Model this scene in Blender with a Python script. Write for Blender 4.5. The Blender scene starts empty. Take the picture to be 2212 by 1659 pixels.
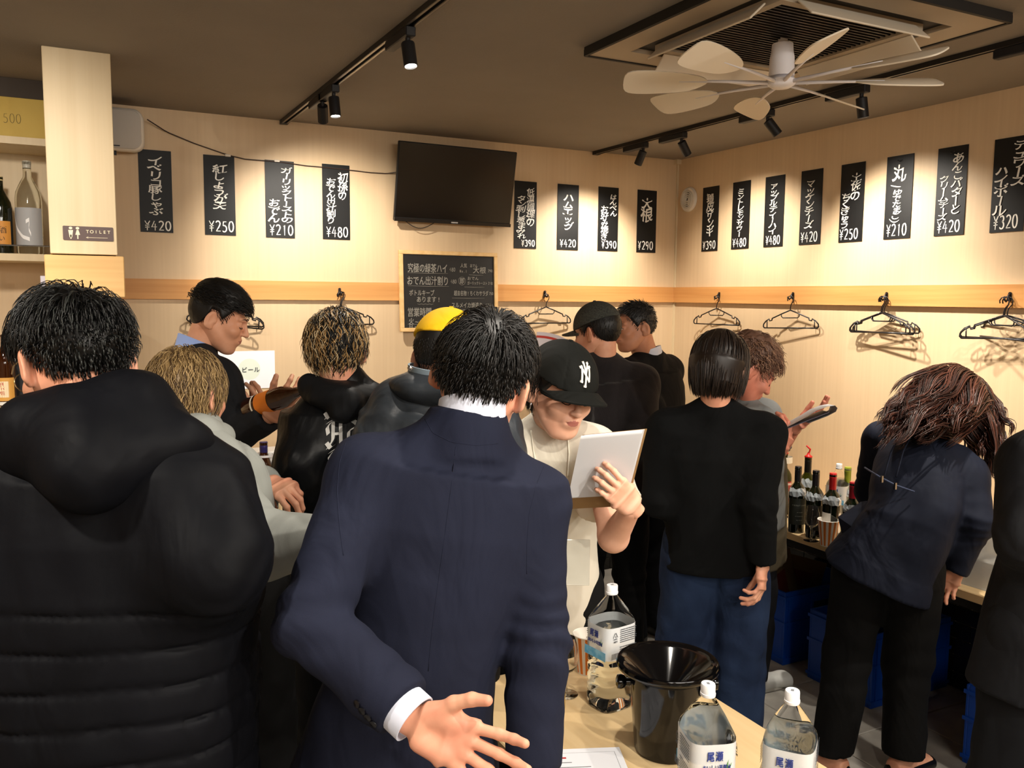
import bpy, math, random
import numpy as np
from mathutils import Vector, Matrix
from mathutils.bvhtree import BVHTree
random.seed(7); RNG = np.random.default_rng(11)
SC = bpy.context.scene; COL = SC.collection
PI = math.pi
# ---------------------------------------------------------------- camera
FPX, PITCH, ROLL, YAW = 1863.4, .1010, .0091, .4750
CAM = np.array([-3.543, -4.573, 1.757])
CF = np.array([math.sin(YAW)*math.cos(PITCH), math.cos(YAW)*math.cos(PITCH), -math.sin(PITCH)])
_R0 = np.array([math.cos(YAW), -math.sin(YAW), 0.]); _U0 = np.cross(_R0, CF)
CR = math.cos(ROLL)*_R0+math.sin(ROLL)*_U0; CU = -math.sin(ROLL)*_R0+math.cos(ROLL)*_U0
cd = bpy.data.cameras.new('camera'); cam = bpy.data.objects.new('camera', cd); COL.objects.link(cam)
cd.sensor_fit = 'HORIZONTAL'; cd.sensor_width = 36; cd.lens = 36*FPX/2212; cd.clip_start = .05
cam.matrix_world = Matrix([[CR[i], CU[i], -CF[i], CAM[i]] for i in range(3)]+[[0, 0, 0, 1]])
SC.camera = cam
# ---------------------------------------------------------------- world + exposure
wd = bpy.data.worlds.new('world'); SC.world = wd; wd.use_nodes = True
wd.node_tree.nodes['Background'].inputs[0].default_value = (1, .86, .68, 1)
wd.node_tree.nodes['Background'].inputs[1].default_value = .15
SC.view_settings.view_transform = 'Standard'; SC.view_settings.look = 'None'
SC.view_settings.gamma = 1; SC.view_settings.use_curve_mapping = False
SC.view_settings.exposure = 0.0
try:
    SC.cycles.max_bounces = 8; SC.cycles.transparent_max_bounces = 16; SC.cycles.sample_clamp_indirect = 6
except Exception: pass
LIGHT_COL = (1.0, .915, .80)
CEIL = 2.642
# a pixel turned into a point, at a depth or on a real plane
def ray(px, py): return CF+CR*(px-1106)/FPX-CU*(py-829.5)/FPX
def P(px, py, D): return CAM+D*ray(px, py)
def ZP(px, py, z): d = ray(px, py); return CAM+d*(z-CAM[2])/d[2]
def XP(px, py, x): d = ray(px, py); return CAM+d*(x-CAM[0])/d[0]
def YP(px, py, y): d = ray(px, py); return CAM+d*(y-CAM[1])/d[1]
# ---------------------------------------------------------------- materials
MATS = {}
def lin(c):
    if isinstance(c, str): c = [int(c[i:i+2], 16)/255 for i in (0, 2, 4)]
    return tuple((x/12.92 if x <= .04045 else ((x+.055)/1.055)**2.4) for x in c)+(1,)
def mat(name, col, rough=.6, metal=0, spec=.5, bump=None, vary=None, trans=0, ior=1.45, sheen=0, sss=0, emit=None, coat=0, alpha=None, folds=None):
    if name in MATS: return MATS[name]
    m = bpy.data.materials.new(name); m.use_nodes = True; nt = m.node_tree; N = nt.nodes; b = N['Principled BSDF']
    c = lin(col) if isinstance(col, str) else tuple(col)+(1,)
    b.inputs['Base Color'].default_value = c; b.inputs['Roughness'].default_value = rough
    b.inputs['Metallic'].default_value = metal; b.inputs['Specular IOR Level'].default_value = spec
    b.inputs['Transmission Weight'].default_value = trans; b.inputs['IOR'].default_value = ior
    b.inputs['Sheen Weight'].default_value = sheen; b.inputs['Coat Weight'].default_value = coat
    if sss: b.inputs['Subsurface Weight'].default_value = sss; b.inputs['Subsurface Radius'].default_value = (.012, .004, .002); b.inputs['Subsurface Scale'].default_value = 1
    if alpha is not None: b.inputs['Alpha'].default_value = alpha
    if emit: b.inputs['Emission Color'].default_value = tuple(emit[0])+(1,); b.inputs['Emission Strength'].default_value = emit[1]
    tc = N.new('ShaderNodeTexCoord')
    if vary:   # (scale xyz, second colour, detail)
        mp = N.new('ShaderNodeMapping'); mp.inputs['Scale'].default_value = vary[0]; nt.links.new(tc.outputs['Object'], mp.inputs[0])
        n = N.new('ShaderNodeTexNoise'); n.inputs['Scale'].default_value = 1; n.inputs['Detail'].default_value = vary[2] if len(vary) > 2 else 4
        nt.links.new(mp.outputs[0], n.inputs['Vector'])
        r = N.new('ShaderNodeValToRGB'); r.color_ramp.elements[0].position = .32; r.color_ramp.elements[1].position = .7
        r.color_ramp.elements[0].color = c; r.color_ramp.elements[1].color = lin(vary[1])
        nt.links.new(n.outputs['Fac'], r.inputs[0]); nt.links.new(r.outputs[0], b.inputs['Base Color'])
    if bump:   # (scale, strength, distance[, xyz stretch])
        mp = N.new('ShaderNodeMapping'); s = bump[3] if len(bump) > 3 else (1, 1, 1)
        mp.inputs['Scale'].default_value = s; nt.links.new(tc.outputs['Object'], mp.inputs[0])
        n = N.new('ShaderNodeTexNoise'); n.inputs['Scale'].default_value = bump[0]; n.inputs['Detail'].default_value = 3
        nt.links.new(mp.outputs[0], n.inputs['Vector'])
        bp = N.new('ShaderNodeBump'); bp.inputs['Strength'].default_value = bump[1]; bp.inputs['Distance'].default_value = bump[2]
        nt.links.new(n.outputs['Fac'], bp.inputs['Height']); nt.links.new(bp.outputs[0], b.inputs['Normal'])
    if folds:  # (scale, strength, distance): soft wrinkles under the fine weave
        n = N.new('ShaderNodeTexNoise'); n.inputs['Scale'].default_value = folds[0]; n.inputs['Detail'].default_value = 2.5; n.inputs['Distortion'].default_value = 1.4
        mp = N.new('ShaderNodeMapping'); mp.inputs['Scale'].default_value = (1, 1, .6); nt.links.new(tc.outputs['Object'], mp.inputs[0]); nt.links.new(mp.outputs[0], n.inputs['Vector'])
        b2 = N.new('ShaderNodeBump'); b2.inputs['Strength'].default_value = folds[1]; b2.inputs['Distance'].default_value = folds[2]; nt.links.new(n.outputs['Fac'], b2.inputs['Height'])
        if bump: nt.links.new(b2.outputs[0], bp.inputs['Normal'])
        else: nt.links.new(b2.outputs[0], b.inputs['Normal'])
    MATS[name] = m; return m
def wood_panel(name, c1, c2, axis_seam=None, sc=(55, 55, 1.1), seam=.62, amt=.05):
    """pale printed wood: long vertical grain, broad tone bands, each board a little different"""
    m = bpy.data.materials.new(name); m.use_nodes = True; nt = m.node_tree; N = nt.nodes; L = nt.links; b = N['Principled BSDF']
    b.inputs['Roughness'].default_value = .5; b.inputs['Specular IOR Level'].default_value = .35
    tc = N.new('ShaderNodeTexCoord')
    def noise(scale, det):
        mp = N.new('ShaderNodeMapping'); mp.inputs['Scale'].default_value = scale; L.new(tc.outputs['Object'], mp.inputs[0])
        n = N.new('ShaderNodeTexNoise'); n.inputs['Scale'].default_value = 1; n.inputs['Detail'].default_value = det; L.new(mp.outputs[0], n.inputs['Vector']); return n.outputs['Fac']
    f = noise(sc, 5); g = noise((sc[0]*.13, sc[1]*.13, sc[2]*.35), 2)
    a = N.new('ShaderNodeMath'); a.operation = 'MULTIPLY_ADD'; a.inputs[1].default_value = .55; L.new(f, a.inputs[0])
    a2 = N.new('ShaderNodeMath'); a2.operation = 'MULTIPLY'; a2.inputs[1].default_value = .5; L.new(g, a2.inputs[0]); L.new(a2.outputs[0], a.inputs[2])
    last = a.outputs[0]
    if axis_seam is not None:
        sx = N.new('ShaderNodeSeparateXYZ'); L.new(tc.outputs['Object'], sx.inputs[0])
        d = N.new('ShaderNodeMath'); d.operation = 'MULTIPLY'; d.inputs[1].default_value = 1/seam; L.new(sx.outputs[axis_seam], d.inputs[0])
        fl = N.new('ShaderNodeMath'); fl.operation = 'FLOOR'; L.new(d.outputs[0], fl.inputs[0])
        wn = N.new('ShaderNodeTexWhiteNoise'); wn.noise_dimensions = '1D'; L.new(fl.outputs[0], wn.inputs['W'])
        k = N.new('ShaderNodeMath'); k.operation = 'MULTIPLY_ADD'; k.inputs[1].default_value = .22; L.new(wn.outputs['Value'], k.inputs[0]); L.new(last, k.inputs[2]); last = k.outputs[0]
    r = N.new('ShaderNodeValToRGB'); r.color_ramp.elements[0].position = .35; r.color_ramp.elements[1].position = .85
    r.color_ramp.elements[0].color = lin(c1); r.color_ramp.elements[1].color = lin(c2)
    L.new(last, r.inputs[0]); L.new(r.outputs[0], b.inputs['Base Color'])
    bp = N.new('ShaderNodeBump'); bp.inputs['Strength'].default_value = amt; bp.inputs['Distance'].default_value = .002; L.new(f, bp.inputs['Height']); L.new(bp.outputs[0], b.inputs['Normal'])
    MATS[name] = m; return m
# ---------------------------------------------------------------- mesh builder
class MB:
    def __init__(s): s.v = []; s.f = []; s.m = []; s.n = 0
    def add(s, v, f, mi=0):
        v = np.asarray(v, float).reshape(-1, 3); s.v.append(v)
        for q in f: s.f.append([i+s.n for i in q]); s.m.append(mi)
        s.n += len(v); return s
    def box(s, lo, hi, mi=0, rz=0, c=None, bev=0):
        lo, hi = np.asarray(lo, float), np.asarray(hi, float); lo, hi2 = np.minimum(lo, hi), np.maximum(lo, hi); hi = hi2
        if bev and (hi2-lo).min() > 2*bev:
            v = []
            for z, e in ((lo[2], bev), (lo[2]+bev, 0), (hi2[2]-bev, 0), (hi2[2], bev)):
                x0, x1, y0, y1 = lo[0]+e, hi2[0]-e, lo[1]+e, hi2[1]-e; b = bev if e == 0 else bev*.6
                v += [(x0+b, y0, z), (x1-b, y0, z), (x1, y0+b, z), (x1, y1-b, z), (x1-b, y1, z), (x0+b, y1, z), (x0, y1-b, z), (x0, y0+b, z)]
            f = [list(range(7, -1, -1)), list(range(24, 32))]
            for k in range(3):
                for i in range(8): j = (i+1) % 8; f.append([k*8+i, k*8+j, k*8+8+j, k*8+8+i])
        else:
            v = [(x, y, z) for z in (lo[2], hi2[2]) for y in (lo[1], hi2[1]) for x in (lo[0], hi2[0])]
            f = [[0, 2, 3, 1], [4, 5, 7, 6], [0, 1, 5, 4], [2, 6, 7, 3], [0, 4, 6, 2], [1, 3, 7, 5]]
        v = np.array(v)
        if rz:
            c = np.asarray(c if c is not None else (lo+hi2)/2, float); ca, sa = math.cos(rz), math.sin(rz)
            d = v-c; v = np.stack([c[0]+d[:, 0]*ca-d[:, 1]*sa, c[1]+d[:, 0]*sa+d[:, 1]*ca, v[:, 2]], 1)
        return s.add(v, f, mi)
    def lathe(s, prof, n=24, mi=0, c=(0, 0, 0), fn=None, cap=True):
        """prof = [(r,z)...]; fn(theta)->radius factor"""
        th = np.arange(n)*2*PI/n; k = np.array([fn(t) for t in th]) if fn else np.ones(n)
        v = [(c[0]+r*kk*math.cos(t), c[1]+r*kk*math.sin(t), c[2]+z) for r, z in prof for t, kk in zip(th, k)]
        f = []
        for a in range(len(prof)-1):
            for i in range(n): j = (i+1) % n; f.append([a*n+i, a*n+j, a*n+n+j, a*n+n+i])
        if cap: f.append(list(range(n-1, -1, -1))); f.append([(len(prof)-1)*n+i for i in range(n)])
        return s.add(v, f, mi)
    def tube(s, pts, r, n=8, mi=0, cap=True, flat=1., up=None, closed=False):
        pts = np.asarray(pts, float); m = len(pts); r = np.broadcast_to(np.asarray(r, float), (m,))
        T = np.gradient(pts, axis=0) if not closed else np.roll(pts, -1, 0)-np.roll(pts, 1, 0)
        T /= np.linalg.norm(T, axis=1)[:, None]+1e-12
        u = np.asarray(up, float) if up is not None else (np.array([0, 0, 1.]) if abs(T[0][2]) < .9 else np.array([1., 0, 0]))
        v = []; th = np.arange(n)*2*PI/n
        for i in range(m):
            u = u-T[i]*(u@T[i]); u /= np.linalg.norm(u)+1e-12; w = np.cross(T[i], u)
            v += [pts[i]+r[i]*(math.cos(t)*w+flat*math.sin(t)*u) for t in th]
        f = []; mm = m if closed else m-1
        for a in range(mm):
            b = (a+1) % m
            for i in range(n): j = (i+1) % n; f.append([a*n+i, a*n+j, b*n+j, b*n+i])
        if cap and not closed: f.append(list(range(n-1, -1, -1))); f.append([(m-1)*n+i for i in range(n)])
        return s.add(v, f, mi)
    def xf(s, M):
        M = np.array(M); s.v = [v@M[:3, :3].T+M[:3, 3] for v in s.v]; return s
    def build(s, name, mats, parent=None, smooth=False, auto=None):
        return mesh_obj(name, np.concatenate(s.v) if s.v else np.zeros((0, 3)), s.f, mats, parent, s.m, smooth, auto)
def mesh_obj(name, v, f, mats, parent=None, mi=None, smooth=False, auto=None):
    me = bpy.data.meshes.new(name)
    if isinstance(f, np.ndarray):
        nf, k = f.shape
        me.vertices.add(len(v)); me.vertices.foreach_set('co', np.asarray(v, np.float32).ravel())
        me.loops.add(nf*k); me.loops.foreach_set('vertex_index', f.astype(np.int32).ravel())
        me.polygons.add(nf); me.polygons.foreach_set('loop_start', np.arange(0, nf*k, k, dtype=np.int32))
        me.update(calc_edges=True)
    else: me.from_pydata(np.asarray(v).tolist(), [], f)
    for m in (mats if isinstance(mats, (list, tuple)) else [mats]): me.materials.append(m)
    if mi is not None and len(mi) and max(mi) > 0: me.polygons.foreach_set('material_index', np.asarray(mi, np.int32))
    if smooth: me.polygons.foreach_set('use_smooth', np.ones(len(me.polygons), bool))
    if auto and smooth:
        me.update()
        try: me.set_sharp_from_angle(angle=math.radians(auto))
        except Exception: pass
    me.update(); o = bpy.data.objects.new(name, me); COL.objects.link(o)
    if parent is not None: adopt(o, parent)
    return o
def adopt(o, parent):
    o.parent = parent; o.matrix_parent_inverse = parent_mat(parent).inverted()
def parent_mat(p):
    m = Matrix.LocRotScale(p.location, p.rotation_euler, p.scale)
    return (parent_mat(p.parent) @ p.matrix_parent_inverse @ m) if p.parent else m
def thing(name, label, cat, loc=(0, 0, 0), rz=0, group=None):
    o = bpy.data.objects.new(name, None); COL.objects.link(o); o.empty_display_size = .05
    o.location = loc; o.rotation_euler = (0, 0, rz); o['label'] = label; o['category'] = cat
    if group: o['group'] = group
    return o
def tag(o, label, cat, group=None, kind=None):
    o['label'] = label; o['category'] = cat
    if group: o['group'] = group
    if kind: o['kind'] = kind
    return o
def struct(o): o['kind'] = 'structure'; return o
def copy_tree(o, parent=None):
    c = o.copy(); COL.objects.link(c)
    if parent is not None: c.parent = parent
    for ch in list(o.children): copy_tree(ch, c)
    return c
def T4(R=None, t=(0, 0, 0)):
    M = np.eye(4)
    if R is not None: M[:3, :3] = R
    M[:3, 3] = t; return M
def rotm(ax, a):
    ax = np.asarray(ax, float); ax = ax/np.linalg.norm(ax); x, y, z = ax; c, s = math.cos(a), math.sin(a); C = 1-c
    return np.array([[x*x*C+c, x*y*C-z*s, x*z*C+y*s], [y*x*C+z*s, y*y*C+c, y*z*C-x*s], [z*x*C-y*s, z*y*C+x*s, z*z*C+c]])
def unit(v): v = np.asarray(v, float); return v/(np.linalg.norm(v)+1e-12)
# ---------------------------------------------------------------- writing
def build_glyphs(chars):
    objs = []
    for ch in chars:
        cu = bpy.data.curves.new('g', 'FONT'); cu.body = ch; cu.size = 1; cu.resolution_u = 3
        cu.align_x = 'CENTER'; o = bpy.data.objects.new('g', cu); COL.objects.link(o); objs.append((ch, o))
    bpy.context.view_layer.update(); dg = bpy.context.evaluated_depsgraph_get()
    for ch, o in objs:
        m = bpy.data.meshes.new_from_object(o.evaluated_get(dg))
        v = np.array([x.co[:] for x in m.vertices]).reshape(-1, 3); f = [list(p.vertices) for p in m.polygons]
        GL[ch] = (v[:, :2]-np.array([0, .38]), f) if len(v) else None
        cu = o.data; bpy.data.objects.remove(o); bpy.data.curves.remove(cu); bpy.data.meshes.remove(m)
GL = {}
def glyph(mb, ch, x, y, w, h, bold=.03, rot=0, smile=.0, shear=0., z=0., mi=0):
    """put a glyph in the builder's local xy plane (z is out of the board)"""
    g = GL.get(ch)
    if not g: return
    v, f = g; v = v.copy()
    if rot: v = np.stack([v[:, 1], -v[:, 0]], 1)
    offs = [(0, 0)]+([(bold*math.cos(a), bold*math.sin(a)) for a in np.arange(4)*PI/2+.6] if bold else [])
    for k, (ox, oy) in enumerate(offs):
        u = v+np.array([ox, oy]); yy = u[:, 1]+smile*u[:, 0]**2*4; xx = u[:, 0]+shear*u[:, 1]
        mb.add(np.stack([x+xx*w, y+yy*h, np.full(len(u), z+k*.0004)], 1), f, mi)
def ribbon(mb, pts, w, z=0., mi=0, taper=True):
    pts = np.asarray(pts, float); d = np.gradient(pts, axis=0); d /= np.linalg.norm(d, axis=1)[:, None]+1e-9
    n = np.stack([-d[:, 1], d[:, 0]], 1); m = len(pts)
    ww = np.full(m, w/2)
    if taper: ww[0] *= .6; ww[-1] *= .5
    L = pts+n*ww[:, None]; Rr = pts-n*ww[:, None]
    v = np.concatenate([np.c_[L, np.full(m, z)], np.c_[Rr, np.full(m, z)]])
    mb.add(v, [[i, m+i, m+i+1, i+1] for i in range(m-1)], mi)
def arc(cx, cy, rx, ry, a0, a1, n=10): return [(cx+rx*math.cos(math.radians(a)), cy+ry*math.sin(math.radians(a))) for a in np.linspace(a0, a1, n)]
DIG = {'0': [arc(.4, .7, .33, .62, 100, 455, 16)],
 '1': [[(.25, 1.15), (.42, 1.3), (.42, .05)]],
 '2': [arc(.38, 1.0, .3, .3, 160, -20, 9)+[(.5, .6), (.1, .08)], [(.08, .1), (.75, .12)]],
 '3': [arc(.35, 1.0, .28, .28, 150, -90, 9), arc(.35, .4, .33, .35, 85, -150, 9)],
 '4': [[(.42, 1.3), (.05, .5), (.75, .52)], [(.52, .95), (.5, .02)]],
 '5': [[(.65, 1.25), (.22, 1.23), (.15, .75)], arc(.33, .42, .34, .38, 115, -140, 10)],
 '8': [arc(.4, 1.0, .24, .28, 90, 450, 12), arc(.4, .37, .31, .35, 90, 450, 12)],
 '9': [arc(.36, .95, .27, .32, 20, 380, 12), [(.63, 1.0), (.6, .5), (.45, .05)]],
 '¥': [[(.08, 1.3), (.4, .75)], [(.75, 1.3), (.4, .75), (.38, 0)], [(.1, .68), (.7, .72)], [(.1, .42), (.7, .46)]],
 'B': [[(.12, 0), (.12, 1.3), (.55, 1.2), (.6, .9), (.15, .7), (.65, .6), (.7, .2), (.12, 0)]]}
def digits(mb, txt, x0, y0, w, h, pen, z=0., mi=0):
    n = len(txt); cw = w/n
    for i, c in enumerate(txt):
        for st in DIG.get(c, []):
            ribbon(mb, [(x0+cw*(i+px*1.05), y0+h*py/1.32) for px, py in st], pen, z+.0001*(i % 2), mi)
# ================================================================ LIGHTS & SHELL
TRX1, TRX2 = -2.525, -.64
M_black = mat('black_powder_coat', '17171a', .5)
M_wallA = wood_panel('pale_wood_back', 'c9ae8b', 'd6bd99', 0, seam=.9)
M_wallB = wood_panel('pale_wood_right', 'c9ae8b', 'd6bd99', 1, seam=.9)
M_pillar = wood_panel('pale_wood_pillar', 'cbb691', 'd8c6a4', None)
M_rail = wood_panel('rail_wood', 'bd8348', 'd6a163', None, sc=(2, 2, 60), amt=.1)
M_ceil = mat('ceiling_paper', '7f776e', .9, bump=(180, .35, .003), vary=((2, 2, 2), '857d74'))
M_top = wood_panel('tabletop_wood', 'cdaf80', 'e2c99c', None, sc=(40, 2.2, 40))
M_tile = mat('black_glazed_tile', '14120f', .22, bump=(6, .2, .004), vary=((4, 4, 4), '1e1a15'))
M_grout = mat('pale_grout', 'b9b3a6', .9)
M_floor = mat('grey_stone_tile', '85817a', .55, bump=(14, .25, .003), vary=((7, 7, 7), 'a5a097', 8))
M_fgrout = mat('floor_grout', '3b3936', .9)
def wall(name, lo, hi, m):
    return struct(MB().box(lo, hi).build(name, m))
ceiling = wall('ceiling', (-5.4, -7.2, CEIL), (.1, .1, CEIL+.1), M_ceil)
wall_back = wall('wall_back', (-5.4, 0, -.02), (.1, .1, CEIL), M_wallA)
wall_right = wall('wall_right', (0, -7.2, -.02), (.1, 0, CEIL), M_wallB)
wall_left = wall('wall_left', (-5.5, -7.2, -.02), (-5.4, .1, CEIL), M_wallA)
wall_front = wall('wall_front', (-5.4, -7.3, -.02), (.1, -7.2, CEIL), M_wallA)
floor = wall('floor', (-5.4, -7.2, -.05), (.1, .1, -.008), M_fgrout)
ft = MB().box((0, 0, -.01), (.446, .446, 0), bev=.003); ft0 = None
for i in range(10):
    for j in range(11):
        if ft0 is None: ft0 = ft.build('floor_tile', M_floor, floor); t = ft0
        else: t = ft0.copy(); COL.objects.link(t)
        t.location = (-4.5+.45*i+.002, -4.95+.45*j+.002, random.uniform(-.0006, .0006))
struct(MB().box((-5.4, -7.2, -.0079), (.0, -4.95, -.001)).box((-5.4, -4.95, -.0079), (-4.5, 0, -.001)).build('trim_floor_edge', M_floor))
# black tiled dado under the counters
def dado(w, name, fx, n, rows):
    back = MB().box(*fx(0, 0, .008)[0:1]*1 if False else fx(0, n*.152, .0045, 0, rows*.077)).build('grout_bed', M_grout, w)
    t0 = None
    for r in range(rows):
        for c in range(n):
            u = c*.152+(r % 2)*.076
            if u+.149 > n*.152: continue
            lo, hi = fx(u+.0015, u+.1505, .012, r*.077+.0015, r*.077+.0755)
            if t0 is None:
                o0 = np.array(lo); t0 = MB().box((0, 0, 0), np.array(hi)-o0, bev=.0015).build('tile', M_tile, w); t0.location = Vector(o0); t = t0
            else: t = t0.copy(); COL.objects.link(t); t.location = Vector(lo)
dado(wall_right, 'r', lambda a, b, d, z0=0, z1=1: ((-d, -b, z0), (0, -a, z1)), 22, 9)
dado(wall_back, 'b', lambda a, b, d, z0=0, z1=1: ((-b-.013, -d, z0), (-a-.013, 0, z1)), 18, 9)
# coat rails
RZ0, RZ1 = 1.729, 1.827
struct(MB().box((-3.36, -.019, RZ0), (-.02, 0, RZ1)).build('trim_1', M_rail))
struct(MB().box((-.021, -7.0, RZ0), (0, 0, RZ1)).build('trim_2', M_rail))
struct(MB().box((-.012, -.012, 0.7), (0, 0, CEIL)).build('trim_3', M_pillar))
struct(MB().box((-.035, -.035, CEIL-.03), (0, 0, CEIL)).build('trim_4', M_pillar))
# boxed pillar with its broader collar
def pillar():
    g = struct(bpy.data.objects.new('wall_pillar', None)); COL.objects.link(g)
    MB().box((-3.592, -.937, 1.90), (-3.366, -.70, CEIL), bev=.002).build('pillar_board', M_pillar, g)
    MB().box((-3.592, -.937, 0), (-3.366, -.70, 1.74), bev=.002).build('pillar_board', M_pillar, g)
    MB().box((-3.612, -.955, 1.74), (-3.345, -.68, 1.895), bev=.003).build('pillar_collar', wood_panel('collar_wood', 'c79c62', 'd9b67c', None, sc=(2, 2, 45)), g)
pillar()
def spot(loc, target, e, ang=58, blend=.6, r=.02, parent=None, col=LIGHT_COL):
    l = bpy.data.lights.new('spot_beam', 'SPOT'); l.energy = e; l.spot_size = math.radians(ang); l.spot_blend = blend
    l.color = col; l.shadow_soft_size = r
    o = bpy.data.objects.new('spot_beam', l); COL.objects.link(o)
    o.location = Vector(loc); d = Vector(target)-Vector(loc); o.rotation_euler = d.to_track_quat('-Z', 'Y').to_euler()
    if parent is not None: adopt(o, parent)
    return o
M_lens = mat('lit_lamp_lens', 'ffffff', .4, emit=((1, .93, .82), 25))
M_trk = mat('black_track_metal', '1c1a18', .38)
M_groove = mat('track_conductor', '8a8074', .3, .8)
def track(x, y0, y1, label):
    t = thing('light_track', label, 'light track', (x, y0, CEIL))
    MB().box((x-.018, y1, CEIL-.019), (x-.006, y0, CEIL)).box((x+.006, y1, CEIL-.019), (x+.018, y0, CEIL)).box((x-.006, y1, CEIL-.006), (x+.006, y0, CEIL)).build('track_channel', M_trk, t)
    MB().box((x-.0155, y1, CEIL-.0198), (x-.0085, y0-.03, CEIL-.019)).box((x+.0085, y1, CEIL-.0198), (x+.0155, y0-.03, CEIL-.019)).build('conductor_strip', M_groove, t)
    MB().box((x-.019, y0-.035, CEIL-.021), (x+.019, y0, CEIL)).build('end_cap', M_trk, t)
track(TRX1, -.01, -7.0, 'black ceiling track on the left, running from above the hung screen towards the viewer')
track(TRX2, -.01, -7.0, 'black ceiling track on the right, running past the ceiling fan near the right wall')
def lamp(x, y, aim, label, e, ang=58, blend=1., group=None, body='17171a'):
    t = thing('track_spotlight', label, 'spotlight', (x, y, CEIL-.02), 0, group)
    m = mat('spot_black_'+body, body, .5)
    MB().box((x-.017, y-.06, CEIL-.052), (x+.017, y+.15, CEIL-.0205), bev=.003).build('track_adapter', m, t)
    MB().lathe([(.008, 0), (.008, -.022)], 12, c=(x, y-.03, CEIL-.05)).build('swivel', m, t)
    c = np.array([x, y-.03, CEIL-.068]); d = unit(np.array(aim, float)-c); q = Vector(d).to_track_quat('-Z', 'Y').to_matrix()
    M = T4(np.array(q), c)
    MB().lathe([(.006, .004), (.0215, 0), (.0225, -.004), (.0225, -.078), (.020, -.080), (.0195, -.074)], 24, cap=False).xf(M).build('lamp_housing', m, t, True, auto=40)
    MB().lathe([(.0, -.0745), (.0195, -.0745)], 24, cap=False).xf(M).build('lamp_lens', M_lens, t)
    spot(c+d*.085, aim, e, ang, blend, .018, t)
E0 = 102
# left track: two shine down, one is turned to the back wall
lamp(TRX1, -1.80, (-2.45, -2.3, .7), 'black spotlight on the left track nearest the viewer, shining straight down', E0*.75, 80)
lamp(TRX1, -.92, (-2.45, -1.2, .8), 'lit black spotlight on the left track, second from the screen wall', E0*.7, 70)
lamp(TRX1, -.74, (-2.30, -.02, 1.75), 'black spotlight on the left track turned to the back wall, its lens hidden', E0*.95, 105)
# right track
lamp(TRX2, -.48, (-.75, 0, 1.65), 'black spotlight at the far corner end of the right track, lens hidden', E0*.95, 105)
lamp(TRX2, -.82, (0, -.75, 1.75), 'black spotlight on the right track, second from the corner, tipped to the wall', E0*.8, 100)
lamp(TRX2, -1.45, (0, -1.75, 1.75), 'black spotlight on the right track angled sideways, just beyond the fan blades', E0*1.2, 90)
lamp(TRX2, -1.98, (-.25, -2.0, .8), 'lit black spotlight seen under the fan blades, pointing down at the bottles', E0*1.15, 80)
lamp(TRX2, -2.73, (-.3, -2.6, .8), 'lit black spotlight on the right track nearest the right edge of the picture', E0*1.0, 85)
# the same tracks go on behind the viewer
for k, (x, y, aim, e) in enumerate([(TRX1, -3.1, (-2.9, -3.0, .9), 0.5), (TRX1, -4.3, (-2.7, -3.2, 1.2), .8), (TRX1, -5.6, (-2.9, -3.4, 1.1), 1.0), (TRX2, -3.9, (-1.7, -2.9, .9), 1.0), (TRX2, -5.2, (-1.5, -3.0, 1.0), 1.0)]):
    lamp(x, y, aim, 'black spotlight on the %s track, number %s behind the viewer' % (('left', 'right')[x > -1], ('one', 'two', 'three')[k % 3]), E0*e, 90)
# unseen spots without fixtures, added over the open kitchen side at the left
for (x, y, e) in [(-4.2, -1.6, 1.0), (-4.3, -3.4, 1.1)]:
    spot((x, y, CEIL-.08), (x+.1, y+.35, 0.9), E0*e, 105, .8, .05)
spot((-3.85, -2.1, CEIL-.1), (-3.75, -.6, 1.7), E0*.9, 80, 1, .06)  # added spot with no visible source, brightens the shelf niche and pillar
# soft light of the rest of the lit room behind the viewer
al = bpy.data.lights.new('room_glow', 'AREA'); al.shape = 'RECTANGLE'; al.size = 3.6; al.size_y = 1.4; al.energy = 150; al.color = (1, .92, .82)
ao = bpy.data.objects.new('room_glow', al); COL.objects.link(ao); ao.location = (-2.8, -6.4, 2.45)
ao.rotation_euler = (math.radians(42), 0, 0)
# ================================================================ MENU SIGNS
SW, SH = .148, .3915
M_board = mat('chalk_black_board', '0a0b0c', .5, spec=.35, bump=(90, .1, .001)); M_ink = mat('white_marker', 'f0eee6', .6)
TXT = {'S1': 'イベリコ豚しゃぶ', 'S2': '紅しょうが天', 'x': 'ガーリックトーストのおでん初孫の出汁割り低温調理のタン刺し葱まみれハムエッグはんぺんお好み焼き大根鶏皮ザンギミントレモンサワーアップルティーハイマッケンチーズ土佐のちくきゅう丸(ゆでたまご)あんこバターとクリームチーズデュワーズハイボール',
 'b': '究極の緑茶ハイ人気おでん大根即ガーリックトースト超去名物!ちくわサラダスルメイカ焼造り卵黄ポン営業時間火~土日祝あります・ボトルキープNo.1ビールTOILET尾瀬のおいしい天然水黒伊佐PETVEDICTUIRMAHNsEeO飲酒PR'}
build_glyphs(sorted(set(''.join(TXT.values()))))
ROT = set('ー()~')
def column(mb, txt, xc, y0, y1, w, jit=.12, z=.0032):
    n = len(txt); ch = (y1-y0)/n
    for i, c in enumerate(txt):
        y = y0+ch*(i+.5); k = random.uniform(.92, 1.12)
        glyph(mb, c, xc*SW+random.uniform(-jit, jit)*w*.4, SH*(1-y), w*k, ch*SH*1.2*k, .017, c in ROT, random.uniform(.14, .3), random.uniform(.02, .16), z+i*.0003, 0)
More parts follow.
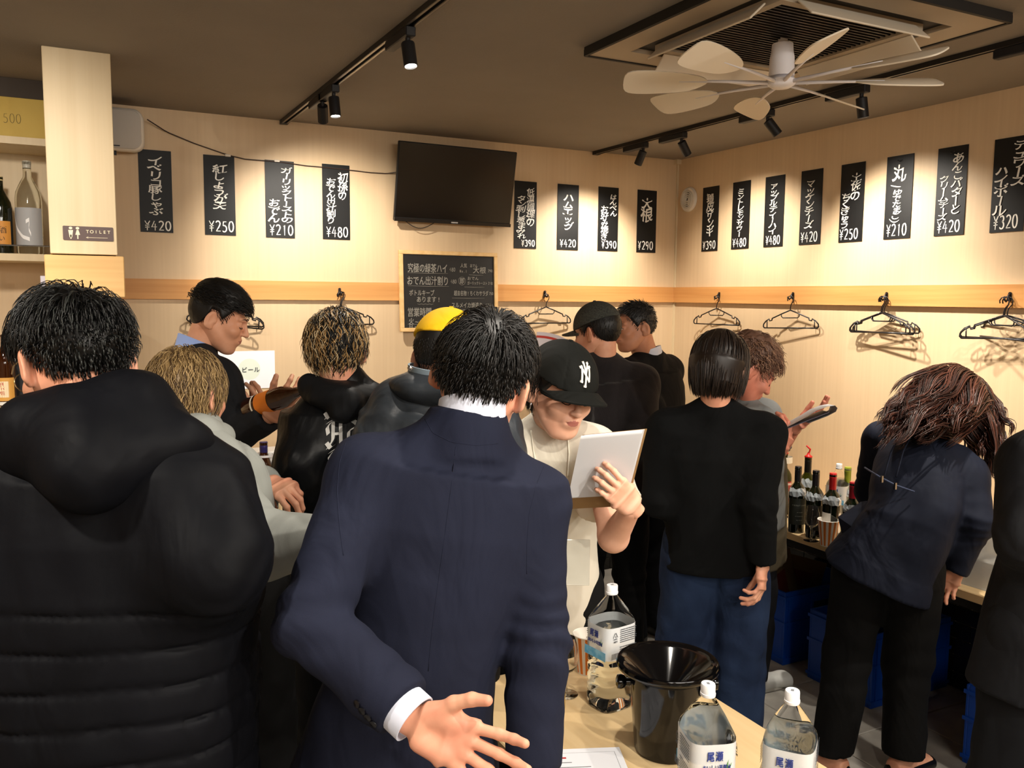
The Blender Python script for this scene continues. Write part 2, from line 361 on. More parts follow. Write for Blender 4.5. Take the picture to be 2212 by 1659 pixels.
def sign(wallid, u, zb, cols, price, pr, lab, group, pin=0):
    """u: left edge along the wall (m), zb: bottom"""
    if wallid == 'A': M = T4(np.array([[1, 0, 0], [0, 0, -1], [0, 1, 0]]).T @ np.eye(3) if False else np.array([[1, 0, 0], [0, 0, -1], [0, 1, 0]]), (u, -.001, zb))
    else: M = T4(np.array([[0, 0, -1], [-1, 0, 0], [0, 1, 0]]), (-.001, u, zb))
    # local: x right along the wall, y up, z out into the room
    t = thing('menu_sign', lab, 'sign', tuple(M[:3, 3]), 0, group)
    MB().box((0, 0, 0), (SW, SH, .003)).xf(M).build('sign_board', M_board, t)
    mb = MB()
    for c in cols: column(mb, c[0], c[1], c[2], c[3], c[4]*SW)
    mb.xf(M).build('brush_lettering', M_ink, t)
    mb = MB(); digits(mb, '¥'+price, pr[0]*SW, (1-pr[2])*SH, (pr[1]-pr[0])*SW, (pr[2]-pr[1+2-1] if False else (pr[2]-pr[3]))*SH, .0062, .0036)
    mb.xf(M).build('price_lettering', M_ink, t)
    if pin:
        MB().tube([(SW*.42, SH*.945, .004), (SW*.44, SH*.932, .009), (SW*.5, SH*.928, .011), (SW*.55, SH*.935, .009), (SW*.57, SH*.945, .004)], .0016, 6).xf(M).build('hook', M_black, t)
PRD = (.14, .92, .97, .85)
GA, GB = 'black menu signs on the back wall', 'black menu signs on the right wall'
k87 = .87
def SA(u, z, *a, **k): sign('A', u*k87, CAM[2]+z*k87, *a, **k)
def SB(u, z, *a, **k): sign('B', u*k87, CAM[2]+z*k87, *a, **k)
SA(-3.696, .339, [('イベリコ豚しゃぶ', .5, .09, .79, .46)], '420', (.12, .97, .98, .86), 'tall black menu sign priced 420 below the white speaker, leftmost on the back wall', GA)
SA(-3.355, .337, [('紅しょうが天', .5, .13, .68, .46)], '250', (.12, .97, .96, .82), 'black menu sign priced 250 on the back wall, second from the speaker', GA)
SA(-3.013, .335, [('ガーリックトーストの', .72, .09, .8, .42), ('おでん', .28, .5, .8, .42)], '210', (.12, .97, .97, .83), 'black menu sign priced 210 with the cable crossing its top, two columns of white writing', GA)
SA(-2.674, .338, [('初孫の', .74, .12, .47, .36), ('おでん出汁割り', .3, .19, .79, .36)], '480', (.12, .95, .97, .83), 'black menu sign priced 480 on the back wall, nearest the screen on its left', GA)
SA(-1.365, .327, [('低温調理の', .72, .11, .66, .38), ('タン刺し葱まみれ', .3, .22, .86, .42)], '390', (.32, .95, .97, .87), 'crowded black menu sign priced 390 half tucked behind the screen', GA)
SA(-1.029, .328, [('ハムエッグ', .5, .15, .7, .5)], '420', (.12, .92, .96, .84), 'black menu sign priced 420 with five large letters, right of the screen', GA)
SA(-.695, .331, [('はんぺん', .74, .11, .45, .36), ('お好み焼き', .3, .3, .83, .38)], '390', (.18, .96, .96, .84), 'black menu sign priced 390 on the back wall, second from the room corner', GA)
SA(-.359, .331, [('大根', .5, .13, .5, .62)], '290', (.06, .88, .96, .82), 'black menu sign priced 290 with only two large letters, next to the corner', GA)
SB(-.302, .333, [('鶏皮ザンギ', .5, .12, .76, .46)], '390', (.08, .92, .97, .84), 'black menu sign priced 390 beside the round wall vent, first on the right wall', GB)
SB(-.615, .335, [('ミントレモンサワー', .48, .11, .82, .44)], '480', (.08, .9, .97, .84), 'black menu sign priced 480, second on the right wall from the corner', GB)
SB(-.925, .335, [('アップルティーハイ', .47, .11, .82, .44)], '480', (.12, .9, .97, .84), 'black menu sign priced 480, third on the right wall from the corner', GB)
SB(-1.235, .335, [('マッケンチーズ', .46, .14, .79, .46)], '420', (.08, .9, .97, .83), 'black menu sign priced 420 in the middle of the right wall, fourth from the corner', GB)
SB(-1.546, .334, [('土佐の', .66, .14, .47, .44), ('ちくきゅう', .26, .38, .82, .44)], '250', (.04, .86, .97, .83), 'black menu sign priced 250 on the brightly lit stretch of the right wall', GB)
SB(-1.864, .335, [('丸', .5, .12, .32, .56), ('(ゆでたまご)', .46, .34, .83, .36)], '210', (.1, .9, .97, .82), 'black menu sign priced 210 with one big letter and brackets, brightest lit', GB, pin=1)
SB(-2.18, .335, [('あんこバターと', .7, .09, .76, .38), ('クリームチーズ', .28, .32, .83, .38)], '420', (.1, .9, .97, .83), 'black menu sign priced 420 second from the right edge of the picture', GB, pin=1)
SB(-2.49, .334, [('デュワーズ', .78, .05, .52, .44), ('ハイボール', .28, .3, .82, .42)], '320', (.1, .86, .97, .82), 'black menu sign priced 320 cut by the right edge of the picture', GB)
# ================================================================ SCREEN, CABLES, SPEAKER, VENT
def quad_frame(bl, br, tl):
    """axes of a hung rectangle: x along, y up, z out"""
    x = unit(br-bl); y = unit((tl-bl)-x*((tl-bl)@x)); return np.stack([x, y, np.cross(x, y)], 1)
def screen():
    bl = YP(852, 477, -.075); br = YP(1103, 491, -.075); tl = YP(860, 307, -.155)
    R_ = quad_frame(bl, br, tl); W = .705; H = .42; M = T4(R_, bl)
    t = thing('wall_screen', 'large black flat screen hung high on the back wall, tipped forward', 'television', tuple(bl))
    MB().box((0, 0, -.03), (W, H, -.008), bev=.004).xf(M).build('screen_case', mat('screen_plastic', '0b0b0b', .45), t)
    MB().box((.006, .022, -.008), (W-.006, H-.006, -.0065)).xf(M).build('screen_panel', mat('screen_glass', '050506', .16, spec=.6), t)
    MB().box((0, 0, -.01), (W, .018, 0)).xf(M).build('lower_bezel', mat('bezel', '151210', .3), t)
    MB().box((W*.5-.02, .005, 0), (W*.5+.02, .012, .0008)).xf(M).build('badge', mat('badge_grey', 'b8b8b8', .4), t)
    MB().box((W*.35, H*.35, -.12), (W*.65, H*.75, -.03)).xf(M).build('wall_bracket', M_black, t)
    c = MB(); c.tube([bl+R_ @ np.array([.07+.17*s, .0-.035*math.sin(PI*s), -.02]) for s in np.linspace(0, 1, 14)], .0022, 6)
    tag(c.build('loop_cable', M_black, None, True), 'thin black cable looping below the left half of the screen', 'cable')
screen()
pts = [(318, 258, .06), (360, 285, .012), (420, 310, .008), (492, 335, .008), (530, 344, .008), (570, 347, .009), (605, 350, .009), (634, 354, .008), (660, 358, .006), (695, 361, .008), (752, 367, .008), (800, 373, .006), (835, 375, .006), (858, 372, .03)]
pp = np.array([YP(a, b, -d) for a, b, d in pts]); tt = np.linspace(0, len(pp)-1, 60)
pp = np.stack([np.interp(tt, range(len(pp)), pp[:, i]) for i in range(3)], 1)
tag(MB().tube(pp, .0028, 6).build('wall_cable', mat('brown_cable', '33221a', .5), None, True), 'long dark cable strung along the back wall from speaker to screen', 'cable')
for (a, b) in ((492, 336), (598, 348)):
    q = YP(a, b, -.006); tag(MB().box(q-[.014, .006, .006], q+[.014, .003, .006], bev=.002).build('cable_clip', mat('clip_white', 'cfc6b8', .5)), 'small pale clip holding the cable %s' % ('near the second menu sign' if a < 550 else 'on top of the third menu sign'), 'clip')
def rrect(w, h, r, n=6):
    p = []
    for cx, cy, a in ((w/2-r, h/2-r, 0), (-w/2+r, h/2-r, 90), (-w/2+r, -h/2+r, 180), (w/2-r, -h/2+r, 270)):
        p += [(cx+r*math.cos(math.radians(a+90*i/n)), cy+r*math.sin(math.radians(a+90*i/n))) for i in range(n+1)]
    return p
def slab(mb, outline, z0, z1, bev=.0, mi=0):
    o = np.array(outline); n = len(o); rings = [(z0, 1), (z1-bev, 1), (z1, 1)] if not bev else [(z0, 0), (z1-bev, 0), (z1-bev*.3, .5), (z1, 1.2)]
    v = []
    for z, e in rings:
        c = o.mean(0); d = o-c; l = np.linalg.norm(d, axis=1)[:, None]
        q = o-(d/l)*(bev*e) if bev else o
        v += [(a, b, z) for a, b in q]
    f = [list(range(n-1, -1, -1)), [(len(rings)-1)*n+i for i in range(n)]]
    for k in range(len(rings)-1):
        for i in range(n): j = (i+1) % n; f.append([k*n+i, k*n+j, k*n+n+j, k*n+n+i])
    return mb.add(v, f, mi)
def speaker():
    M = T4(np.array([[1, 0, 0], [0, 0, -1], [0, 1, 0]]), (-3.335, -.02, 2.515))
    Rt = rotm((0, 0, 1), -.12); M[:3, :3] = rotm((1, 0, 0), .08) @ Rt @ M[:3, :3]
    t = thing('wall_speaker', 'rounded white wall speaker beside the pillar, under the ceiling', 'speaker', (-3.335, -.02, 2.515))
    slab(MB(), rrect(.30, .19, .045), .02, .13, .02).xf(M).build('speaker_cabinet', mat('speaker_white', 'dedad2', .5), t, True, 40)
    slab(MB(), rrect(.283, .173, .038), .125, .134, .004).xf(M).build('speaker_grille', mat('grille_grey', 'bdb8b0', .7, bump=(900, .5, .001)), t, True, 40)
    MB().box((-.03, -.02, -.03), (.03, .02, .03)).box((.01, -.115, .06), (.03, -.09, .08)).xf(M).build('wall_mount', M_black, t)
    MB().box((.02, -.078, .134), (.05, -.073, .135)).xf(M).build('badge', M_black, t)
speaker()
def vent():
    c = XP(1489, 431, 0); M = T4(np.array([[0, 0, -1], [-1, 0, 0], [0, 1, 0]]), c+[-.001, 0, 0])
    t = thing('round_vent', 'round white air vent on the right wall beside the corner', 'vent', tuple(c)); m = mat('vent_white', 'd9d2c4', .4)
    MB().lathe([(.0, 0), (.078, 0), (.078, .006), (.07, .016), (.056, .018), (.05, .010), (0, .010)], 40, cap=False).xf(M).build('vent_flange', m, t, True, 40)
    for i in range(4):
        r = .012+.011*i; MB().lathe([(r, .010), (r+.002, .022), (r+.007, .020), (r+.006, .010)], 32, cap=False).xf(M).build('louvre_ring', m, t, True)
    MB().lathe([(0, .0102), (.05, .0102)], 24, cap=False).xf(M).build('dark_gap', mat('vent_dark', '4b4034', .8), t)
vent()
# ================================================================ CHALKBOARD
def chalkboard():
    bl = YP(865, 717, -.05); tl = YP(871, 544, -.028); tr = YP(1081, 551, -.028); br = bl+(tr-tl)
    R_ = quad_frame(bl, br, tl); M = T4(R_, bl); W = .60; H = .45
    t = thing('menu_chalkboard', 'wood framed chalkboard menu hung on the back wall under the screen', 'chalkboard', tuple(bl)); f = .022
    mw = mat('frame_pine', 'd6ad72', .55, vary=((30, 3, 30), 'e2bf88'))
    for lo, hi in (((0, 0, -.012), (W, f, .01)), ((0, H-f, -.012), (W, H, .01)), ((0, f, -.012), (f, H-f, .01)), ((W-f, f, -.012), (W, H-f, .01))):
        MB().box(lo, hi, bev=.002).xf(M).build('frame_strip', mw, t)
    MB().box((f, f, -.01), (W-f, H-f, .002)).xf(M).build('slate', mat('chalk_slate', '131110', .55, vary=((6, 6, 6), '1b1916')), t)
    mc = mat('chalk', '8f8b82', .9); mb = MB()
    def line(txt, x, y, w, h, bold=.012):
        n = len(txt); cw = w/n
        for i, c in enumerate(txt):
            glyph(mb, c, (x+cw*(i+.5))*W, (1-y)*H, cw*W*1.0, h*H*1.0, bold, 0, .05, .05, .0026+.0001*(i % 3))
    def num(txt, x, y, w, h): digits(mb, txt, x*W, (1-y-h/2)*H, w*W, h*H, .0022, .0028)
    line('究極の緑茶ハイ', .08, .215, .40, .12); num('480', .50, .225, .06, .05)
    line('おでん出汁割り', .07, .37, .42, .12); num('480', .51, .375, .06, .05)
    line('ボトルキープ', .09, .52, .25, .08); line('あります!', .16, .60, .25, .08)
    line('営業時間', .07, .76, .24, .12); line('火~土', .08, .87, .16, .09); line('日・祝', .08, .94, .13, .07)
    line('人気', .61, .17, .07, .06); line('No.1', .6, .24, .08, .05); line('おでん', .71, .17, .08, .05); line('大根', .74, .225, .14, .09); num('290', .9, .23, .05, .035)
    line('即', .60, .365, .05, .08); line('おでん', .68, .33, .12, .05); line('ガーリックトースト', .68, .39, .21, .05); num('210', .9, .39, .05, .035)
    line('超去名物!ちくわサラダ', .54, .52, .36, .07); num('250', .91, .52, .045, .035)
    line('スルメイカ焼造り', .51, .67, .33, .075); num('530', .87, .67, .06, .04); line('~卵黄ポン~', .6, .745, .18, .045)
    for (x0, x1, y) in ((.08, .48, .275), (.08, .49, .435), (.70, .85, .285), (.65, .86, .44), (.52, .86, .58), (.5, .85, .725), (.07, .27, .905)):
        ribbon(mb, [(x0*W, (1-y)*H), ((x0+x1)/2*W, (1-y-.003)*H), (x1*W, (1-y)*H)], .0016, .0028)
    ribbon(mb, [((.17+.02*i)*W, (1-.655-.008*(i % 2))*H) for i in range(9)], .0016, .0028)
    ribbon(mb, [(x*W, (1-y)*H) for x, y in arc(.625, .365, .037, .05, 0, 360, 20)], .0014, .0028)
    mb.xf(M).build('chalk_writing', mc, t)
chalkboard()
# wall paper notice, TOILET sign
def notice():
    a = YP(593, 757, -.002); W = .30; H = .195; M = T4(np.array([[1, 0, 0], [0, 0, -1], [0, 1, 0]]), (a[0]-W, -.0025, a[2]-H))
    t = thing('paper_notice', 'white paper notice taped to the back wall behind the young man in a suit', 'paper', tuple(M[:3, 3]))
    MB().box((0, 0, 0), (W, H, .0012)).xf(M).build('sheet', mat('white_paper', 'eceef5', .8), t)
    mb = MB(); mb.lathe([(0, .0014), (.055, .0014)], 32, cap=False, c=(.17, .1, 0)).xf(M).build('pale_stamp', mat('stamp_green', 'dfe9dd', .8), t)
    mb = MB()
    for i, c in enumerate('ビール'): glyph(mb, c, .145+.031*i, .098, .03, .03, .012, z=.0018)
    mb.xf(M).build('lettering', mat('ink_black', '20242c', .7), t)
notice()
def toilet_sign():
    M = T4(np.array([[1, 0, 0], [0, 0, -1], [0, 1, 0]]), (-3.548, -.9385, 1.951)); W = .170; H = .052
    t = thing('toilet_sign', 'small dark brown TOILET sign with two figures and an arrow on the pillar', 'sign', (-3.548, -.9385, 1.951))
    slab(MB(), [(a+W/2, b+H/2) for a, b in rrect(W, H, .004, 3)], 0, .002).xf(M).build('plate', mat('sign_brown', '4b3530', .4), t)
    mb = MB(); w = .0023
    for i, c in enumerate('TOILET'): glyph(mb, c, .082+.0145*i, .034, .0165, .0165, .012, z=w)
    ribbon(mb, [(.15, .0115), (.078, .0115)], .0012, w, taper=False); ribbon(mb, [(.084, .0145), (.077, .0115), (.084, .0085)], .0012, w, taper=False)
    for k, x in enumerate((.026, .049)):
        mb.add([(x+.006*math.cos(a), .0445+.006*math.sin(a)*.8, w) for a in np.arange(14)*2*PI/14], [list(range(14))])
        pts = [(-.008, .037), (.008, .037), (.004, .010), (-.004, .010)] if k == 0 else [(-.003, .038), (.003, .038), (.008, .020), (-.008, .020)]
        mb.add([(x+a, b, w) for a, b in pts], [[3, 2, 1, 0][::-1]])
        mb.add([(x-.002, .020, w), (x-.002, .005, w), (x+.002, .005, w), (x+.002, .020, w)], [[0, 1, 2, 3]])
    mb.xf(M).build('lettering_and_figures', mat('sign_cream', 'e6d9b8', .5), t)
toilet_sign()
# ================================================================ HOOKS & HANGERS
def frameA(x, d=.03): return T4(np.array([[1, 0, 0], [0, 0, -1], [0, 1, 0]]), (x, -d, 1.775))
def frameB(y, d=.03): return T4(np.array([[0, 0, -1], [-1, 0, 0], [0, 1, 0]]), (-d, y, 1.775))
M_hang = mat('hanger_plastic', '141214', .32)
def hook(M, lab):
    t = thing('coat_hook', lab, 'hook', tuple(M[:3, 3]), 0, 'black coat hooks on the rails')
    slab(MB(), [(a, b) for a, b in rrect(.014, .04, .0065, 4)], -.011, -.004).xf(M).build('hook_plate', M_hang, t)
    MB().tube([(0, .012, -.006), (0, .006, .004), (0, -.012, .008), (0, -.02, .018), (0, -.012, .028), (0, -.004, .03)], .0042, 8).xf(M).build('hook_arm', M_hang, t, True)
def hanger_mb(W=.37):
    h = W/2; mb = []
    f = MB(); f.tube([(-.018, -.016, 0), (-.02, -.004, 0), (-.012, .008, 0), (.0, .012, 0), (.013, .008, 0), (.02, -.006, 0), (.018, -.02, 0), (.004, -.038, 0), (.0, -.055, 0), (0, -.07, 0)], .0026, 8)
    b = MB(); s = .0037
    for sg in (-1, 1):
        b.tube([(0, -.066, 0), (sg*h*.3, -.085, 0), (sg*h*.62, -.107, 0), (sg*h*.66, -.109, 0), (sg*h*.68, -.121, 0), (sg*h*.76, -.124, 0), (sg*h*.78, -.114, 0), (sg*h*.9, -.125, 0), (sg*h*.99, -.142, 0), (sg*h, -.155, 0), (sg*h*.96, -.163, 0)], s, 8)
        b.tube([(sg*h*.86, -.121, 0), (sg*h*.86, -.163, 0)], s*.8, 6)
        b.tube([(sg*h*.33, -.086, 0), (sg*h*.32, -.1, 0), (sg*h*.27, -.108, 0), (0, -.108, 0)], s*.8, 6)
    b.tube([(-h*.96, -.163, 0), (h*.96, -.163, 0)], s, 8)
    return f, b
HG = None
def hanger(M, off, yaw, tilt, lab):
    global HG
    if HG is None:
        f, b = hanger_mb(); root = thing('clothes_hanger', lab, 'hanger', (0, 0, 0), 0, 'black clothes hangers on the hooks')
        f.build('hanger_hook', M_hang, root, True); b.build('hanger_frame', M_hang, root, True); HG = root; o = root
    else: o = copy_tree(HG); o['label'] = lab
    Mx = M @ T4(rotm((0, 1, 0), yaw) @ rotm((0, 0, 1), tilt), (0, -.012, .006+off))
    o.matrix_world = Matrix(Mx.tolist()); o.rotation_mode = 'XYZ'
HK = [('A', -2.82, 'hidden behind the young man, left on the back wall', [(0, .35, -.10), (.012, .15, -.06), (.022, -.1, -.12)]),
 ('A', -2.245, 'above the streaked hair on the back wall', [(0, .3, -.02), (.012, .5, .02), (.022, .1, 0)]),
 ('A', -.986, 'right of the chalkboard', [(.004, .1, 0)]),
 ('B', -.466, 'nearest the corner on the right wall', [(.004, .12, 0)]),
 ('B', -1.067, 'above the curly haired man on the right wall', [(.004, .1, .03)]),
 ('B', -1.674, 'in the middle of the bright right wall', [(0, .12, .02), (.010, .0, -.01), (.02, -.12, .01)]),
 ('B', -2.29, 'above the bending woman at the right', [(0, .3, .03), (.012, -.35, -.03), (.022, .05, .0)])]
for w, u, lab, hs in HK:
    M = frameA(u) if w == 'A' else frameB(u)
    hook(M, 'black coat hook '+lab)
    for i, (o, y, ti) in enumerate(hs):
        hanger(M, o, y, ti, 'black plastic hanger %s%s' % (lab, '' if len(hs) == 1 else ', '+('against the wall', 'between two others', 'outermost of three')[i]))
# ================================================================ CEILING AIR CONDITIONER + FAN
AX, AY = -1.394, -2.34
def aircon():
    t = thing('ceiling_air_conditioner', 'square brown ceiling air conditioner with four open flaps above the fan', 'air conditioner', (AX, AY, CEIL))
    def ring(a, b, z0, z1):
        mb = MB()
        for s in (-1, 1):
            mb.box((AX-b, AY+s*a, z0), (AX+b, AY+s*b, z1)); mb.box((AX+s*a, AY-a, z0), (AX+s*b, AY+a, z1))
        return mb
    mp = mat('panel_brown', 'a89a86', .6); md = mat('panel_dark', '15120f', .7)
    ring(.36, .475, CEIL-.028, CEIL-.012).build('outer_panel', mp, t)
    MB().box((AX-.478, AY-.478, CEIL-.013), (AX+.478, AY+.478, CEIL)).build('panel_rim', md, t)
    for s in (-1, 1):
        MB().box((AX-.475, AY+s*.475-.006, CEIL-.032), (AX+.475, AY+s*.475+.006, CEIL-.01)).build('edge_bead', md, t)
        MB().box((AX+s*.475-.006, AY-.475, CEIL-.032), (AX+s*.475+.006, AY+.475, CEIL-.01)).build('edge_bead', md, t)
    ring(.27, .30, CEIL-.034, CEIL-.012).build('inner_frame', mp, t)
    MB().box((AX-.27, AY-.27, CEIL-.02), (AX+.27, AY+.27, CEIL-.014)).build('intake_backing', md, t)
    for i in range(27):
        if i == 0: g0 = MB().box((-.268, -.004, -.004), (.268, .002, .004)).build('grille_slat', mat('grille_black', '1b1713', .5), t); g = g0
        else: g = g0.copy(); COL.objects.link(g)
        g.parent = t; g.location = (0, -.26+.02*i, -.024)
        g.matrix_parent_inverse = Matrix()
    mf = mat('flap_beige', 'd8ccb8', .5)
    for k, (dx, dy) in enumerate(((-1, 0), (1, 0), (0, -1), (0, 1))):
        R_ = np.array([[dx, -dy, 0], [dy, dx, 0], [0, 0, 1.]]) if True else None
        M = T4(R_ @ rotm((0, 1, 0), math.radians(42)), (AX+dx*.312, AY+dy*.312, CEIL-.03))
        MB().box((0, -.25, -.003), (.075, .25, .003), bev=.002).xf(M).build('air_flap', mf, t)
aircon()
FZ = 2.475
def ceiling_fan():
    c = np.array([AX, AY]); t = thing('ceiling_fan', 'white eight bladed fan hanging under the ceiling air conditioner', 'ceiling fan', (AX, AY, FZ))
    mw = mat('fan_white', 'ebe8ec', .45)
    MB().lathe([(.0, .125), (.034, .125), (.036, .1), (.04, .08), (.042, .02), (.0, .02)][::-1], 28, c=(AX, AY, FZ), cap=False).build('motor_housing', mw, t, True, 40)
    MB().lathe([(.016, .12), (.016, CEIL-.02-FZ)], 12, c=(AX, AY, FZ)).build('hanger_rod', mw, t, True, 40)
    MB().lathe([(0, -.018), (.03, -.016), (.045, -.006), (.048, .008), (.04, .016), (0, .018)], 28, c=(AX, AY, FZ), cap=False).build('hub_cap', mw, t, True, 50)
    mb_ = mat('blade_cream', 'efe4d0', .5)
    for i in range(8):
        a = math.radians(16+45*i); Rz = rotm((0, 0, 1), a)
        M = T4(Rz, (AX, AY, FZ))
        MB().tube([(.04, 0, 0), (.18, 0, .004), (.34, 0, .006)], [.007, .005, .004], 8).xf(M).build('blade_rod', mw, t, True)
        Mb = T4(Rz @ rotm((1, 0, 0), math.radians(24)), (AX, AY, FZ))
        ks = np.array([(.25, -.012), (.30, -.045), (.38, -.058), (.47, -.062), (.515, -.048), (.525, 0), (.515, .046), (.46, .056), (.37, .05), (.29, .034), (.25, .012)]); kk = len(ks)
        out = [tuple(.5*(2*p1+(p2-p0)*u+(2*p0-5*p1+4*p2-p3)*u*u+(3*p1-p0-3*p2+p3)*u**3)) for i_ in range(kk) for p0, p1, p2, p3 in [(ks[i_-1], ks[i_], ks[(i_+1) % kk], ks[(i_+2) % kk])] for u in (0, .33, .66)]
        slab(MB(), out, .002, .007, .0015).xf(Mb).build('fan_blade', mb_, t, True, 40)
ceiling_fan()
# ================================================================ COUNTERS & TABLES
TZ = .72; CZ = .70
M_steel = mat('black_steel', '141312', .4, .3)
def counter(name, lo, hi, lab, legs, cat='counter'):
    t = thing(name, lab, cat, ((lo[0]+hi[0])/2, (lo[1]+hi[1])/2, 0))
    MB().box(lo, hi, bev=.003).build('worktop', M_top, t)
    for x, y in legs:
        MB().box((x-.02, y-.02, 0), (x+.02, y+.02, lo[2])).build('leg', M_steel, t)
    return t
c1 = counter('wall_counter', (-.655, -6.2, CZ-.034), (-.014, -.95, CZ), 'long pale wooden counter with black legs along the right wall, full of bottles', [(-.6, -1.0), (-.6, -2.36), (-.6, -3.2), (-.6, -5), (-.05, -1.0), (-.05, -2.36), (-.05, -3.2), (-.05, -5)])
MB().box((-.62, -6.1, CZ-.075), (-.58, -.98, CZ-.034)).build('front_rail', M_steel, c1)
c2 = counter('wall_counter', (-3.3, -.46, CZ-.034), (-1.0, -.014, CZ), 'pale wooden counter along the back wall behind the standing people', [(-3.25, -.42), (-2.2, -.42), (-1.05, -.42)])
tb = counter('tasting_table', (-2.68, -3.9, TZ-.03), (-2.075, -2.53, TZ), 'pale wooden table in the foreground holding the black bucket and water bottles', [(-2.64, -2.58), (-2.12, -2.58), (-2.64, -3.85), (-2.12, -3.85)], 'table')
# ---------------------------------------------------------------- bottles
M_glassD = mat('dark_green_glass', '0b1206', .06, spec=.6, coat=.5)
M_glassO = mat('olive_glass', '3a3c0a', .06, trans=.55, ior=1.4)
M_glassB = mat('brown_glass', '3a1804', .06, trans=.35, ior=1.4, coat=.4)
M_clear = mat('clear_glass', 'f4f8f6', .02, trans=1, ior=1.3)
M_wclear = mat('clear_liquid_bottle', 'd8dcc8', .05, trans=.8, ior=1.33)
WB = [(0, .004), (.034, 0), (.037, .006), (.0375, .18), (.035, .198), (.026, .214), (.0165, .226), (.0145, .236), (.0140, .286), (.0155, .288), (.0155, .296), (.013, .298)]
BB = [(0, .003), (.028, 0), (.031, .005), (.031, .13), (.029, .145), (.021, .165), (.0145, .185), (.013, .215), (.0145, .217), (.0145, .226), (.012, .228)]
BIG = [(0, .006), (.048, 0), (.0525, .01), (.0525, .24), (.048, .27), (.03, .31), (.0165, .335), (.0155, .385), (.0175, .388), (.0175, .398), (.013, .4)]
def patch(mb, r, z0, z1, a0, a1, n=14, mi=0):
    an = np.radians(np.linspace(a0, a1, n)); v = [(r*math.cos(a), r*math.sin(a), z) for z in (z0, z1) for a in an]
    mb.add(v, [[i, i+1, n+i+1, n+i] for i in range(n-1)], mi); return mb
def wrap_text(mb, txt, r, ac, z, h, sp=.9, bold=.02, mi=0):
    n = len(txt)
    for i, c in enumerate(txt):
        g = GL.get(c)
        if not g: continue
        v, f = g; a = math.radians(ac)+((i-(n-1)/2)*h*sp+v[:, 0]*h)/r
        mb.add(np.stack([r*np.cos(a), r*np.sin(a), z+v[:, 1]*h], 1), f, mi)
CAMA = math.degrees(math.atan2(-CF[1], -CF[0]))    # direction from things towards the viewer
def bottle(p, lab, glass, prof=WB, s=1., cap=None, capz=(.236, .3), label=None, group=None, extra=None, name='wine_bottle', cat='bottle', turn=0, txt=None):
    t = thing(name, lab, cat, tuple(p), 0, group); M = T4(np.eye(3)*s, p)
    MB().lathe(prof, 28, cap=False).xf(M).build('bottle_glass', glass, t, True, 40)
    if cap:
        r = .0152 if prof is WB else (.0165 if prof is BIG else .0142)
        rr = r
        MB().lathe([(0, capz[1]+.003), (rr-.001, capz[1]+.003), (rr, capz[1]+.001), (rr, capz[1]-.014), (rr+.0006, capz[1]-.016), (rr, capz[1]-.018), (rr, capz[0]), (rr-.003, capz[0])][::-1], 24, cap=False).xf(M).build('bottle_cap', mat('cap_'+cap, cap, .35, coat=.3), t, True, 50)
    for L in (label or []):   # (colour, z0, z1, half angle, centre offset)
        col, z0, z1, ha, off = L; R_ = max(r for r, z in prof if z <= z1+.01)+.0006
        MB().lathe([(R_, z0), (R_, z1)], 28, cap=False).xf(M).build('label', mat('label_'+col, col, .6), t, True) if ha >= 180 else patch(MB(), R_, z0, z1, CAMA+turn+off-ha, CAMA+turn+off+ha).xf(M).build('label', mat('label_'+col, col, .6), t, True)
    if txt:
        mb = MB()
        for (s_, z, h, off) in txt[1]: wrap_text(mb, s_, max(r for r, zz in prof)+.0012, CAMA+turn+off, z, h)
        mb.xf(M).build('label_lettering', mat('ink_'+txt[0], txt[0], .6), t)
    if extra: extra(t, M)
    return t
def pourer(bend):
    def f(t, M):
        m = mat('pourer_red', 'c8201c', .4)
        MB().lathe([(0, .298), (.016, .298), (.0175, .302), (.0165, .305), (.008, .31), (.005, .32)], 16, cap=False).xf(M).tube([M[:3, 3]+np.array(q) for q in ([(0, 0, .31), (0, 0, .33), (.004*bend, -.004*bend, .355), (-.006*bend, .006*bend, .372)])], .0042, 8).build('red_pourer', m, t, True)
    return f
def wraptag(ang=0):   # crumpled clear sleeve tag round the shoulder
    def f(t, M):
        rng = random.Random(int(abs(M[0, 3]*9999))); m = mat('clear_film', 'c9d2d8', .18, trans=.5, ior=1.2)
        mb = MB(); n = 12; v = []
        for k, (r, z) in enumerate(((.034, .206), (.041, .19), (.040, .172))):
            for i in range(n): a = math.radians(CAMA+ang-70+140*i/(n-1)); rr = r+rng.uniform(-.003, .004); v.append((rr*math.cos(a), rr*math.sin(a), z+rng.uniform(-.005, .005)))
        mb.add(v, [[k*n+i, k*n+i+1, k*n+n+i+1, k*n+n+i] for k in range(2) for i in range(n-1)]).xf(M).build('film_sleeve', m, t)
    return f
GR = 'bottles on the right counter'
def on(px, py, z=CZ): return ZP(px, py, z)
b1 = on(1690, 1108); bottle(b1, 'olive wine bottle with a red label and straight red pourer on the right counter', M_glassO, label=[('e9e2d0', .255, .285, 180, 0), ('9a2b2b', .06, .165, 60, 0), ('e7d9cf', .145, .158, 50, 0), ('d9cfc0', .085, .115, 22, 8)], extra=pourer(.3), group=GR)
bottle(on(1671, 1124), 'dark wine bottle with a white label edge, leftmost on the right counter', M_glassD, label=[('e4e2da', .06, .14, 50, 50)], cap='8c1a1e', group=GR, turn=40)
bottle(on(1719, 1148), 'squat black bottle with dark screw cap and dark printed label on the right counter', M_glassD, label=[('161b14', .04, .16, 80, 0)], cap='17151c', group=GR, extra=wraptag(-10), txt=('9c9c94', [('VEDUTIARE', .13, .0085, 0), ('SNIRAME', .098, .005, 0), ('NIAMDERI', .08, .005, 0), ('MUTRAE', .062, .005, 0)]))
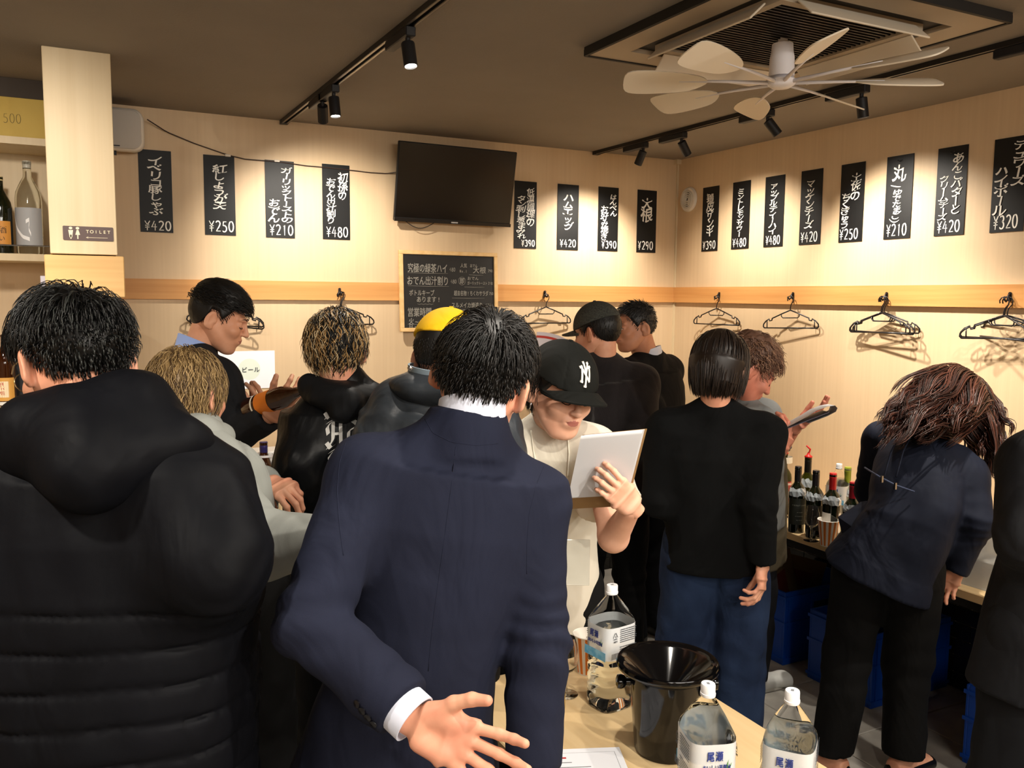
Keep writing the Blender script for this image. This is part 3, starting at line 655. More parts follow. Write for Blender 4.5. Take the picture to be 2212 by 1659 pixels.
bottle(on(1740, 1130), 'tall dark wine bottle with a curved red pourer on the right counter', M_glassO, s=1.06, cap='14100f', capz=(.2, .297), extra=lambda t, M: (pourer(1.2)(t, M), wraptag(-30)(t, M)), group=GR)
bottle(on(1757, 1160), 'black bottle with dark screw cap, right behind the tasting glass', M_glassD, label=[('191715', .04, .15, 80, 0)], cap='17151c', group=GR, extra=wraptag(-35))
bottle(on(1793, 1172), 'dark wine bottle with a bright red cap and white label behind the striped cup', M_glassD, s=1.02, label=[('e9e7e2', .05, .135, 38, -62), ('e9e7e2', .05, .135, 30, 60)], cap='c01d20', capz=(.222, .3), extra=wraptag(-20), group=GR)
bottle(on(1825, 1150), 'clear wine bottle with a yellow green cap on the right counter', M_wclear, cap='8e9a28', capz=(.232, .3), label=[('e8e6df', .05, .14, 60, 0)], extra=wraptag(0), group=GR)
bottle(on(1836, 1190), 'dark bottle with a crimson cap beside the bending woman', M_glassD, s=.98, cap='a8182a', capz=(.226, .3), label=[('5d2226', .05, .14, 70, 0)], extra=wraptag(-10), group=GR)
bottle(on(1860, 1150), 'clear wine bottle with a gold cap half behind the bending woman', M_wclear, s=1.05, cap='b19a3c', capz=(.236, .3), label=[('ece9e0', .05, .14, 60, 0)], group=GR)
bottle(on(2112, 1208), 'dark bottle with a white cap between the bending woman and the right edge', M_glassD, s=1.02, cap='d9d9d6', capz=(.25, .3), label=[('30343a', .16, .19, 180, 0), ('22252a', .05, .15, 70, 0)], group=GR)
# ---------------------------------------------------------------- PET water bottles
def sq(n=5.): return lambda a: 1/((abs(math.cos(a-PI/4 if False else a))**n+abs(math.sin(a))**n)**(1/n))
M_petw = mat('bottled_water', 'f2f8fa', .0, trans=1, ior=1.16); M_pet = mat('thin_clear_plastic', 'fafcfc', .02, trans=1, ior=1.06)
def pet(p, rz, level, lab, s=1., group='two litre water bottles'):
    t = thing('water_bottle', lab, 'bottle', tuple(p), 0, group); R_ = rotm((0, 0, 1), rz); M = T4(R_ @ np.diag([s*1.04, s*.92, s]), p)
    th = np.arange(40)*2*PI/40
    def shell(prof):
        mb = MB(); v = []
        for r, z, q in prof:
            for a in th: k = (1-q)+q*sq(4.5)(a); v.append((r*k*math.cos(a), r*k*math.sin(a), z))
        n = 40; f = [[a*n+i, a*n+(i+1) % n, a*n+n+(i+1) % n, a*n+n+i] for a in range(len(prof)-1) for i in range(n)]
        f += [list(range(n-1, -1, -1)), [(len(prof)-1)*n+i for i in range(n)]]
        return mb.add(v, f)
    pf = [(.036, .002, .9), (.046, 0, .9), (.05, .012, .95)]
    for k in range(4): z = .03+.026*k; pf += [(.05, z, .95), (.0465, z+.006, .95), (.05, z+.012, .95)]
    pf += [(.0495, .135, .95), (.0495, .221, .95), (.0503, .225, .95), (.049, .229, .9), (.035, .256, .6), (.0195, .280, .2), (.0135, .288, 0), (.0132, .292, 0)]
    shell(pf).xf(M).build('bottle_shell', M_pet, t, True)
    w = [(max(r-.0022, .004), max(z, .003), q) for r, z, q in pf if z < level]; zl = [x[1] for x in pf]; rl = np.interp(level, zl, [x[0] for x in pf])
    w.append((rl-.0022, level, float(np.interp(level, zl, [x[2] for x in pf])))); shell(w).xf(M).build('water', M_petw, t, True)
    c = MB().lathe([(.0, .291), (.0148, .291), (.0155, .293), (.0155, .297), (.0145, .2975), (.0145, .312), (.0135, .3145), (0, .3145)], 40, fn=lambda a: 1+.01*math.cos(20*a), cap=False).xf(M).build('screw_cap', mat('cap_white', 'eef0f2', .4), t, True, 40)
    mb = MB(); mb.box((-.004, -.003, .3145), (.004, .003, .3148)).xf(M).build('cap_print', mat('print_grey', '707478', .6), c)
    # wrapped label: white film with a blue foot, text lines, recycling triangle
    def strip(z0, z1, u0, u1, r_=.0507, name='label_sleeve', m=None):
        mb = MB(); n = 44; v = []
        for z in (z0, z1):
            for a in np.linspace(u0, u1, n): k = .05+.95*sq(4.5)(a); v.append((r_*k*math.cos(a), r_*k*math.sin(a), z))
        mb.add(v, [[i, i+1, n+i+1, n+i] for i in range(n-1)]); return mb
    lb = strip(.137, .221, 0, 2*PI-.001).xf(M).build('label_sleeve', mat('label_film_white', 'dfe3e6', .35, alpha=.82), t, True)
    def side(a):  # flat side frame: normal angle a
        return T4(np.array([[-math.sin(a), 0, math.cos(a)], [math.cos(a), 0, math.sin(a)], [0, 1.25, 0]]), (0.0515*math.cos(a), .0515*math.sin(a), .137))
    ink = mat('label_ink', '3a4048', .6); blue = mat('label_blue', '4ba3d6', .5, vary=((60, 60, 60), '8ec8e6')); nvy = mat('label_navy', '2c3f8c', .6)
    for k in range(4):
        F_ = T4() @ M @ side(k*PI/2)
        if k % 2 == 0:
            mb = MB(); mb.box((-.043, .0, 0), (.043, .018, .0002)); mb.xf(F_).build('blue_band', blue, lb)
            mb = MB()
            for i, c in enumerate('尾瀬'): glyph(mb, c, -.012+.018*i, .05, .016, .016, .015, z=.0004)
            for i, c in enumerate('おいしい天然水'): glyph(mb, c, -.024+.0085*i, .033, .0085, .0085, .01, z=.0004)
            mb.xf(F_).build('label_name', nvy, lb)
            mb = MB(); mb.add([(.02, .03, .0004), (.026, .045, .0004), (.024, .03, .0004), (.033, .04, .0004), (.028, .028, .0004)], [[0, 2, 1], [2, 4, 3]]); mb.xf(F_).build('leaf_mark', mat('leaf_green', '4f8f3a', .6), lb)
        else:
            mb = MB()
            for (a, b) in (((-.034, .048), (-.028, .058)), ((-.026, .058), (-.02, .048)), ((-.021, .045), (-.033, .045))): ribbon(mb, [a, b], .0016, .0004, taper=False)
            glyph(mb, '1', -.027, .05, .007, .007, .01, z=.0004)
            for i, c in enumerate('PET'): glyph(mb, c, -.031+.004*i, .04, .005, .005, .01, z=.0004)
            rg = random.Random(k)
            for j in range(13):
                x = -.012
                while x < .038:
                    l = rg.uniform(.001, .0035); mb.box((x, .0605-.0042*j-(.006 if j > 6 else 0), .0002), (x+l, .0605-.0042*j-(.006 if j > 6 else 0)+.0019, .0004)); x += l+.0009
                if j in (7, 9): pass
            for i in range(14): mb.box((-.038+.0016*i, .004, .0003), (-.038+.0016*i+rg.uniform(.0004, .0011), .016, .0005))
            mb.xf(F_).build('label_print', ink, lb)
    return t
pet(on(1317, 1520, TZ), math.radians(8), .20, 'clear water bottle two thirds full, standing farthest on the foreground table')
pet(ZP(1530, 1476, TZ+.3145)-[0, 0, .3145], math.radians(70), .262, 'nearly full water bottle in front of the black bucket')
pet(ZP(1712, 1491, TZ+.3145)-[0, 0, .3145] if False else np.array([*(ZP(1712, 1491, TZ+.3145)[:2]), TZ]), math.radians(38), .235, 'water bottle at the right corner of the foreground table')
pet(on(1806, 1148, CZ), .5, .24, 'water bottle with white cap among the wine bottles on the right counter')
# ---------------------------------------------------------------- bucket (spittoon), cups, glasses
def bucket(p, lab, s=1.):
    t = thing('spittoon_bucket', lab, 'bucket', tuple(p)); M = T4(np.eye(3)*s, p); m = mat('glossy_black_plastic', '050506', .1, spec=.45)
    MB().lathe([(0, .004), (.066, 0), (.07, .006), (.086, .185), (.0845, .185), (.068, .01), (0, .01)], 48, cap=False).xf(M).build('bucket_body', m, t, True, 50)
    MB().lathe([(.03, .135), (.1, .19), (.113, .196), (.115, .203), (.112, .209), (.105, .208), (.095, .2), (.028, .145)], 48, cap=False).xf(M).build('funnel_lid', m, t, True, 60)
    for sg in (-1, 1):
        Mk = M @ T4(rotm((0, 0, 1), math.radians(152)) @ rotm((0, 1, 0), PI/2*sg), (0, 0, .158))
        MB().lathe([(.008, .078), (.008, .092), (.014, .096), (.0165, .104), (.015, .112), (.007, .115), (0, .115)], 20, cap=False).xf(Mk).build('side_knob', m, t, True, 50)
bucket(on(1437, 1618, TZ), 'glossy black spittoon bucket with funnel lid on the foreground table', 1.02)
bucket(np.array([-2.46, -.24, CZ]), 'glossy black bucket on the back counter behind the raised hand')
def cup(p, lab, s=1.):
    t = thing('paper_cup', lab, 'cup', tuple(p), 0, 'orange striped paper cups'); M = T4(np.eye(3)*s, p); n = 48
    mo = mat('cup_orange', 'df7b1f', .6); mw = mat('cup_white', 'eee8de', .6)
    mb = MB(); v = []; mi = []; f = []
    pr_ = [(.029, .0), (.0298, .004), (.0445, .112), (.0455, .1135), (.0445, .115), (.0425, .114), (.028, .006), (0, .006)]
    for r, z in pr_: v += [(r*math.cos(a), r*math.sin(a), z) for a in np.arange(n)*2*PI/n]
    for a in range(len(pr_)-1):
        for i in range(n): f.append([a*n+i, a*n+(i+1) % n, a*n+n+(i+1) % n, a*n+n+i]); mi.append(1 if a == 1 and (i//2) % 2 else 0)
    o = mesh_obj('cup_wall', np.array(v)@M[:3, :3].T+M[:3, 3], f, [mw, mo], t, mi, True, 40)
cup(on(1787, 1178), 'orange and white striped paper cup on the front edge of the right counter')
cup(on(1270, 1452, TZ), 'striped paper cup behind the far water bottle on the foreground table', .98)
def glass(p, lab, s=1., wine=False):
    t = thing('tasting_glass', lab, 'glass', tuple(p), 0, 'small tasting glasses'); M = T4(np.eye(3)*s, p)
    MB().lathe([(0, .002), (.03, 0), (.0325, .0015), (.028, .003), (.006, .006), (.004, .012), (.004, .055), (.008, .06), (.02, .068), (.03, .083), (.0325, .1), (.0305, .125), (.0235, .152), (.0225, .155), (.0225, .1545), (.0295, .125), (.0312, .1), (.0285, .084), (.018, .07), (.004, .064), (0, .063)], 32, cap=False).xf(M).build('glass_body', mat('stem_glass', 'ffffff', .0, trans=1, ior=1.35), t, True, 60)
glass(on(1752, 1168), 'clear stemmed tasting glass beside the striped cup on the right counter', 1.0)
glass(on(1708, 1118), 'small stemmed glass between the dark bottles at the back of the right counter')
glass(on(1222, 1500, TZ), 'stemmed glass mostly hidden behind the suited man on the table')
bottle(on(1196, 1530, TZ), 'small clear bottle of yellow drink at the suited man\'s sleeve on the table', mat('yellow_drink', 'd9b93a', .05, trans=.6, ior=1.33), BB, .95, cap='e8e4d8', capz=(.19, .228), label=[('dfe2e6', .08, .125, 180, 0)], name='drink_bottle')
# menu sheet on the table
def sheet():
    c = on(1262, 1655, TZ); M = T4(rotm((0, 0, 1), math.radians(-22)), c+[-.03, -.06, .0006]); t = thing('printed_sheet', 'white printed sheet with red marks lying at the bottom of the table', 'paper', tuple(c))
    MB().box((-.1, -.13, 0), (.1, .14, .0006)).xf(M).build('sheet', mat('sheet_white', 'e9ebf2', .6), t)
    mb = MB(); mr = MB()
    mb.box((-.085, -.11, .0007), (.085, .122, .0008)); mw = MB().box((-.084, -.109, .0008), (.084, .121, .0009)).xf(M).build('inner_field', MATS['sheet_white'], t)
    for (x, y, w, h) in ((-.07, .1, .012, .008), (-.05, .098, .02, .006)): mr.box((x, y, .0009), (x+w, y+h, .001))
    for j in range(9): mb.box((-.07, .08-.02*j, .0009), (-.07+.05+.02*(j*7 % 5), .083-.02*j, .001))
    mb.xf(M).build('grey_print', mat('print_grey', '707478', .6), t); mr.xf(M).build('red_print', mat('print_red', 'b52a2f', .6), t)
sheet()
# ---------------------------------------------------------------- blue crates
M_crate = mat('blue_crate_plastic', '0a3f9c', .45, spec=.4)
def crate(lo, size, lab, cardboard=False):
    t = thing('blue_crate', lab, 'crate', (lo[0]+size[0]/2, lo[1]+size[1]/2, 0), 0, 'blue plastic crates on the floor'); x, y, z = lo; w, d, h = size; e = .012
    MB().box((x+e, y+e, 0), (x+w-e, y+d-e, .02)).build('crate_floor', M_crate, t)
    for a, b in (((x, y, .0), (x+w, y+e, h)), ((x, y+d-e, 0), (x+w, y+d, h)), ((x, y+e, 0), (x+e, y+d-e, h)), ((x+w-e, y+e, 0), (x+w, y+d-e, h))):
        MB().box(a, b, bev=.002).build('crate_side', M_crate, t)
    for zz in (.02, h*.55, h-.035):
        MB().box((x-.006, y-.006, zz), (x+w+.006, y, zz+.014)).build('crate_rib', M_crate, t)
        MB().box((x-.006, y, zz), (x, y+d+.006, zz+.014)).build('crate_rib', M_crate, t)
    for k in range(4):
        xx = x+.02+(w-.05)*k/3; MB().box((xx, y-.005, .02), (xx+.01, y, h-.03)).build('crate_rib', M_crate, t)
    MB().box((x+w*.38, y-.002, h-.11), (x+w*.62, y-.0005, h-.07)).build('hand_hole', mat('crate_dark', '04153a', .8), t)
    return t
crate((-.545, -1.62, 0), (.5, .36, .36), 'blue plastic crate holding torn cardboard under the right counter', 1)
cb = thing('cardboard_box', 'flattened brown cardboard with red print stuffed in the blue crate', 'cardboard', (-.3, -1.45, .03))
Mc = mat('cardboard_brown', '5e4a30', .9)
for k, (x, y, a, b) in enumerate(((-.33, -1.44, .15, -.35), (-.30, -1.36, -.2, .3))):
    M = T4(rotm((0, 0, 1), a) @ rotm((0, 1, 0), b), (x, y, .03))
    MB().box((-.14, -.004, 0), (.14, .004, .46-.05*k)).xf(M).build('cardboard_flap', Mc, cb)
    MB().box((-.06, -.0055, .24), (.07, -.004, .38-.04*k)).xf(M).build('red_print_panel', mat('card_red', '5a1c14', .8), cb)
crate((-.53, -2.12, 0), (.5, .36, .33), 'blue plastic crate seen between the bending woman\'s legs')
crate((-.56, -2.95, 0), (.5, .38, .31), 'blue plastic crate low at the right, beside the right edge person')
crate((-2.95, -.44, 0), (.37, .3, .5), 'blue plastic crate under the back counter left of the suited man')
# translucent plastic boxes on the right counter
def tub(p, w, d, h, rz, lab):
    t = thing('plastic_box', lab, 'box', tuple(p), 0, 'translucent plastic boxes on the counter'); M = T4(rotm((0, 0, 1), rz), p); m = mat('translucent_plastic', 'eef0ee', .25, alpha=.42, spec=.6)
    for lo, hi in (((-w, -d, 0), (w, -d+.002, h)), ((-w, d-.002, 0), (w, d, h)), ((-w, -d, 0), (-w+.002, d, h)), ((w-.002, -d, 0), (w, d, h)), ((-w, -d, 0), (w, d, .002))):
        MB().box(lo, hi).xf(M).build('box_wall', m, t)
    MB().box((-w-.003, -d-.003, h-.006), (w+.003, -d, h)).box((-w-.003, d, h-.006), (w+.003, d+.003, h)).xf(M).build('box_rim', m, t)
    MB().box((-w*.8, -d*.8, .003), (w*.6, d*.5, h*.45)).xf(M).build('wrapped_contents', mat('grey_wrapped', 'b9bab8', .5, vary=((20, 20, 20), '8d8f90')), t)
tub(on(2085, 1245), .075, .075, .19, .2, 'translucent plastic box with wrapped packs beside the bending woman')
tub(on(2138, 1262), .09, .075, .22, .05, 'taller translucent plastic box next to the right edge person')
# ---------------------------------------------------------------- back counter, left part
bottle(np.array([*YP(571, 1040, -.22)[:2], CZ]), 'brown beer bottle with a dark blue neck on the back counter', M_glassB, BB, 1.42, cap='2a2460', capz=(.19, .226), label=[('e8e8ec', .176, .184, 180, 0), ('e9e7e0', .04, .1, 80, 0)], name='beer_bottle')
def wbox():
    p = YP(600, 1030, -.13); p[2] = CZ; t = thing('white_box', 'white plastic box on the back counter behind the blue necked bottle', 'box', tuple(p))
    m = mat('white_plastic', 'dcdad6', .4); slab(MB(), rrect(.26, .15, .025), 0, .25, .004).xf(T4(None, p)).build('box_body', m, t, True, 40)
    slab(MB(), rrect(.272, .162, .03), .25, .268, .004).xf(T4(None, p)).build('box_lid', m, t, True, 40)
wbox()
def acrylic():
    p = YP(590, 1090, -.36); p[2] = CZ; t = thing('card_holder', 'small clear card holder on the back counter below the raised hand', 'card holder', tuple(p))
    MB().box((-.035, -.003, 0), (.035, 0, .11)).box((-.035, -.03, 0), (.035, .03, .003)).xf(T4(rotm((0, 0, 1), .3), p)).build('clear_stand', M_clear, t)
    MB().box((-.03, .001, .01), (.03, .002, .1)).xf(T4(rotm((0, 0, 1), .3), p)).build('grey_card', mat('card_grey', '9c9fa3', .5), t)
acrylic()
# ---------------------------------------------------------------- left shelf niche and kitchen counter
def niche():
    t = thing('wall_shelf', 'pale wooden wall shelf niche with bottles at the left edge', 'shelf', (-3.9, -.15, 1.9)); m = M_pillar
    y0 = -.34
    x0, x1 = -4.5, XP(0, 0, 0)[0]*0+(-3.42)
    zt = YP(50, 312, y0)[2]; zb = YP(50, 548, y0)[2]; zh = YP(50, 212, y0)[2]
    MB().box((x0, y0, zb-.03), (x1, -.001, zb)).build('shelf_board', m, t)
    MB().box((x0, y0, zt), (x1, -.001, zt+.03)).build('shelf_board', m, t)
    MB().box((x1-.025, y0, zb), (x1, -.001, zt)).build('shelf_side', m, t)
    MB().box((x0, -.02, zb), (x1, -.001, zt)).build('back_board', m, t)
    f = MB().box((x0, y0+.005, zt+.03), (x1, y0+.02, min(zh, CEIL-.03))).build('yellow_front', mat('yellow_panel', 'b89a3e', .6, vary=((5, 5, 5), 'c2a54a')), t)
    mb = MB(); q = YP(6, 254, y0)
    digits(mb, '500', 0, 0, .07, .04, .002); mb.xf(T4(np.array([[1, 0, 0], [0, 0, -1], [0, 1, 0]]), (q[0], y0+.004, q[2]-.02))).build('pencilled_number', mat('pencil', '5e5230', .8), f)
    MB().box((x0, y0, min(zh, CEIL-.03)), (x1, y0+.03, CEIL-.001)).build('top_strip', mat('dark_strip', '3a3026', .7), t)
    MB().tube([(x0, y0+.02, zb+.035), (x1-.02, y0+.02, zb+.035)], .003, 6).build('guard_wire', mat('steel_wire', 'a8a8a8', .25, .9), t)
    # big bottles standing on it
    a = YP(66, 540, y0+.12); a[2] = zb
    g = bottle(a, 'large clear sake bottle with a silver label on the wall shelf', M_clear, BIG, 1., cap='b9b6a8', capz=(.372, .4), label=[('a8a9ab', .035, .2, 95, 0)], name='sake_bottle')
    mb = MB(); mb2 = []
    for st in ([(-50, .17), (-30, .11), (0, .075), (28, .065)], [(15, .14), (30, .15), (25, .11), (34, .085)]):
        st = np.array(st); tt_ = np.linspace(0, len(st)-1, 14); aa = np.interp(tt_, range(len(st)), st[:, 0]); zz = np.interp(tt_, range(len(st)), st[:, 1]); n = 14
        v = [(.0545*math.cos(math.radians(CAMA+q)), .0545*math.sin(math.radians(CAMA+q)), z+s_) for s_ in (-.008, .008) for q, z in zip(aa, zz)]
        mb.add(v, [[i, i+1, n+i+1, n+i] for i in range(n-1)])
    mb.xf(T4(None, a)).build('white_brush_mark', mat('label_mark', 'f2f2f2', .5), g)
    b = YP(6, 540, y0+.12); b[2] = zb
    bottle(b, 'black sake bottle with an orange label at the left edge of the shelf', M_glassD, BIG, .82, cap='c9b98a', capz=(.38, .4), label=[('c98a3a', .05, .17, 80, 0)], name='sake_bottle', txt=('2a1a10', [('黒酒', .125, .04, 15), ('おい', .08, .03, 15)]))
niche()
kc = counter('kitchen_counter', (-4.6, -.75, .96), (-3.62, -.014, 1.0), 'pale kitchen counter at the far left behind the man in the padded coat', [(-4.5, -.7), (-3.7, -.7)])
MB().box((-4.6, -.30, 1.0), (-3.62, -.014, 1.26), bev=.004).build('raised_ledge', M_pillar, kc)
zk = 1.0; yk = -.55
def kitchen():
    led = 1.26
    a = YP(10, 775, -.2)
    a[2] = led; bottle(a, 'brown spirit bottle with a round yellow label at the left edge', M_glassB, BIG, .78, cap='3a2412', label=[('cf9a4a', .03, .16, 80, 0), ('e9d9b8', .05, .14, 45, 0), ('d8d8d4', .006, .025, 90, 0)], name='spirit_bottle', txt=('b5322a', [('黒', .115, .045, 0), ('伊佐', .075, .025, 0)]))
    b = YP(60, 700, -.1); t = thing('dark_board', 'small dark board behind the bottles at the far left', 'board', tuple(b))
    MB().box((b[0]-.16, -.07, led), (b[0]+.1, -.06, led+.19)).build('board_face', mat('board_dark', '20232a', .5), t); MB().box((b[0]+.1, -.072, led), (b[0]+.108, -.058, led+.2)).box((b[0]-.16, -.072, led+.19), (b[0]+.1, -.058, led+.198)).build('board_trim', mat('trim_silver', 'c9c9cc', .3), t)
    c = YP(96, 640, -.35); t = thing('leaflet_stand', 'narrow lilac and white leaflet standing beside the pillar', 'leaflet', (c[0], c[1], led))
    MB().box((c[0]-.012, -.36, led), (c[0]+.03, -.355, YP(96, 596, -.355)[2]), bev=.0).build('leaflet', mat('leaflet_lilac', 'c3b3e6', .4, vary=((8, 8, 8), 'f0eef8')), t)
    mb = MB()
    for i in range(5): mb.tube([(c[0]-.005+.007*i, -.365, led+.03), (c[0]-.002+.006*i, -.37, led+.17+.01*(i % 3))], .0028, 6)
    tag(mb.build('cutlery_bundle', mat('cutlery_steel', '5b5870', .3, .8), None, True), 'bundle of thin dark utensils beside the leaflet', 'cutlery', None, 'stuff')
    p = YP(4, 880, -.55); n = 0
    for i in range(5):
        o = MB().lathe([(0, 0), (.05, 0), (.075, .012), (.078, .014), (.07, .013), (0, .004)], 28, c=(p[0]-.03, yk, zk+.0135*i), cap=False).build('small_plate', mat('plate_cream', 'c9c7a8', .35), None, True)
        tag(o, ('lowest', 'second lowest', 'middle', 'second highest', 'topmost')[i]+' small cream plate of the stack at the far left edge', 'plate', 'cream plates in the stack')
    q = YP(48, 880, -.5)
    for i in range(4):
        o = MB().lathe([(0, 0), (.06, 0), (.095, .01), (.098, .012), (.09, .012), (0, .004)], 28, c=(q[0], yk+.08, zk+.012*i), cap=False).build('black_plate', mat('plate_black', '101012', .2), None, True)
        tag(o, ('lowest', 'second lowest', 'second highest', 'topmost')[i]+' black plate of the stack under the bag of nuts', 'plate', 'black plates in the stack')
    z = zk+.055; t = thing('bag_of_nuts', 'clear crumpled bag of nuts lying on the black plates', 'bag', (q[0], yk+.08, z))
    rg = random.Random(3); mb = MB()
    for i in range(90):
        a, r = rg.uniform(0, 2*PI), .07*math.sqrt(rg.random()); M = T4(rotm((rg.random(), rg.random(), rg.random()+.1), rg.uniform(0, 3)) @ np.diag([.011, .007, .006]), (q[0]+r*math.cos(a), yk+.08+r*math.sin(a)*.7, z+.01+.035*rg.random()*(1-r/.09)))
        s_ = MB().lathe([(0, -1), (.7, -.7), (1, 0), (.7, .7), (0, 1)], 7, cap=False).xf(M); mb.add(s_.v[0], s_.f)
    mb.build('nuts', mat('nut_brown', 'b98552', .6), t, True)['kind'] = 'stuff'
    n = 20; v = []; 
    for k, (r, zz) in enumerate(((.02, .07), (.07, .062), (.105, .03), (.1, .002))):
        for i in range(n): a = i*2*PI/n; rr = r*(1+rg.uniform(-.14, .14)); v.append((q[0]+rr*math.cos(a), yk+.08+rr*.75*math.sin(a), z+zz*(1+rg.uniform(-.15, .15))))
    mesh_obj('clear_bag', v, [[k*n+i, k*n+(i+1) % n, k*n+n+(i+1) % n, k*n+n+i] for k in range(3) for i in range(n)]+[list(range(n))], mat('bag_film', 'f2f4f6', .12, alpha=.28, spec=.8), t)
kitchen()
# ================================================================ SDF BODIES
class Vol:
    """a small signed distance grid; shapes are melted together and skinned with surface nets"""
    def __init__(s, lo, hi, h):
        s.lo = np.array(lo, float); s.h = h; n = np.ceil((np.array(hi)-s.lo)/h).astype(int)+1
        s.ax = [(s.lo[i]+h*np.arange(n[i])).astype(np.float32) for i in range(3)]; s.d = np.full(tuple(n), .2, np.float32)
    def _sl(s, lo, hi):
        r = []
        for i in range(3):
            a = max(0, int((lo[i]-s.lo[i])/s.h)); b = min(s.d.shape[i], int((hi[i]-s.lo[i])/s.h)+2)
            if b <= a: return None
            r.append(slice(a, b))
        return tuple(r)
    def put(s, prim, k=.02, op='u'):
        lo, hi, fn = prim; m = k+.03; sl = s._sl(np.array(lo)-m, np.array(hi)+m)
        if sl is None: return s
        X, Y, Z = np.meshgrid(s.ax[0][sl[0]], s.ax[1][sl[1]], s.ax[2][sl[2]], indexing='ij', sparse=True)
        e = fn(X, Y, Z).astype(np.float32); d = s.d[sl]
        if op == 'u':
            h = np.maximum(k-np.abs(d-e), 0)/k if k else 0; s.d[sl] = np.minimum(d, e)-h*h*k*.25
        else:
            h = np.maximum(k-np.abs(d+e), 0)/k; s.d[sl] = np.maximum(d, -e)+h*h*k*.25
        return s
    def warp(s, fn):
        X, Y, Z = np.meshgrid(*s.ax, indexing='ij', sparse=True); near = np.abs(s.d) < .05
        s.d = s.d+np.where(near, fn(X, Y, Z), 0).astype(np.float32); return s
    def mesh(s):
        d = s.d.copy(); d[0] = d[-1] = .1; d[:, 0] = d[:, -1] = .1; d[:, :, 0] = d[:, :, -1] = .1
        ins = d < 0; nx, ny, nz = d.shape; C = lambda i, j, k: (i*ny+j)*nz+k
        acc = []; fc = []
        for ax in range(3):
            a = [slice(None)]*3; b = [slice(None)]*3; a[ax] = slice(0, -1); b[ax] = slice(1, None); a = tuple(a); b = tuple(b)
            ii, jj, kk = np.nonzero(ins[a] != ins[b]); d0 = d[a][ii, jj, kk]; d1 = d[b][ii, jj, kk]; t = d0/(d0-d1)
            p = np.stack([ii, jj, kk], 1).astype(float); p[:, ax] += t; idx = np.stack([ii, jj, kk], 1)
            o1, o2 = [(1, 2), (2, 0), (0, 1)][ax]; cs = []
            for u, v in ((1, 1), (0, 1), (0, 0), (1, 0)):
                q = idx.copy(); q[:, o1] -= u; q[:, o2] -= v; c = C(q[:, 0], q[:, 1], q[:, 2]); cs.append(c); acc.append((c, p))
            q = np.stack(cs, 1); fl = ins[a][ii, jj, kk]; q[~fl] = q[~fl][:, ::-1]; fc.append(q)
        c = np.concatenate([x[0] for x in acc]); p = np.concatenate([x[1] for x in acc])
        uq, inv = np.unique(c, return_inverse=True); cnt = np.bincount(inv)
        v = np.stack([np.bincount(inv, p[:, i])/cnt for i in range(3)], 1)*s.h+s.lo
        f = np.searchsorted(uq, np.concatenate(fc)); return v, f
def S_ell(c, r, R_=None):
    c = np.asarray(c, float); r = np.asarray(r, float); m = r.max()
    def fn(X, Y, Z):
        x, y, z = X-c[0], Y-c[1], Z-c[2]
        if R_ is not None: x, y, z = [x*R_[0, i]+y*R_[1, i]+z*R_[2, i] for i in range(3)]
        k0 = np.sqrt((x/r[0])**2+(y/r[1])**2+(z/r[2])**2); k1 = np.sqrt((x/r[0]**2)**2+(y/r[1]**2)**2+(z/r[2]**2)**2)+1e-9
        return k0*(k0-1)/k1
    return (c-m, c+m, fn)
def S_cap(a, b, ra, rb):
    a = np.asarray(a, float); b = np.asarray(b, float); m = max(ra, rb); ab = b-a; L2 = ab@ab+1e-12
    def fn(X, Y, Z):
        x, y, z = X-a[0], Y-a[1], Z-a[2]; t = np.clip((x*ab[0]+y*ab[1]+z*ab[2])/L2, 0, 1)
        return np.sqrt((x-t*ab[0])**2+(y-t*ab[1])**2+(z-t*ab[2])**2)-(ra+(rb-ra)*t)
    return (np.minimum(a, b)-m, np.maximum(a, b)+m, fn)
def S_loft(c0, c1, r, a0, b0, a1, b1, n=2.4, r1=None):
    """elliptic cone between two centres; r = right direction, a across, b front-back"""
    c0 = np.asarray(c0, float); c1 = np.asarray(c1, float); ax = c1-c0; L = np.linalg.norm(ax); ax = ax/L
    def fr(r): r = unit(r-ax*(r@ax)); return r, np.cross(ax, r)
    ra, fa = fr(np.asarray(r, float)); rb, fb = fr(np.asarray(r if r1 is None else r1, float)); m = max(a0, b0, a1, b1)
    def fn(X, Y, Z):
        x, y, z = X-c0[0], Y-c0[1], Z-c0[2]; s = x*ax[0]+y*ax[1]+z*ax[2]; t = np.clip(s/L, 0, 1)
        u0 = x*ra[0]+y*ra[1]+z*ra[2]; v0 = x*fa[0]+y*fa[1]+z*fa[2]
        if r1 is not None:
            u1 = x*rb[0]+y*rb[1]+z*rb[2]; v1 = x*fb[0]+y*fb[1]+z*fb[2]; u0 = u0*(1-t)+u1*t; v0 = v0*(1-t)+v1*t
        A = a0+(a1-a0)*t; B = b0+(b1-b0)*t
        q = ((np.abs(u0)/A)**n+(np.abs(v0)/B)**n)**(1/n); d = (q-1)*np.minimum(A, B)*.9
        o = np.abs(s-t*L); return np.where(o > 1e-4, np.sqrt(np.maximum(d, 0)**2+o*o)+np.minimum(d, 0)*0, d)
    return (np.minimum(c0, c1)-m, np.maximum(c0, c1)+m, fn)
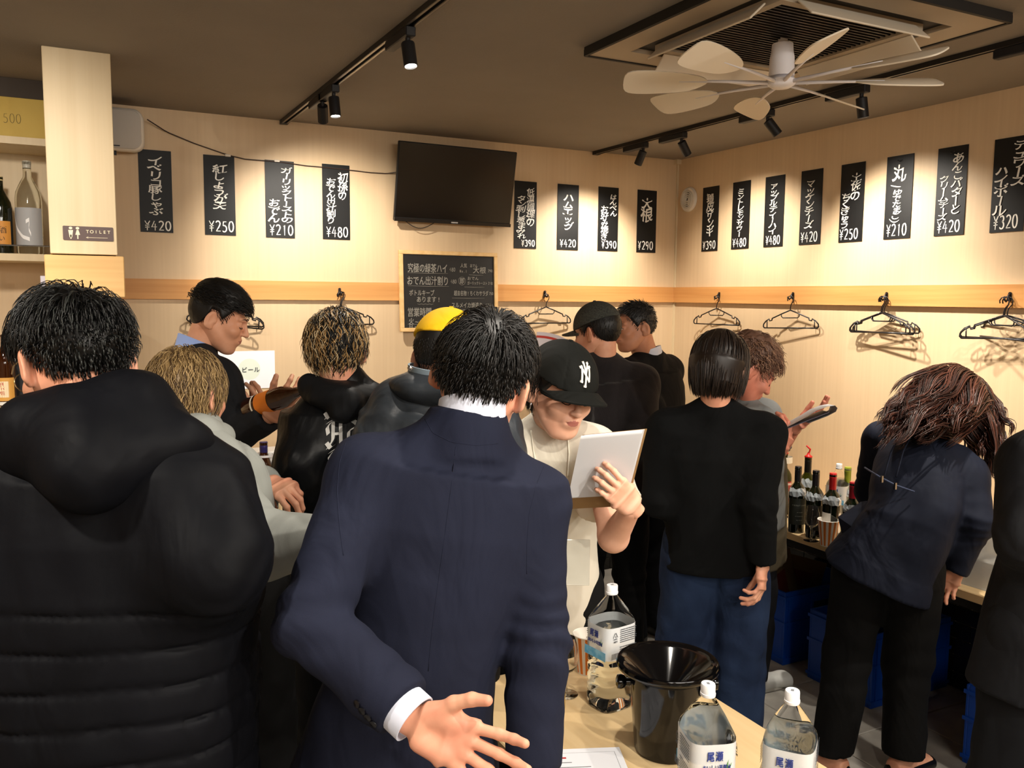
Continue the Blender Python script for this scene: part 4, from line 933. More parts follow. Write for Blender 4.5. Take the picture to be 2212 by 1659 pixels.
def S_chain(Q, RR, A, n=2.4):
    """one smooth tube of elliptic rings along a bent spine"""
    Q = np.array(Q, float); A = np.array(A); m = len(Q); ax = np.gradient(Q, axis=0); ax /= np.linalg.norm(ax, axis=1)[:, None]
    r = np.array(RR, float); r = r-ax*(r*ax).sum(1)[:, None]; r /= np.linalg.norm(r, axis=1)[:, None]; f = np.cross(ax, r); M_ = A.max()
    def fn(X, Y, Z):
        best = None
        for i in range(m-1):
            e = Q[i+1]-Q[i]; t = np.clip(((X-Q[i][0])*e[0]+(Y-Q[i][1])*e[1]+(Z-Q[i][2])*e[2])/(e@e), 0, 1); d2 = (X-Q[i][0]-t*e[0])**2+(Y-Q[i][1]-t*e[1])**2+(Z-Q[i][2]-t*e[2])**2
            if best is None: best = d2; S = t+0*d2
            else: w = d2 < best; S = np.where(w, t+i, S); best = np.where(w, d2, best)
        ip = lambda V_: np.interp(S, np.arange(m), V_).astype(np.float32)
        x, y, z = X-ip(Q[:, 0]), Y-ip(Q[:, 1]), Z-ip(Q[:, 2])
        u = x*ip(r[:, 0])+y*ip(r[:, 1])+z*ip(r[:, 2]); v = x*ip(f[:, 0])+y*ip(f[:, 1])+z*ip(f[:, 2]); a, b = ip(A[:, 0]), ip(A[:, 1])
        d = (((np.abs(u)/a)**n+(np.abs(v)/b)**n)**(1/n)-1)*np.minimum(a, b)*.9
        o0 = -((X-Q[0][0])*ax[0][0]+(Y-Q[0][1])*ax[0][1]+(Z-Q[0][2])*ax[0][2]); o1 = (X-Q[-1][0])*ax[-1][0]+(Y-Q[-1][1])*ax[-1][1]+(Z-Q[-1][2])*ax[-1][2]
        o = np.where(S < .5, o0, np.where(S > m-1.5, o1, -1)); return np.where(o > 1e-4, np.sqrt(np.maximum(d, 0)**2+np.maximum(o, 0)**2), d)
    return (Q.min(0)-M_, Q.max(0)+M_, fn)
def _rn(seed):
    g = np.random.default_rng(seed); return g.random((17, 17, 17)).astype(np.float32)
_N = _rn(5)
def noise(X, Y, Z, f, off=0.):
    X, Y, Z = [np.asarray(q, np.float32)*f_+off+100 for q, f_ in zip((X, Y, Z), (f, f, f) if np.isscalar(f) else f)]
    def cell(q): i = np.floor(q).astype(int); t = q-i; return i % 16, (i+1) % 16, t*t*(3-2*t)
    x0, x1, tx = cell(X); y0, y1, ty = cell(Y); z0, z1, tz = cell(Z)
    g = lambda a, b, c: _N[a, b, c]
    l = lambda a, b, t: a+(b-a)*t
    return l(l(l(g(x0, y0, z0), g(x1, y0, z0), tx), l(g(x0, y1, z0), g(x1, y1, z0), tx), ty), l(l(g(x0, y0, z1), g(x1, y0, z1), tx), l(g(x0, y1, z1), g(x1, y1, z1), tx), ty), tz)-.5
# ---------------------------------------------------------------- head (local: x right, y face, z up; chin z=-.108, crown z=.125)
def make_head(fem=False):
    V = Vol((-.1, -.125, -.135), (.1, .135, .14), .0026)
    V.put(S_ell((0, -.012, .035), (.0745, .096, .088)), 0)
    V.put(S_ell((0, .03, -.02), (.060, .062, .075)), .03)
    V.put(S_ell((0, .038, -.062), (.046 if fem else .05, .05, .042)), .03)
    V.put(S_ell((0, .073, -.093), (.019, .016, .014)), .025)
    for s in (-1, 1):
        V.put(S_cap((s*.053, -.005, -.03), (s*.026, .058, -.088), .018, .015), .03)    # jaw line
        V.put(S_ell((s*.042, .066, -.018), (.022, .02, .018)), .025)                    # cheek
        V.put(S_cap((s*.012, .093, .031), (s*.043, .078, .033), .007, .007), .014)      # brow ridge
        V.put(S_ell((s*.031, .098, .012), (.018, .014, .011)), .012, 's')               # socket
        V.put(S_ell((s*.031, .078, .010), (.0150, .0135, .0125)), .006)                 # eyeball + lid
        V.put(S_ell((s*.0105, .1, -.021), (.0075, .009, .0065)), .006)                  # nostril wing
        V.put(S_ell((s*.0065, .108, -.027), (.0028, .004, .003)), .003, 's')
    V.put(S_cap((0, .092, .024), (0, .112, -.017), .0055, .0095), .012)
    V.put(S_ell((0, .112, -.02), (.0095, .009, .008)), .006)
    V.put(S_ell((0, .088, -.05), (.026, .014, .016)), .015)                             # muzzle
    V.put(S_ell((0, .0965, -.0445), (.0175, .0065, .0042)), .005); V.put(S_ell((0, .0955, -.0540), (.014, .0065, .005)), .005)
    V.put(S_cap((-.024, .0965, -.0495), (.024, .0965, -.0495), .0014, .0014), .003, 's')
    for s in (-1, 1):                                                                  # ears
        R_ = rotm((0, 0, 1), s*.62) @ rotm((1, 0, 0), -.22)
        V.put(S_ell((s*.0865, -.016, -.0), (.0085, .021, .034), R_), .009)
        V.put(S_ell((s*.094, -.010, .004), (.0055, .012, .021), R_), .004, 's')
        V.put(S_ell((s*.082, -.010, -.026), (.006, .009, .01), R_), .006)
        V.put(S_ell((s*.079, .001, -.002), (.004, .005, .008), R_), .004)
    V.put(S_cap((0, -.025, -.03), (0, -.030, -.085), .054 if not fem else .047, .040 if not fem else .036), .03)
    return V.mesh()
def make_hand(curl=(30, 30, 30, 35), spread=(8, 2, -4, -10), thumb=(35, 20, 10), tcurl=20, side=1, h=.0021):
    """local: wrist at origin, +y to the fingers, +z back of the hand, thumb on +x (side=1)"""
    V = Vol((-.105, -.07, -.10), (.105, .205, .06), h); s = side
    V.put(S_loft((0, -.03, 0), (0, .01, 0), (1, 0, 0), .024, .020, .026, .018), 0)
    V.put(S_loft((0, .005, 0), (.002*s, .05, 0), (1, 0, 0), .029, .017, .039, .0135, 3), .02)
    V.put(S_loft((.002*s, .05, 0), (.002*s, .088, .001), (1, 0, 0), .039, .0135, .041, .0115, 3), .012)
    V.put(S_ell((.027*s, .034, -.008), (.017, .03, .014)), .014)          # thenar
    V.put(S_ell((-.024*s, .035, -.008), (.013, .03, .012)), .014)
    L = [(.043, .026, .021), (.047, .030, .022), (.044, .028, .022), (.034, .021, .019)]; xs = [.031, .0105, -.0105, -.030]; ys = [.086, .091, .087, .078]
    for i in range(4):
        p = np.array([xs[i]*s, ys[i]-.004, 0.]); az = math.radians(spread[i])*s; a = 0; c = curl[i]; r = .0092 if i < 3 else .0079
        for j, l in enumerate(L[i]):
            a += math.radians(c*(1, 1.15, .8)[j]); d = np.array([math.sin(az)*math.cos(a), math.cos(az)*math.cos(a), -math.sin(a)]); q = p+d*l
            V.put(S_cap(p, q, r*(1-.07*j), r*(.93-.08*j)), .0045 if j else .008); p = q
    p = np.array([.020*s, .014, -.008]); az, el = math.radians(thumb[0])*s, math.radians(thumb[1]); a = 0
    for j, l in enumerate((.045, .033, .027)):
        d = np.array([math.sin(az-s*math.radians(thumb[2])*j)*math.cos(el), math.cos(az-s*math.radians(thumb[2])*j)*math.cos(el), -math.sin(el+math.radians(tcurl)*j*.5)]); q = p+unit(d)*l
        V.put(S_cap(p, q, (.014, .0115, .0105)[j], (.0115, .0105, .0085)[j]), .008 if j == 0 else .005); p = q
    return V.mesh()
HEADS = {'m': make_head(), 'f': make_head(True)}
HANDC = {}
POSES = {'relaxed': dict(curl=(22, 28, 33, 38), thumb=(28, 25, 8)), 'open': dict(curl=(10, 8, 8, 12), spread=(13, 4, -5, -15), thumb=(52, 12, 14), tcurl=8),
         'grip': dict(curl=(48, 52, 54, 56), thumb=(30, 55, 6), tcurl=40), 'hold': dict(curl=(30, 34, 36, 38), spread=(9, 3, -3, -9), thumb=(40, 40, 4), tcurl=20), 'droop': dict(curl=(45, 38, 42, 50), spread=(4, 1, -2, -5), thumb=(22, 45, 5), tcurl=25)}
def hand_mesh(pose, side):
    k = (pose, side)
    if k not in HANDC: HANDC[k] = make_hand(side=side, **POSES[pose])
    return HANDC[k]
SKIN = {}
def skin(c='e2a98a', blot='d08c72'):
    return mat('skin_'+c, c, .48, spec=.4, bump=(220, .08, .001), vary=((14, 14, 14), blot), sss=.0)
M_lip = mat('lip_rose', 'a8655a', .45); M_brow = mat('brow_black', '1d1714', .7); M_eyew = mat('eye_white', 'd8d0c8', .3); M_iris = mat('iris_dark', '140d0a', .15)
FH = np.array([CF[0], CF[1], 0]); FH /= np.linalg.norm(FH); RH = np.array([FH[1], -FH[0], 0])
def dirv(phi): a = math.radians(phi); return FH*math.cos(a)+RH*math.sin(a)     # 0 = away from the viewer, 90 = to the right
def frame(phi, pitch=0, roll=0):
    """columns: right, forward, up.  pitch>0 looks down, roll>0 tips to its own right"""
    f = dirv(phi); r = np.array([f[1], -f[0], 0]); R_ = np.stack([r, f, [0, 0, 1.]], 1)
    return R_ @ rotm((0, 1, 0), math.radians(roll)) @ rotm((1, 0, 0), -math.radians(pitch))
# ---------------------------------------------------------------- hair
HL = ([-.12, -.1, -.075, -.05, -.034, -.024, .0, .02, .04, .06, .075, .1], [-.075, -.072, -.065, -.04, -.012, .030, .028, .0, .03, .068, .082, .1])
SK = (np.array([0, -.012, .035]), np.array([.0765, .098, .090]))
def hairline(y): return np.interp(y, *HL)
def skull_d(p, ext=0.):
    q = (p-SK[0])/(SK[1]+ext); return np.linalg.norm(q, axis=1)
def strands(rng, n, length, width, comb, grav=(0, 0, -1), lift=.25, gravk=.5, seg=8, curl=0., cf=2., thick=.012, jit=.25, mask=None, coll=None, layer=1., fade=0):
    i = np.arange(n*3)+rng.random(); ph = i*2.399963; z = 1-2*(i+.5)/(n*3); r = np.sqrt(1-z*z)
    u = np.stack([r*np.cos(ph), r*np.sin(ph), z], 1); p = SK[0]+u*SK[1]; keep = p[:, 2] > hairline(p[:, 1])+rng.normal(0, .003, len(p))
    if mask is not None: keep &= mask(p)
    p = p[keep]; 
    if len(p) > n: p = p[rng.permutation(len(p))[:n]]
    n = len(p); nrm = unit_rows((p-SK[0])/SK[1]**2); g = np.asarray(grav, float)
    L = np.broadcast_to(length(p) if callable(length) else length, (n,))*rng.uniform(.75, 1.15, n)
    lay = (.38+.62*rng.random(n))*thick*layer
    if fade: lay = lay*np.clip((p[:, 2]-hairline(p[:, 1]))/fade, .12, 1)
    pts = [p.copy()]; base = comb(p); base = unit_rows(base-nrm*(base*nrm).sum(1)[:, None])
    d = unit_rows(base+nrm*lift+rng.normal(0, jit, (n, 3))); ph = rng.uniform(0, 6.28, n)
    for k in range(seg):
        st = (L/seg)[:, None]; q = pts[-1]+d*st
        nn = unit_rows((q-SK[0])/SK[1]**2); ex = .004+lay*min(1, (k+1)/2.5); s = np.linalg.norm((q-SK[0])/(SK[1]+ex[:, None]), axis=1); ins = s < 1
        q = np.where(ins[:, None], SK[0]+(q-SK[0])/np.maximum(s, .2)[:, None], q)
        if coll is not None: q = coll(q)
        c2 = comb(q); c2 = unit_rows(c2-nn*(c2*nn).sum(1)[:, None]); wv = np.sin(ph+cf*(k+1))[:, None]*curl
        side = np.cross(nn, d)
        d = unit_rows(d*.55+c2*.35+g*gravk+side*wv+rng.normal(0, jit*.35, (n, 3))); pts.append(q)
    return np.stack(pts, 1), rng.uniform(.7, 1.25, n)*width
def locks(rng, n, tgt, spread, bulge, width, wave=.006, mask=None, seg=16, short=.35, out=.03, grav=(0, 0, -1)):
    i = np.arange(n*3)+rng.random(); ph = i*2.399963; z = 1-2*(i+.5)/(n*3); r = np.sqrt(1-z*z); u = np.stack([r*np.cos(ph), r*np.sin(ph), z], 1); p = SK[0]+u*(SK[1]+.012)
    keep = p[:, 2] > hairline(p[:, 1])
    if mask is not None: keep &= mask(p)
    p = p[keep]; p = p[rng.permutation(len(p))[:n]]; n = len(p); nr = unit_rows((p-SK[0])/SK[1]**2)
    K = max(8, n//26); cen = p[rng.permutation(n)[:K]]; cid = ((p[:, None]-cen[None])**2).sum(2).argmin(1); cT = rng.normal(0, 1, (K, 3))*spread; cp = rng.uniform(0, 6.28, K); cl = rng.random(K)
    T_ = np.asarray(tgt, float)+cT[cid]+rng.normal(0, .006, (n, 3)); d = unit_rows(T_-p)
    tan = unit_rows(d-nr*(d*nr).sum(1)[:, None]); L = np.linalg.norm(T_-p, axis=1)[:, None]; c1 = p+nr*out+tan*L*.35; c2 = p+(T_-p)*.7+np.asarray(bulge)+cT[cid]*.3+rng.normal(0, .005, (n, 3)); t = np.linspace(0, 1, seg)[None, :, None]*(1-short*(cl[cid]*.7+.3*rng.random(n)))[:, None, None]
    q = (1-t)**3*p[:, None]+3*(1-t)**2*t*c1[:, None]+3*(1-t)*t*t*c2[:, None]+t**3*T_[:, None]; sd = unit_rows(np.cross(d, nr)); ph = cp[cid][:, None, None]
    q = q+(sd[:, None]*np.sin(t*17+ph)+nr[:, None]*np.cos(t*14+ph))*wave*np.minimum(t*1.6, 1)
    s_ = np.linalg.norm((q-SK[0])/(SK[1]+.012), axis=2)[..., None]; q = np.where(s_ < 1, SK[0]+(q-SK[0])/np.maximum(s_, .3), q); return q, rng.uniform(.7, 1.2, n)*width
def unit_rows(v): return v/(np.linalg.norm(v, axis=1)[:, None]+1e-9)
def strand_mesh(pts, w):
    n, m, _ = pts.shape; T = np.gradient(pts, axis=1); T /= np.linalg.norm(T, axis=2)[..., None]+1e-9
    ref = unit_rows(pts[:, 0]-SK[0])[:, None, :]; a = np.cross(T, ref); a /= np.linalg.norm(a, axis=2)[..., None]+1e-9; b = np.cross(T, a)
    tp = np.array([.8]+[1]*(m-3)+[.65, .12]) if m > 3 else np.ones(m); ww = w[:, None]*tp
    v = np.stack([pts+(a*math.cos(t)+b*math.sin(t)*.55)*ww[..., None] for t in (0, 2.094, 4.189)], 2)   # n,m,3,3
    idx = np.arange(n*m*3).reshape(n, m, 3); f = []
    for k in range(3):
        k2 = (k+1) % 3; f.append(np.stack([idx[:, :-1, k], idx[:, :-1, k2], idx[:, 1:, k2], idx[:, 1:, k]], -1).reshape(-1, 4))
    return v.reshape(-1, 3), np.concatenate(f), np.tile(np.repeat(np.arange(n), m-1), 3)
def cap_shell(thick=.010, low=0., lump=.004, fr=60, seed=0, extra=None, scale=1., top=0., ramp=.022):
    V = Vol((-.125, -.15, -.16), (.125, .13, .165), .0034)
    def fn(X, Y, Z):
        q = np.sqrt(((X-SK[0][0])/SK[1][0])**2+((Y-SK[0][1])/SK[1][1])**2+((Z-SK[0][2])/SK[1][2])**2); d = (q-1)*.086
        hl = np.interp(np.clip(Y, -.12, .1), *HL).astype(np.float32)-low; m = np.clip((Z-hl)/ramp, 0, 1); m = m*m*(3-2*m); m2 = np.clip((Z-hl)/.02, 0, 1)
        n = noise(X, Y, Z, (fr, fr, fr*.5), seed)*lump+noise(X, Y, Z, (fr*2.6, fr*2.6, fr), seed+3)*lump*.5
        up = np.clip((Z-.05)/.08, 0, 1)
        return d-(thick+top*up+n)*m-.003*m2+.009*(1-m2)
    V.put(((-.12, -.14, -.15), (.12, .12, .16), fn), 0)
    for e in (extra or []): V.put(*e)
    return V.mesh()
def comb_back(p, whorl=(0.01, -.075, .1)):   # short hair growing away from the whorl
    w = np.array(whorl); d = p-w; return unit_rows(d)+np.array([0, 0, -.25])
def comb_down(p): return np.broadcast_to(np.array([0, -.1, -1.]), p.shape)+unit_rows(np.c_[p[:, 0]*2, p[:, 1], np.zeros(len(p))])*.3*(p[:, 2] > .06)[:, None]
M_hairk = [mat('hair_black', '0b0a09', .5, spec=.5), mat('hair_black_soft', '15110e', .5, spec=.5)]
def hair(root, HF, hc, sc, mats, probs, sets, shell=None, name='hair'):
    """one hair mesh: soft cap plus combed locks"""
    rng = np.random.default_rng(int(abs(hc[0]*7919)) % 9999); vs = []; fs = []; mi = []; n0 = 0
    if shell is not None:
        v, f = shell; vs.append(v); fs.append(f); mi.append(np.zeros(len(f), int)); n0 = len(v)
    for kw in sets:
        kw = dict(kw); g = kw.pop('gw', None)
        if g is not None: kw['grav'] = HF.T @ np.asarray(g, float)
        pr_ = kw.pop('probs', probs)
        pts, w = locks(rng, **kw) if 'tgt' in kw else strands(rng, **kw); v, f, own = strand_mesh(pts, w); m = rng.choice(len(mats), len(pts), p=pr_)
        vs.append(v); fs.append(f+n0); mi.append(m[own]); n0 += len(v)
    V = np.concatenate(vs)*sc @ HF.T+hc
    o = mesh_obj(name, V, np.concatenate(fs), mats, root, np.concatenate(mi), True); return o
# ---------------------------------------------------------------- figures
def arm_pts(sh, wr, l1, l2, bend):
    """elbow from shoulder, wrist and a bend direction"""
    sh, wr = np.array(sh, float), np.array(wr, float); d = wr-sh; D = np.linalg.norm(d); D = min(D, (l1+l2)*.995); u = unit(d); a = (l1*l1-l2*l2+D*D)/(2*D); h = math.sqrt(max(l1*l1-a*a, 0)); b = np.asarray(bend, float); b = unit(b-u*(b@u)); return sh+u*a+b*h, sh+u*D
class Fig:
    def __init__(s, label, pos, phi, H=1.7, lean=(0, 0), sphi=None, head=None, hphi=None, hpitch=10, hroll=0, hs=1., fem=False, sw=.175, skin_c=None, waist=None, stance=.1, hipz=None, neck=None, pel=None, feet=None, sh=None):
        if pel is not None: pos = pel
        s.root = thing('person', label, 'person', (pos[0], pos[1], 0)); s.H = H; k = H/1.72; s.k = k; pos = np.array([pos[0], pos[1], 0.]); s.pos = pos; s.fem = fem
        s.phi = phi; f = dirv(phi); r = np.array([f[1], -f[0], 0]); s.f, s.r = f, r; up = np.array([0, 0, 1.])
        s.sphi = phi if sphi is None else sphi; s.sf = dirv(s.sphi); s.sr = np.array([s.sf[1], -s.sf[0], 0])
        lv = f*lean[0]+r*lean[1]                       # lean: horizontal shift of the neck over the pelvis
        hz = hipz or .93*k
        s.pel = pos+up*hz; s.neck = pos+lv+up*(1.44*k-(lean[0]**2+lean[1]**2)*.35*k)
        if neck is not None: s.neck = np.array(neck, float)
        s.waist = s.pel+(s.neck-s.pel)*.33 if waist is None else np.array(waist); s.chest = s.pel+(s.neck-s.pel)*.68
        if abs(lean[0]) > .2: s.chest = s.chest-s.f*.0+up*.03
        s.ax = unit(s.neck-s.chest)
        s.shL = s.neck-s.sr*sw*k-s.ax*.075*k; s.shR = s.neck+s.sr*sw*k-s.ax*.075*k; s.sw = sw*k
        if sh: s.shL, s.shR = [np.array(q) for q in sh]; s.sr = unit((s.shR-s.shL)*[1, 1, 0]); s.sf = np.array([-s.sr[1], s.sr[0], 0])
        s.hips = [s.pel-r*.09*k-up*.03, s.pel+r*.09*k-up*.03]
        s.knee = [pos-r*stance*k*1.0+up*.49*k+f*.03, pos+r*stance*k+up*.49*k+f*.03]; s.ank = [pos-r*stance*k+up*.09*k-f*.02, pos+r*stance*k+up*.09*k-f*.02]
        if feet: s.ank = [np.array([q[0], q[1], .09*k]) for q in feet]; s.knee = [(h_+a)*.5+f*.035 for h_, a in zip(s.hips, s.ank)]
        s.hphi = phi if hphi is None else hphi; s.HF = frame(s.hphi, hpitch, hroll); s.hs = hs
        s.hc = np.array(head) if head is not None else s.neck+s.ax*.1*k+s.f*.03+up*.07*k
        s.skin = skin(*(skin_c or ('e2a98a', 'd08c72'))); s.bv = []; s.elL = s.wrL = s.elR = s.wrR = None
        s.hands = []; s.arms = {}
    def arm(s, side, wrist, bend=None, hand='relaxed', fdir=None, back=None, l1=.285, l2=.25, sh=None, hs=1., el=None):
        sh0 = (s.shL if side < 0 else s.shR) if sh is None else np.array(sh); el, wr = arm_pts(sh0, wrist, l1*s.k, l2*s.k, bend if bend is not None else -s.f) if el is None else (np.array(el), np.array(wrist))
        s.arms[side] = (sh0, el, wr); y = unit(fdir if fdir is not None else wr-el); z = np.asarray(back if back is not None else s.f, float); z = unit(z-y*(z@y)); x = np.cross(y, z)
        tside = -1 if side > 0 else 1     # right hand: thumb to -x when the back is up
        v, f = hand_mesh(hand, tside); s.hands.append((v*hs*s.k @ np.stack([x, y, z], 1).T+wr, f)); return s
    def body(s, bare=(), neck_r=.055, h=.009):
        vs = [s.hands[i][0] for i in range(len(s.hands))]; fs = [x[1] for x in s.hands]
        hv, hf = HEADS['f' if s.fem else 'm']; lipc = np.array([0, .1, -.0495])
        hm = np.zeros(len(hf), int); ce = hv[hf].mean(1); q = (ce-lipc)/np.array([.019, .012, .0085]); hm[(np.linalg.norm(q, axis=1) < 1) & (ce[:, 1] > .094)] = 1
        hw = hv*s.hs @ s.HF.T+s.hc; k = s.k; up = np.array([0, 0, 1.])
        pts = [s.pel, s.neck, s.shL, s.shR, s.hc]+s.ank+[x for a in s.arms.values() for x in a]
        V = Vol(np.min(pts, 0)-.2, np.max(pts, 0)+.15, h)
        nb = s.hc+s.HF @ np.array([0, -.028, -.05])*s.hs
        V.put(S_cap(nb, s.neck-s.ax*.03, neck_r, neck_r*.98), .03)
        V.put(S_cap(s.shL, s.shR, .038, .038), .03); V.put(S_loft(s.chest, s.neck-s.ax*.08, s.sr, .13*k, .075*k, .10*k, .045*k), .02)
        V.put(S_loft(s.waist, s.chest, s.r, .11*k, .08*k, .14*k, .09*k, r1=s.sr), .04); V.put(S_loft(s.pel, s.waist, s.r, .13*k, .085*k, .11*k, .08*k), .04)
        for i in range(2):
            V.put(S_cap(s.hips[i], s.knee[i], .065, .045), .03); V.put(S_cap(s.knee[i], s.ank[i], .045, .033), .02)
        for sd, (a, e, w) in s.arms.items():
            V.put(S_cap(a, e, .04, .036), .02); V.put(S_cap(e, w+(e-w)*.1, .040*k if sd in bare else .034, .026*k), .02)
        bv, bf = V.mesh()
        n = 0; F = []; MI = []
        VV = [bv, hw]+vs
        for v, f, m in zip(VV, [bf, hf]+fs, [None, hm]+[None]*len(fs)): F.append(f+n); n += len(v); MI.append(np.zeros(len(f), int) if m is None else m)
        o = mesh_obj('body', np.concatenate(VV), np.concatenate(F), [s.skin, M_lip], s.root, np.concatenate(MI), True); return o
    def face(s, open_=False, brow=M_brow, lidz=0.):
        T = lambda p: s.hc+s.HF @ (np.array(p)*s.hs)
        for sg in (-1, 1):
            mb = MB(); mb.tube([T((sg*x, y, z)) for x, y, z in ((.014, .0985, .031), (.024, .0985, .0365), (.036, .093, .038), (.047, .083, .033))], [.0015, .0026, .0022, .001], 6, flat=.6)
            mb.build('eyebrow', brow, s.root, True)
            mb = MB()
            if open_:
                mb.lathe([(0, -1), (.7, -.7), (1, 0), (.7, .7), (0, 1)], 12, cap=False).xf(T4(s.HF @ np.diag([.0105, .003, .0042])*s.hs, T((sg*.031, .0905, .009)))); mb.build('eye', M_eyew, s.root, True)
                MB().lathe([(0, -1), (.7, -.7), (1, 0), (.7, .7), (0, 1)], 12, cap=False).xf(T4(s.HF @ np.diag([.005, .003, .005])*s.hs, T((sg*.031-.001, .0922, .009)))).build('iris', M_iris, s.root, True)
                MB().tube([T((sg*x, y, z)) for x, y, z in ((.019, .0905, .010), (.027, .0935, .0145), (.036, .0915, .0142), (.044, .0845, .009))], .0013, 5).build('eyelash', M_brow, s.root, True)
            else:
                MB().tube([T((sg*x, y, z)) for x, y, z in ((.018, .0905, .004), (.026, .0935, .0005), (.035, .0915, .0005), (.044, .084, .004))], .0013, 5).build('eyelash', M_brow, s.root, True)
    # clothes ----------------------------------------------------
    def top(s, name, m, a=(.235, .20, .175, .2, .2), b=(.14, .13, .12, .14, .13), hem=-.20, sr=(.078, .062, .052), cuff=1.0, sleeves=(-1, 1), h=.0075, fold=.006, ff=7., warp=None, shw=.062, collar=.0, nm=2.5, trap=.05, extra=None, hemflare=0, label=None, k_arm=.028, crease=.0035, colz=.018):
        """torso widths a / depths b at hem, pelvis, waist, chest, shoulder"""
        k = s.k; up = np.array([0, 0, 1.]); dn = unit(s.waist-s.pel); hemc = s.pel+dn*hem*k
        P_ = [hemc, s.pel, s.waist, s.chest, s.neck-s.ax*.07*k]; rr = [s.r, s.r, (s.r+s.sr)/2, s.sr, s.sr]
        allp = P_+[s.neck, s.shL, s.shR]+[x for q in sleeves if q in s.arms for x in s.arms[q]]
        V = Vol(np.min(allp, 0)-.30, np.max(allp, 0)+.16, h)
        Q = np.array(P_); RR = np.array(rr); A = np.array([(x*k, y*k) for x, y in zip(a, b)]); tt = np.linspace(0, 4, 13)
        def cr(M_, t):
            i = min(int(t), 3); u = t-i; p0, p1, p2, p3 = M_[max(i-1, 0)], M_[i], M_[i+1], M_[min(i+2, 4)]
            return .5*(2*p1+(p2-p0)*u+(2*p0-5*p1+4*p2-p3)*u*u+(3*p1-p0-3*p2+p3)*u**3)
        tt = np.linspace(0, 4, 10); V.put(S_chain([cr(Q, t) for t in tt], [cr(RR, t) for t in tt], [cr(A, t) for t in tt], nm), 0)
        V.put(S_cap(s.shL, s.shR, shw*k, shw*k), .06)
        for sh in (s.shL, s.shR): V.put(S_cap(s.neck+s.ax*.02+(sh-s.neck)*.2, sh, trap*k, (shw-.006)*k), .05)
        V.put(S_cap(s.neck-s.ax*.13*k, s.neck-s.ax*.018*k, .092*k, .060*k), .03)
        nd = unit(unit(s.hc+s.HF @ np.array([0, -.03, -.07])-s.neck)*.6+s.ax*.4)
        if collar: V.put(S_loft(s.neck-s.ax*.05, s.neck+nd*colz, s.sr, collar*1.12*k, collar*1.1*k, collar*1.03*k, collar*k, 2), .03)
        sd = s.root.location.x*13
        for q in sleeves:
            if q not in s.arms: continue
            sh, el, wr = s.arms[q]; W = W = Vol(V.lo, V.lo+h, h); W.ax = V.ax; W.d = np.full(V.d.shape, .2, np.float32)
            if cuff <= 0: we = el+(sh-el)*(-cuff); W.put(S_cap(sh, we+(we-sh)*.1, sr[0]*k, sr[1]*k), 0); el = sh+(el-sh)*.9
            else: we = el+(wr-el)*cuff; W.put(S_cap(sh, el, sr[0]*k, sr[1]*k), 0); W.put(S_cap(el, we, sr[1]*k, (sr[1]+(sr[2]-sr[1])*cuff)*k), .02)
            d = unit(we-(el if cuff > 0 else sh)); c = we+d*.08
            W.put((c-.13, c+.13, (lambda d, we, r: lambda X, Y, Z: np.maximum(-((X-we[0])*d[0]+(Y-we[1])*d[1]+(Z-we[2])*d[2]), np.sqrt((X-we[0])**2+(Y-we[1])**2+(Z-we[2])**2)-r))(d, we, .12)), .004, 's')
            u = unit(wr-sh); v = unit(we-sh)
            def cr_(X, Y, Z):
                dd = np.sqrt((X-el[0])**2+(Y-el[1])**2+(Z-el[2])**2); w = np.exp(-(dd/.10)**2); t = (X-el[0])*u[0]+(Y-el[1])*u[1]+(Z-el[2])*u[2]
                return w*crease*np.sin(t*110+14*noise(X, Y, Z, 8., sd+9))+(1-w)*crease*.9*np.sin(((X-sh[0])*v[0]+(Y-sh[1])*v[1]+(Z-sh[2])*v[2])*48+16*noise(X, Y, Z, 6., sd+2))*noise(X, Y, Z, 7., sd+5)*2.5
            W.warp(cr_); hh = np.maximum(k_arm-np.abs(V.d-W.d), 0)/k_arm; V.d = np.minimum(V.d, W.d)-hh*hh*k_arm*.25
        for e in (extra or []): V.put(*e)
        def fn(X, Y, Z):
            f1 = noise(X, Y, Z, (ff, ff, ff*.55), sd)*fold*2+noise(X, Y, Z, (ff*2.6, ff*2.6, ff*1.8), sd+4)*fold*.9
            return f1+(warp(X, Y, Z) if warp else 0)
        V.warp(fn); v, f = V.mesh(); o = mesh_obj(name, v, f, m, s.root, None, True)
        if label: o['label'] = label
        s.last = (v, f); return o
    def trousers(s, m, top=.05, r=(.098, .075, .062), name='trousers', depth=.115, width=.17, fold=.007, h=.009, cut=.06, warp=None, label=None):
        k = s.k; up = np.array([0, 0, 1.]); an = [a-unit(a-kn)*0+np.array([0, 0, cut-.09*k]) for a, kn in zip(s.ank, s.knee)]
        pts = [s.pel+up*.1]+s.knee+an+s.hips; V = Vol(np.min(pts, 0)-.24, np.max(pts, 0)+.2, h)
        V.put(S_loft(s.pel-up*.08, s.pel+up*top, s.r, width*k, depth*k, (width-.02)*k, (depth-.01)*k), 0)
        for i in range(2):
            V.put(S_cap(s.hips[i], s.knee[i], r[0]*k, r[1]*k), .025); V.put(S_cap(s.knee[i], an[i], r[1]*k, r[2]*k), .02)
            c = an[i]; V.put((c-.14, c+np.array([.14, .14, .01]), (lambda c: lambda X, Y, Z: np.maximum(Z-c[2], np.sqrt((X-c[0])**2+(Y-c[1])**2+(Z-c[2])**2)-.13))(c)), .004, 's')
        sd = s.root.location.y*17
        V.warp(lambda X, Y, Z: noise(X, Y, Z, (9, 9, 5), sd)*fold*1.6+noise(X, Y, Z, (20, 20, 14), sd)*fold+.003*np.sin(Z*70+8*noise(X, Y, Z, 6., sd))*np.exp(-((Z-.45*k)/.12)**2)+(warp(X, Y, Z) if warp else 0))
        v, f = V.mesh(); o = mesh_obj(name, v, f, m, s.root, None, True)
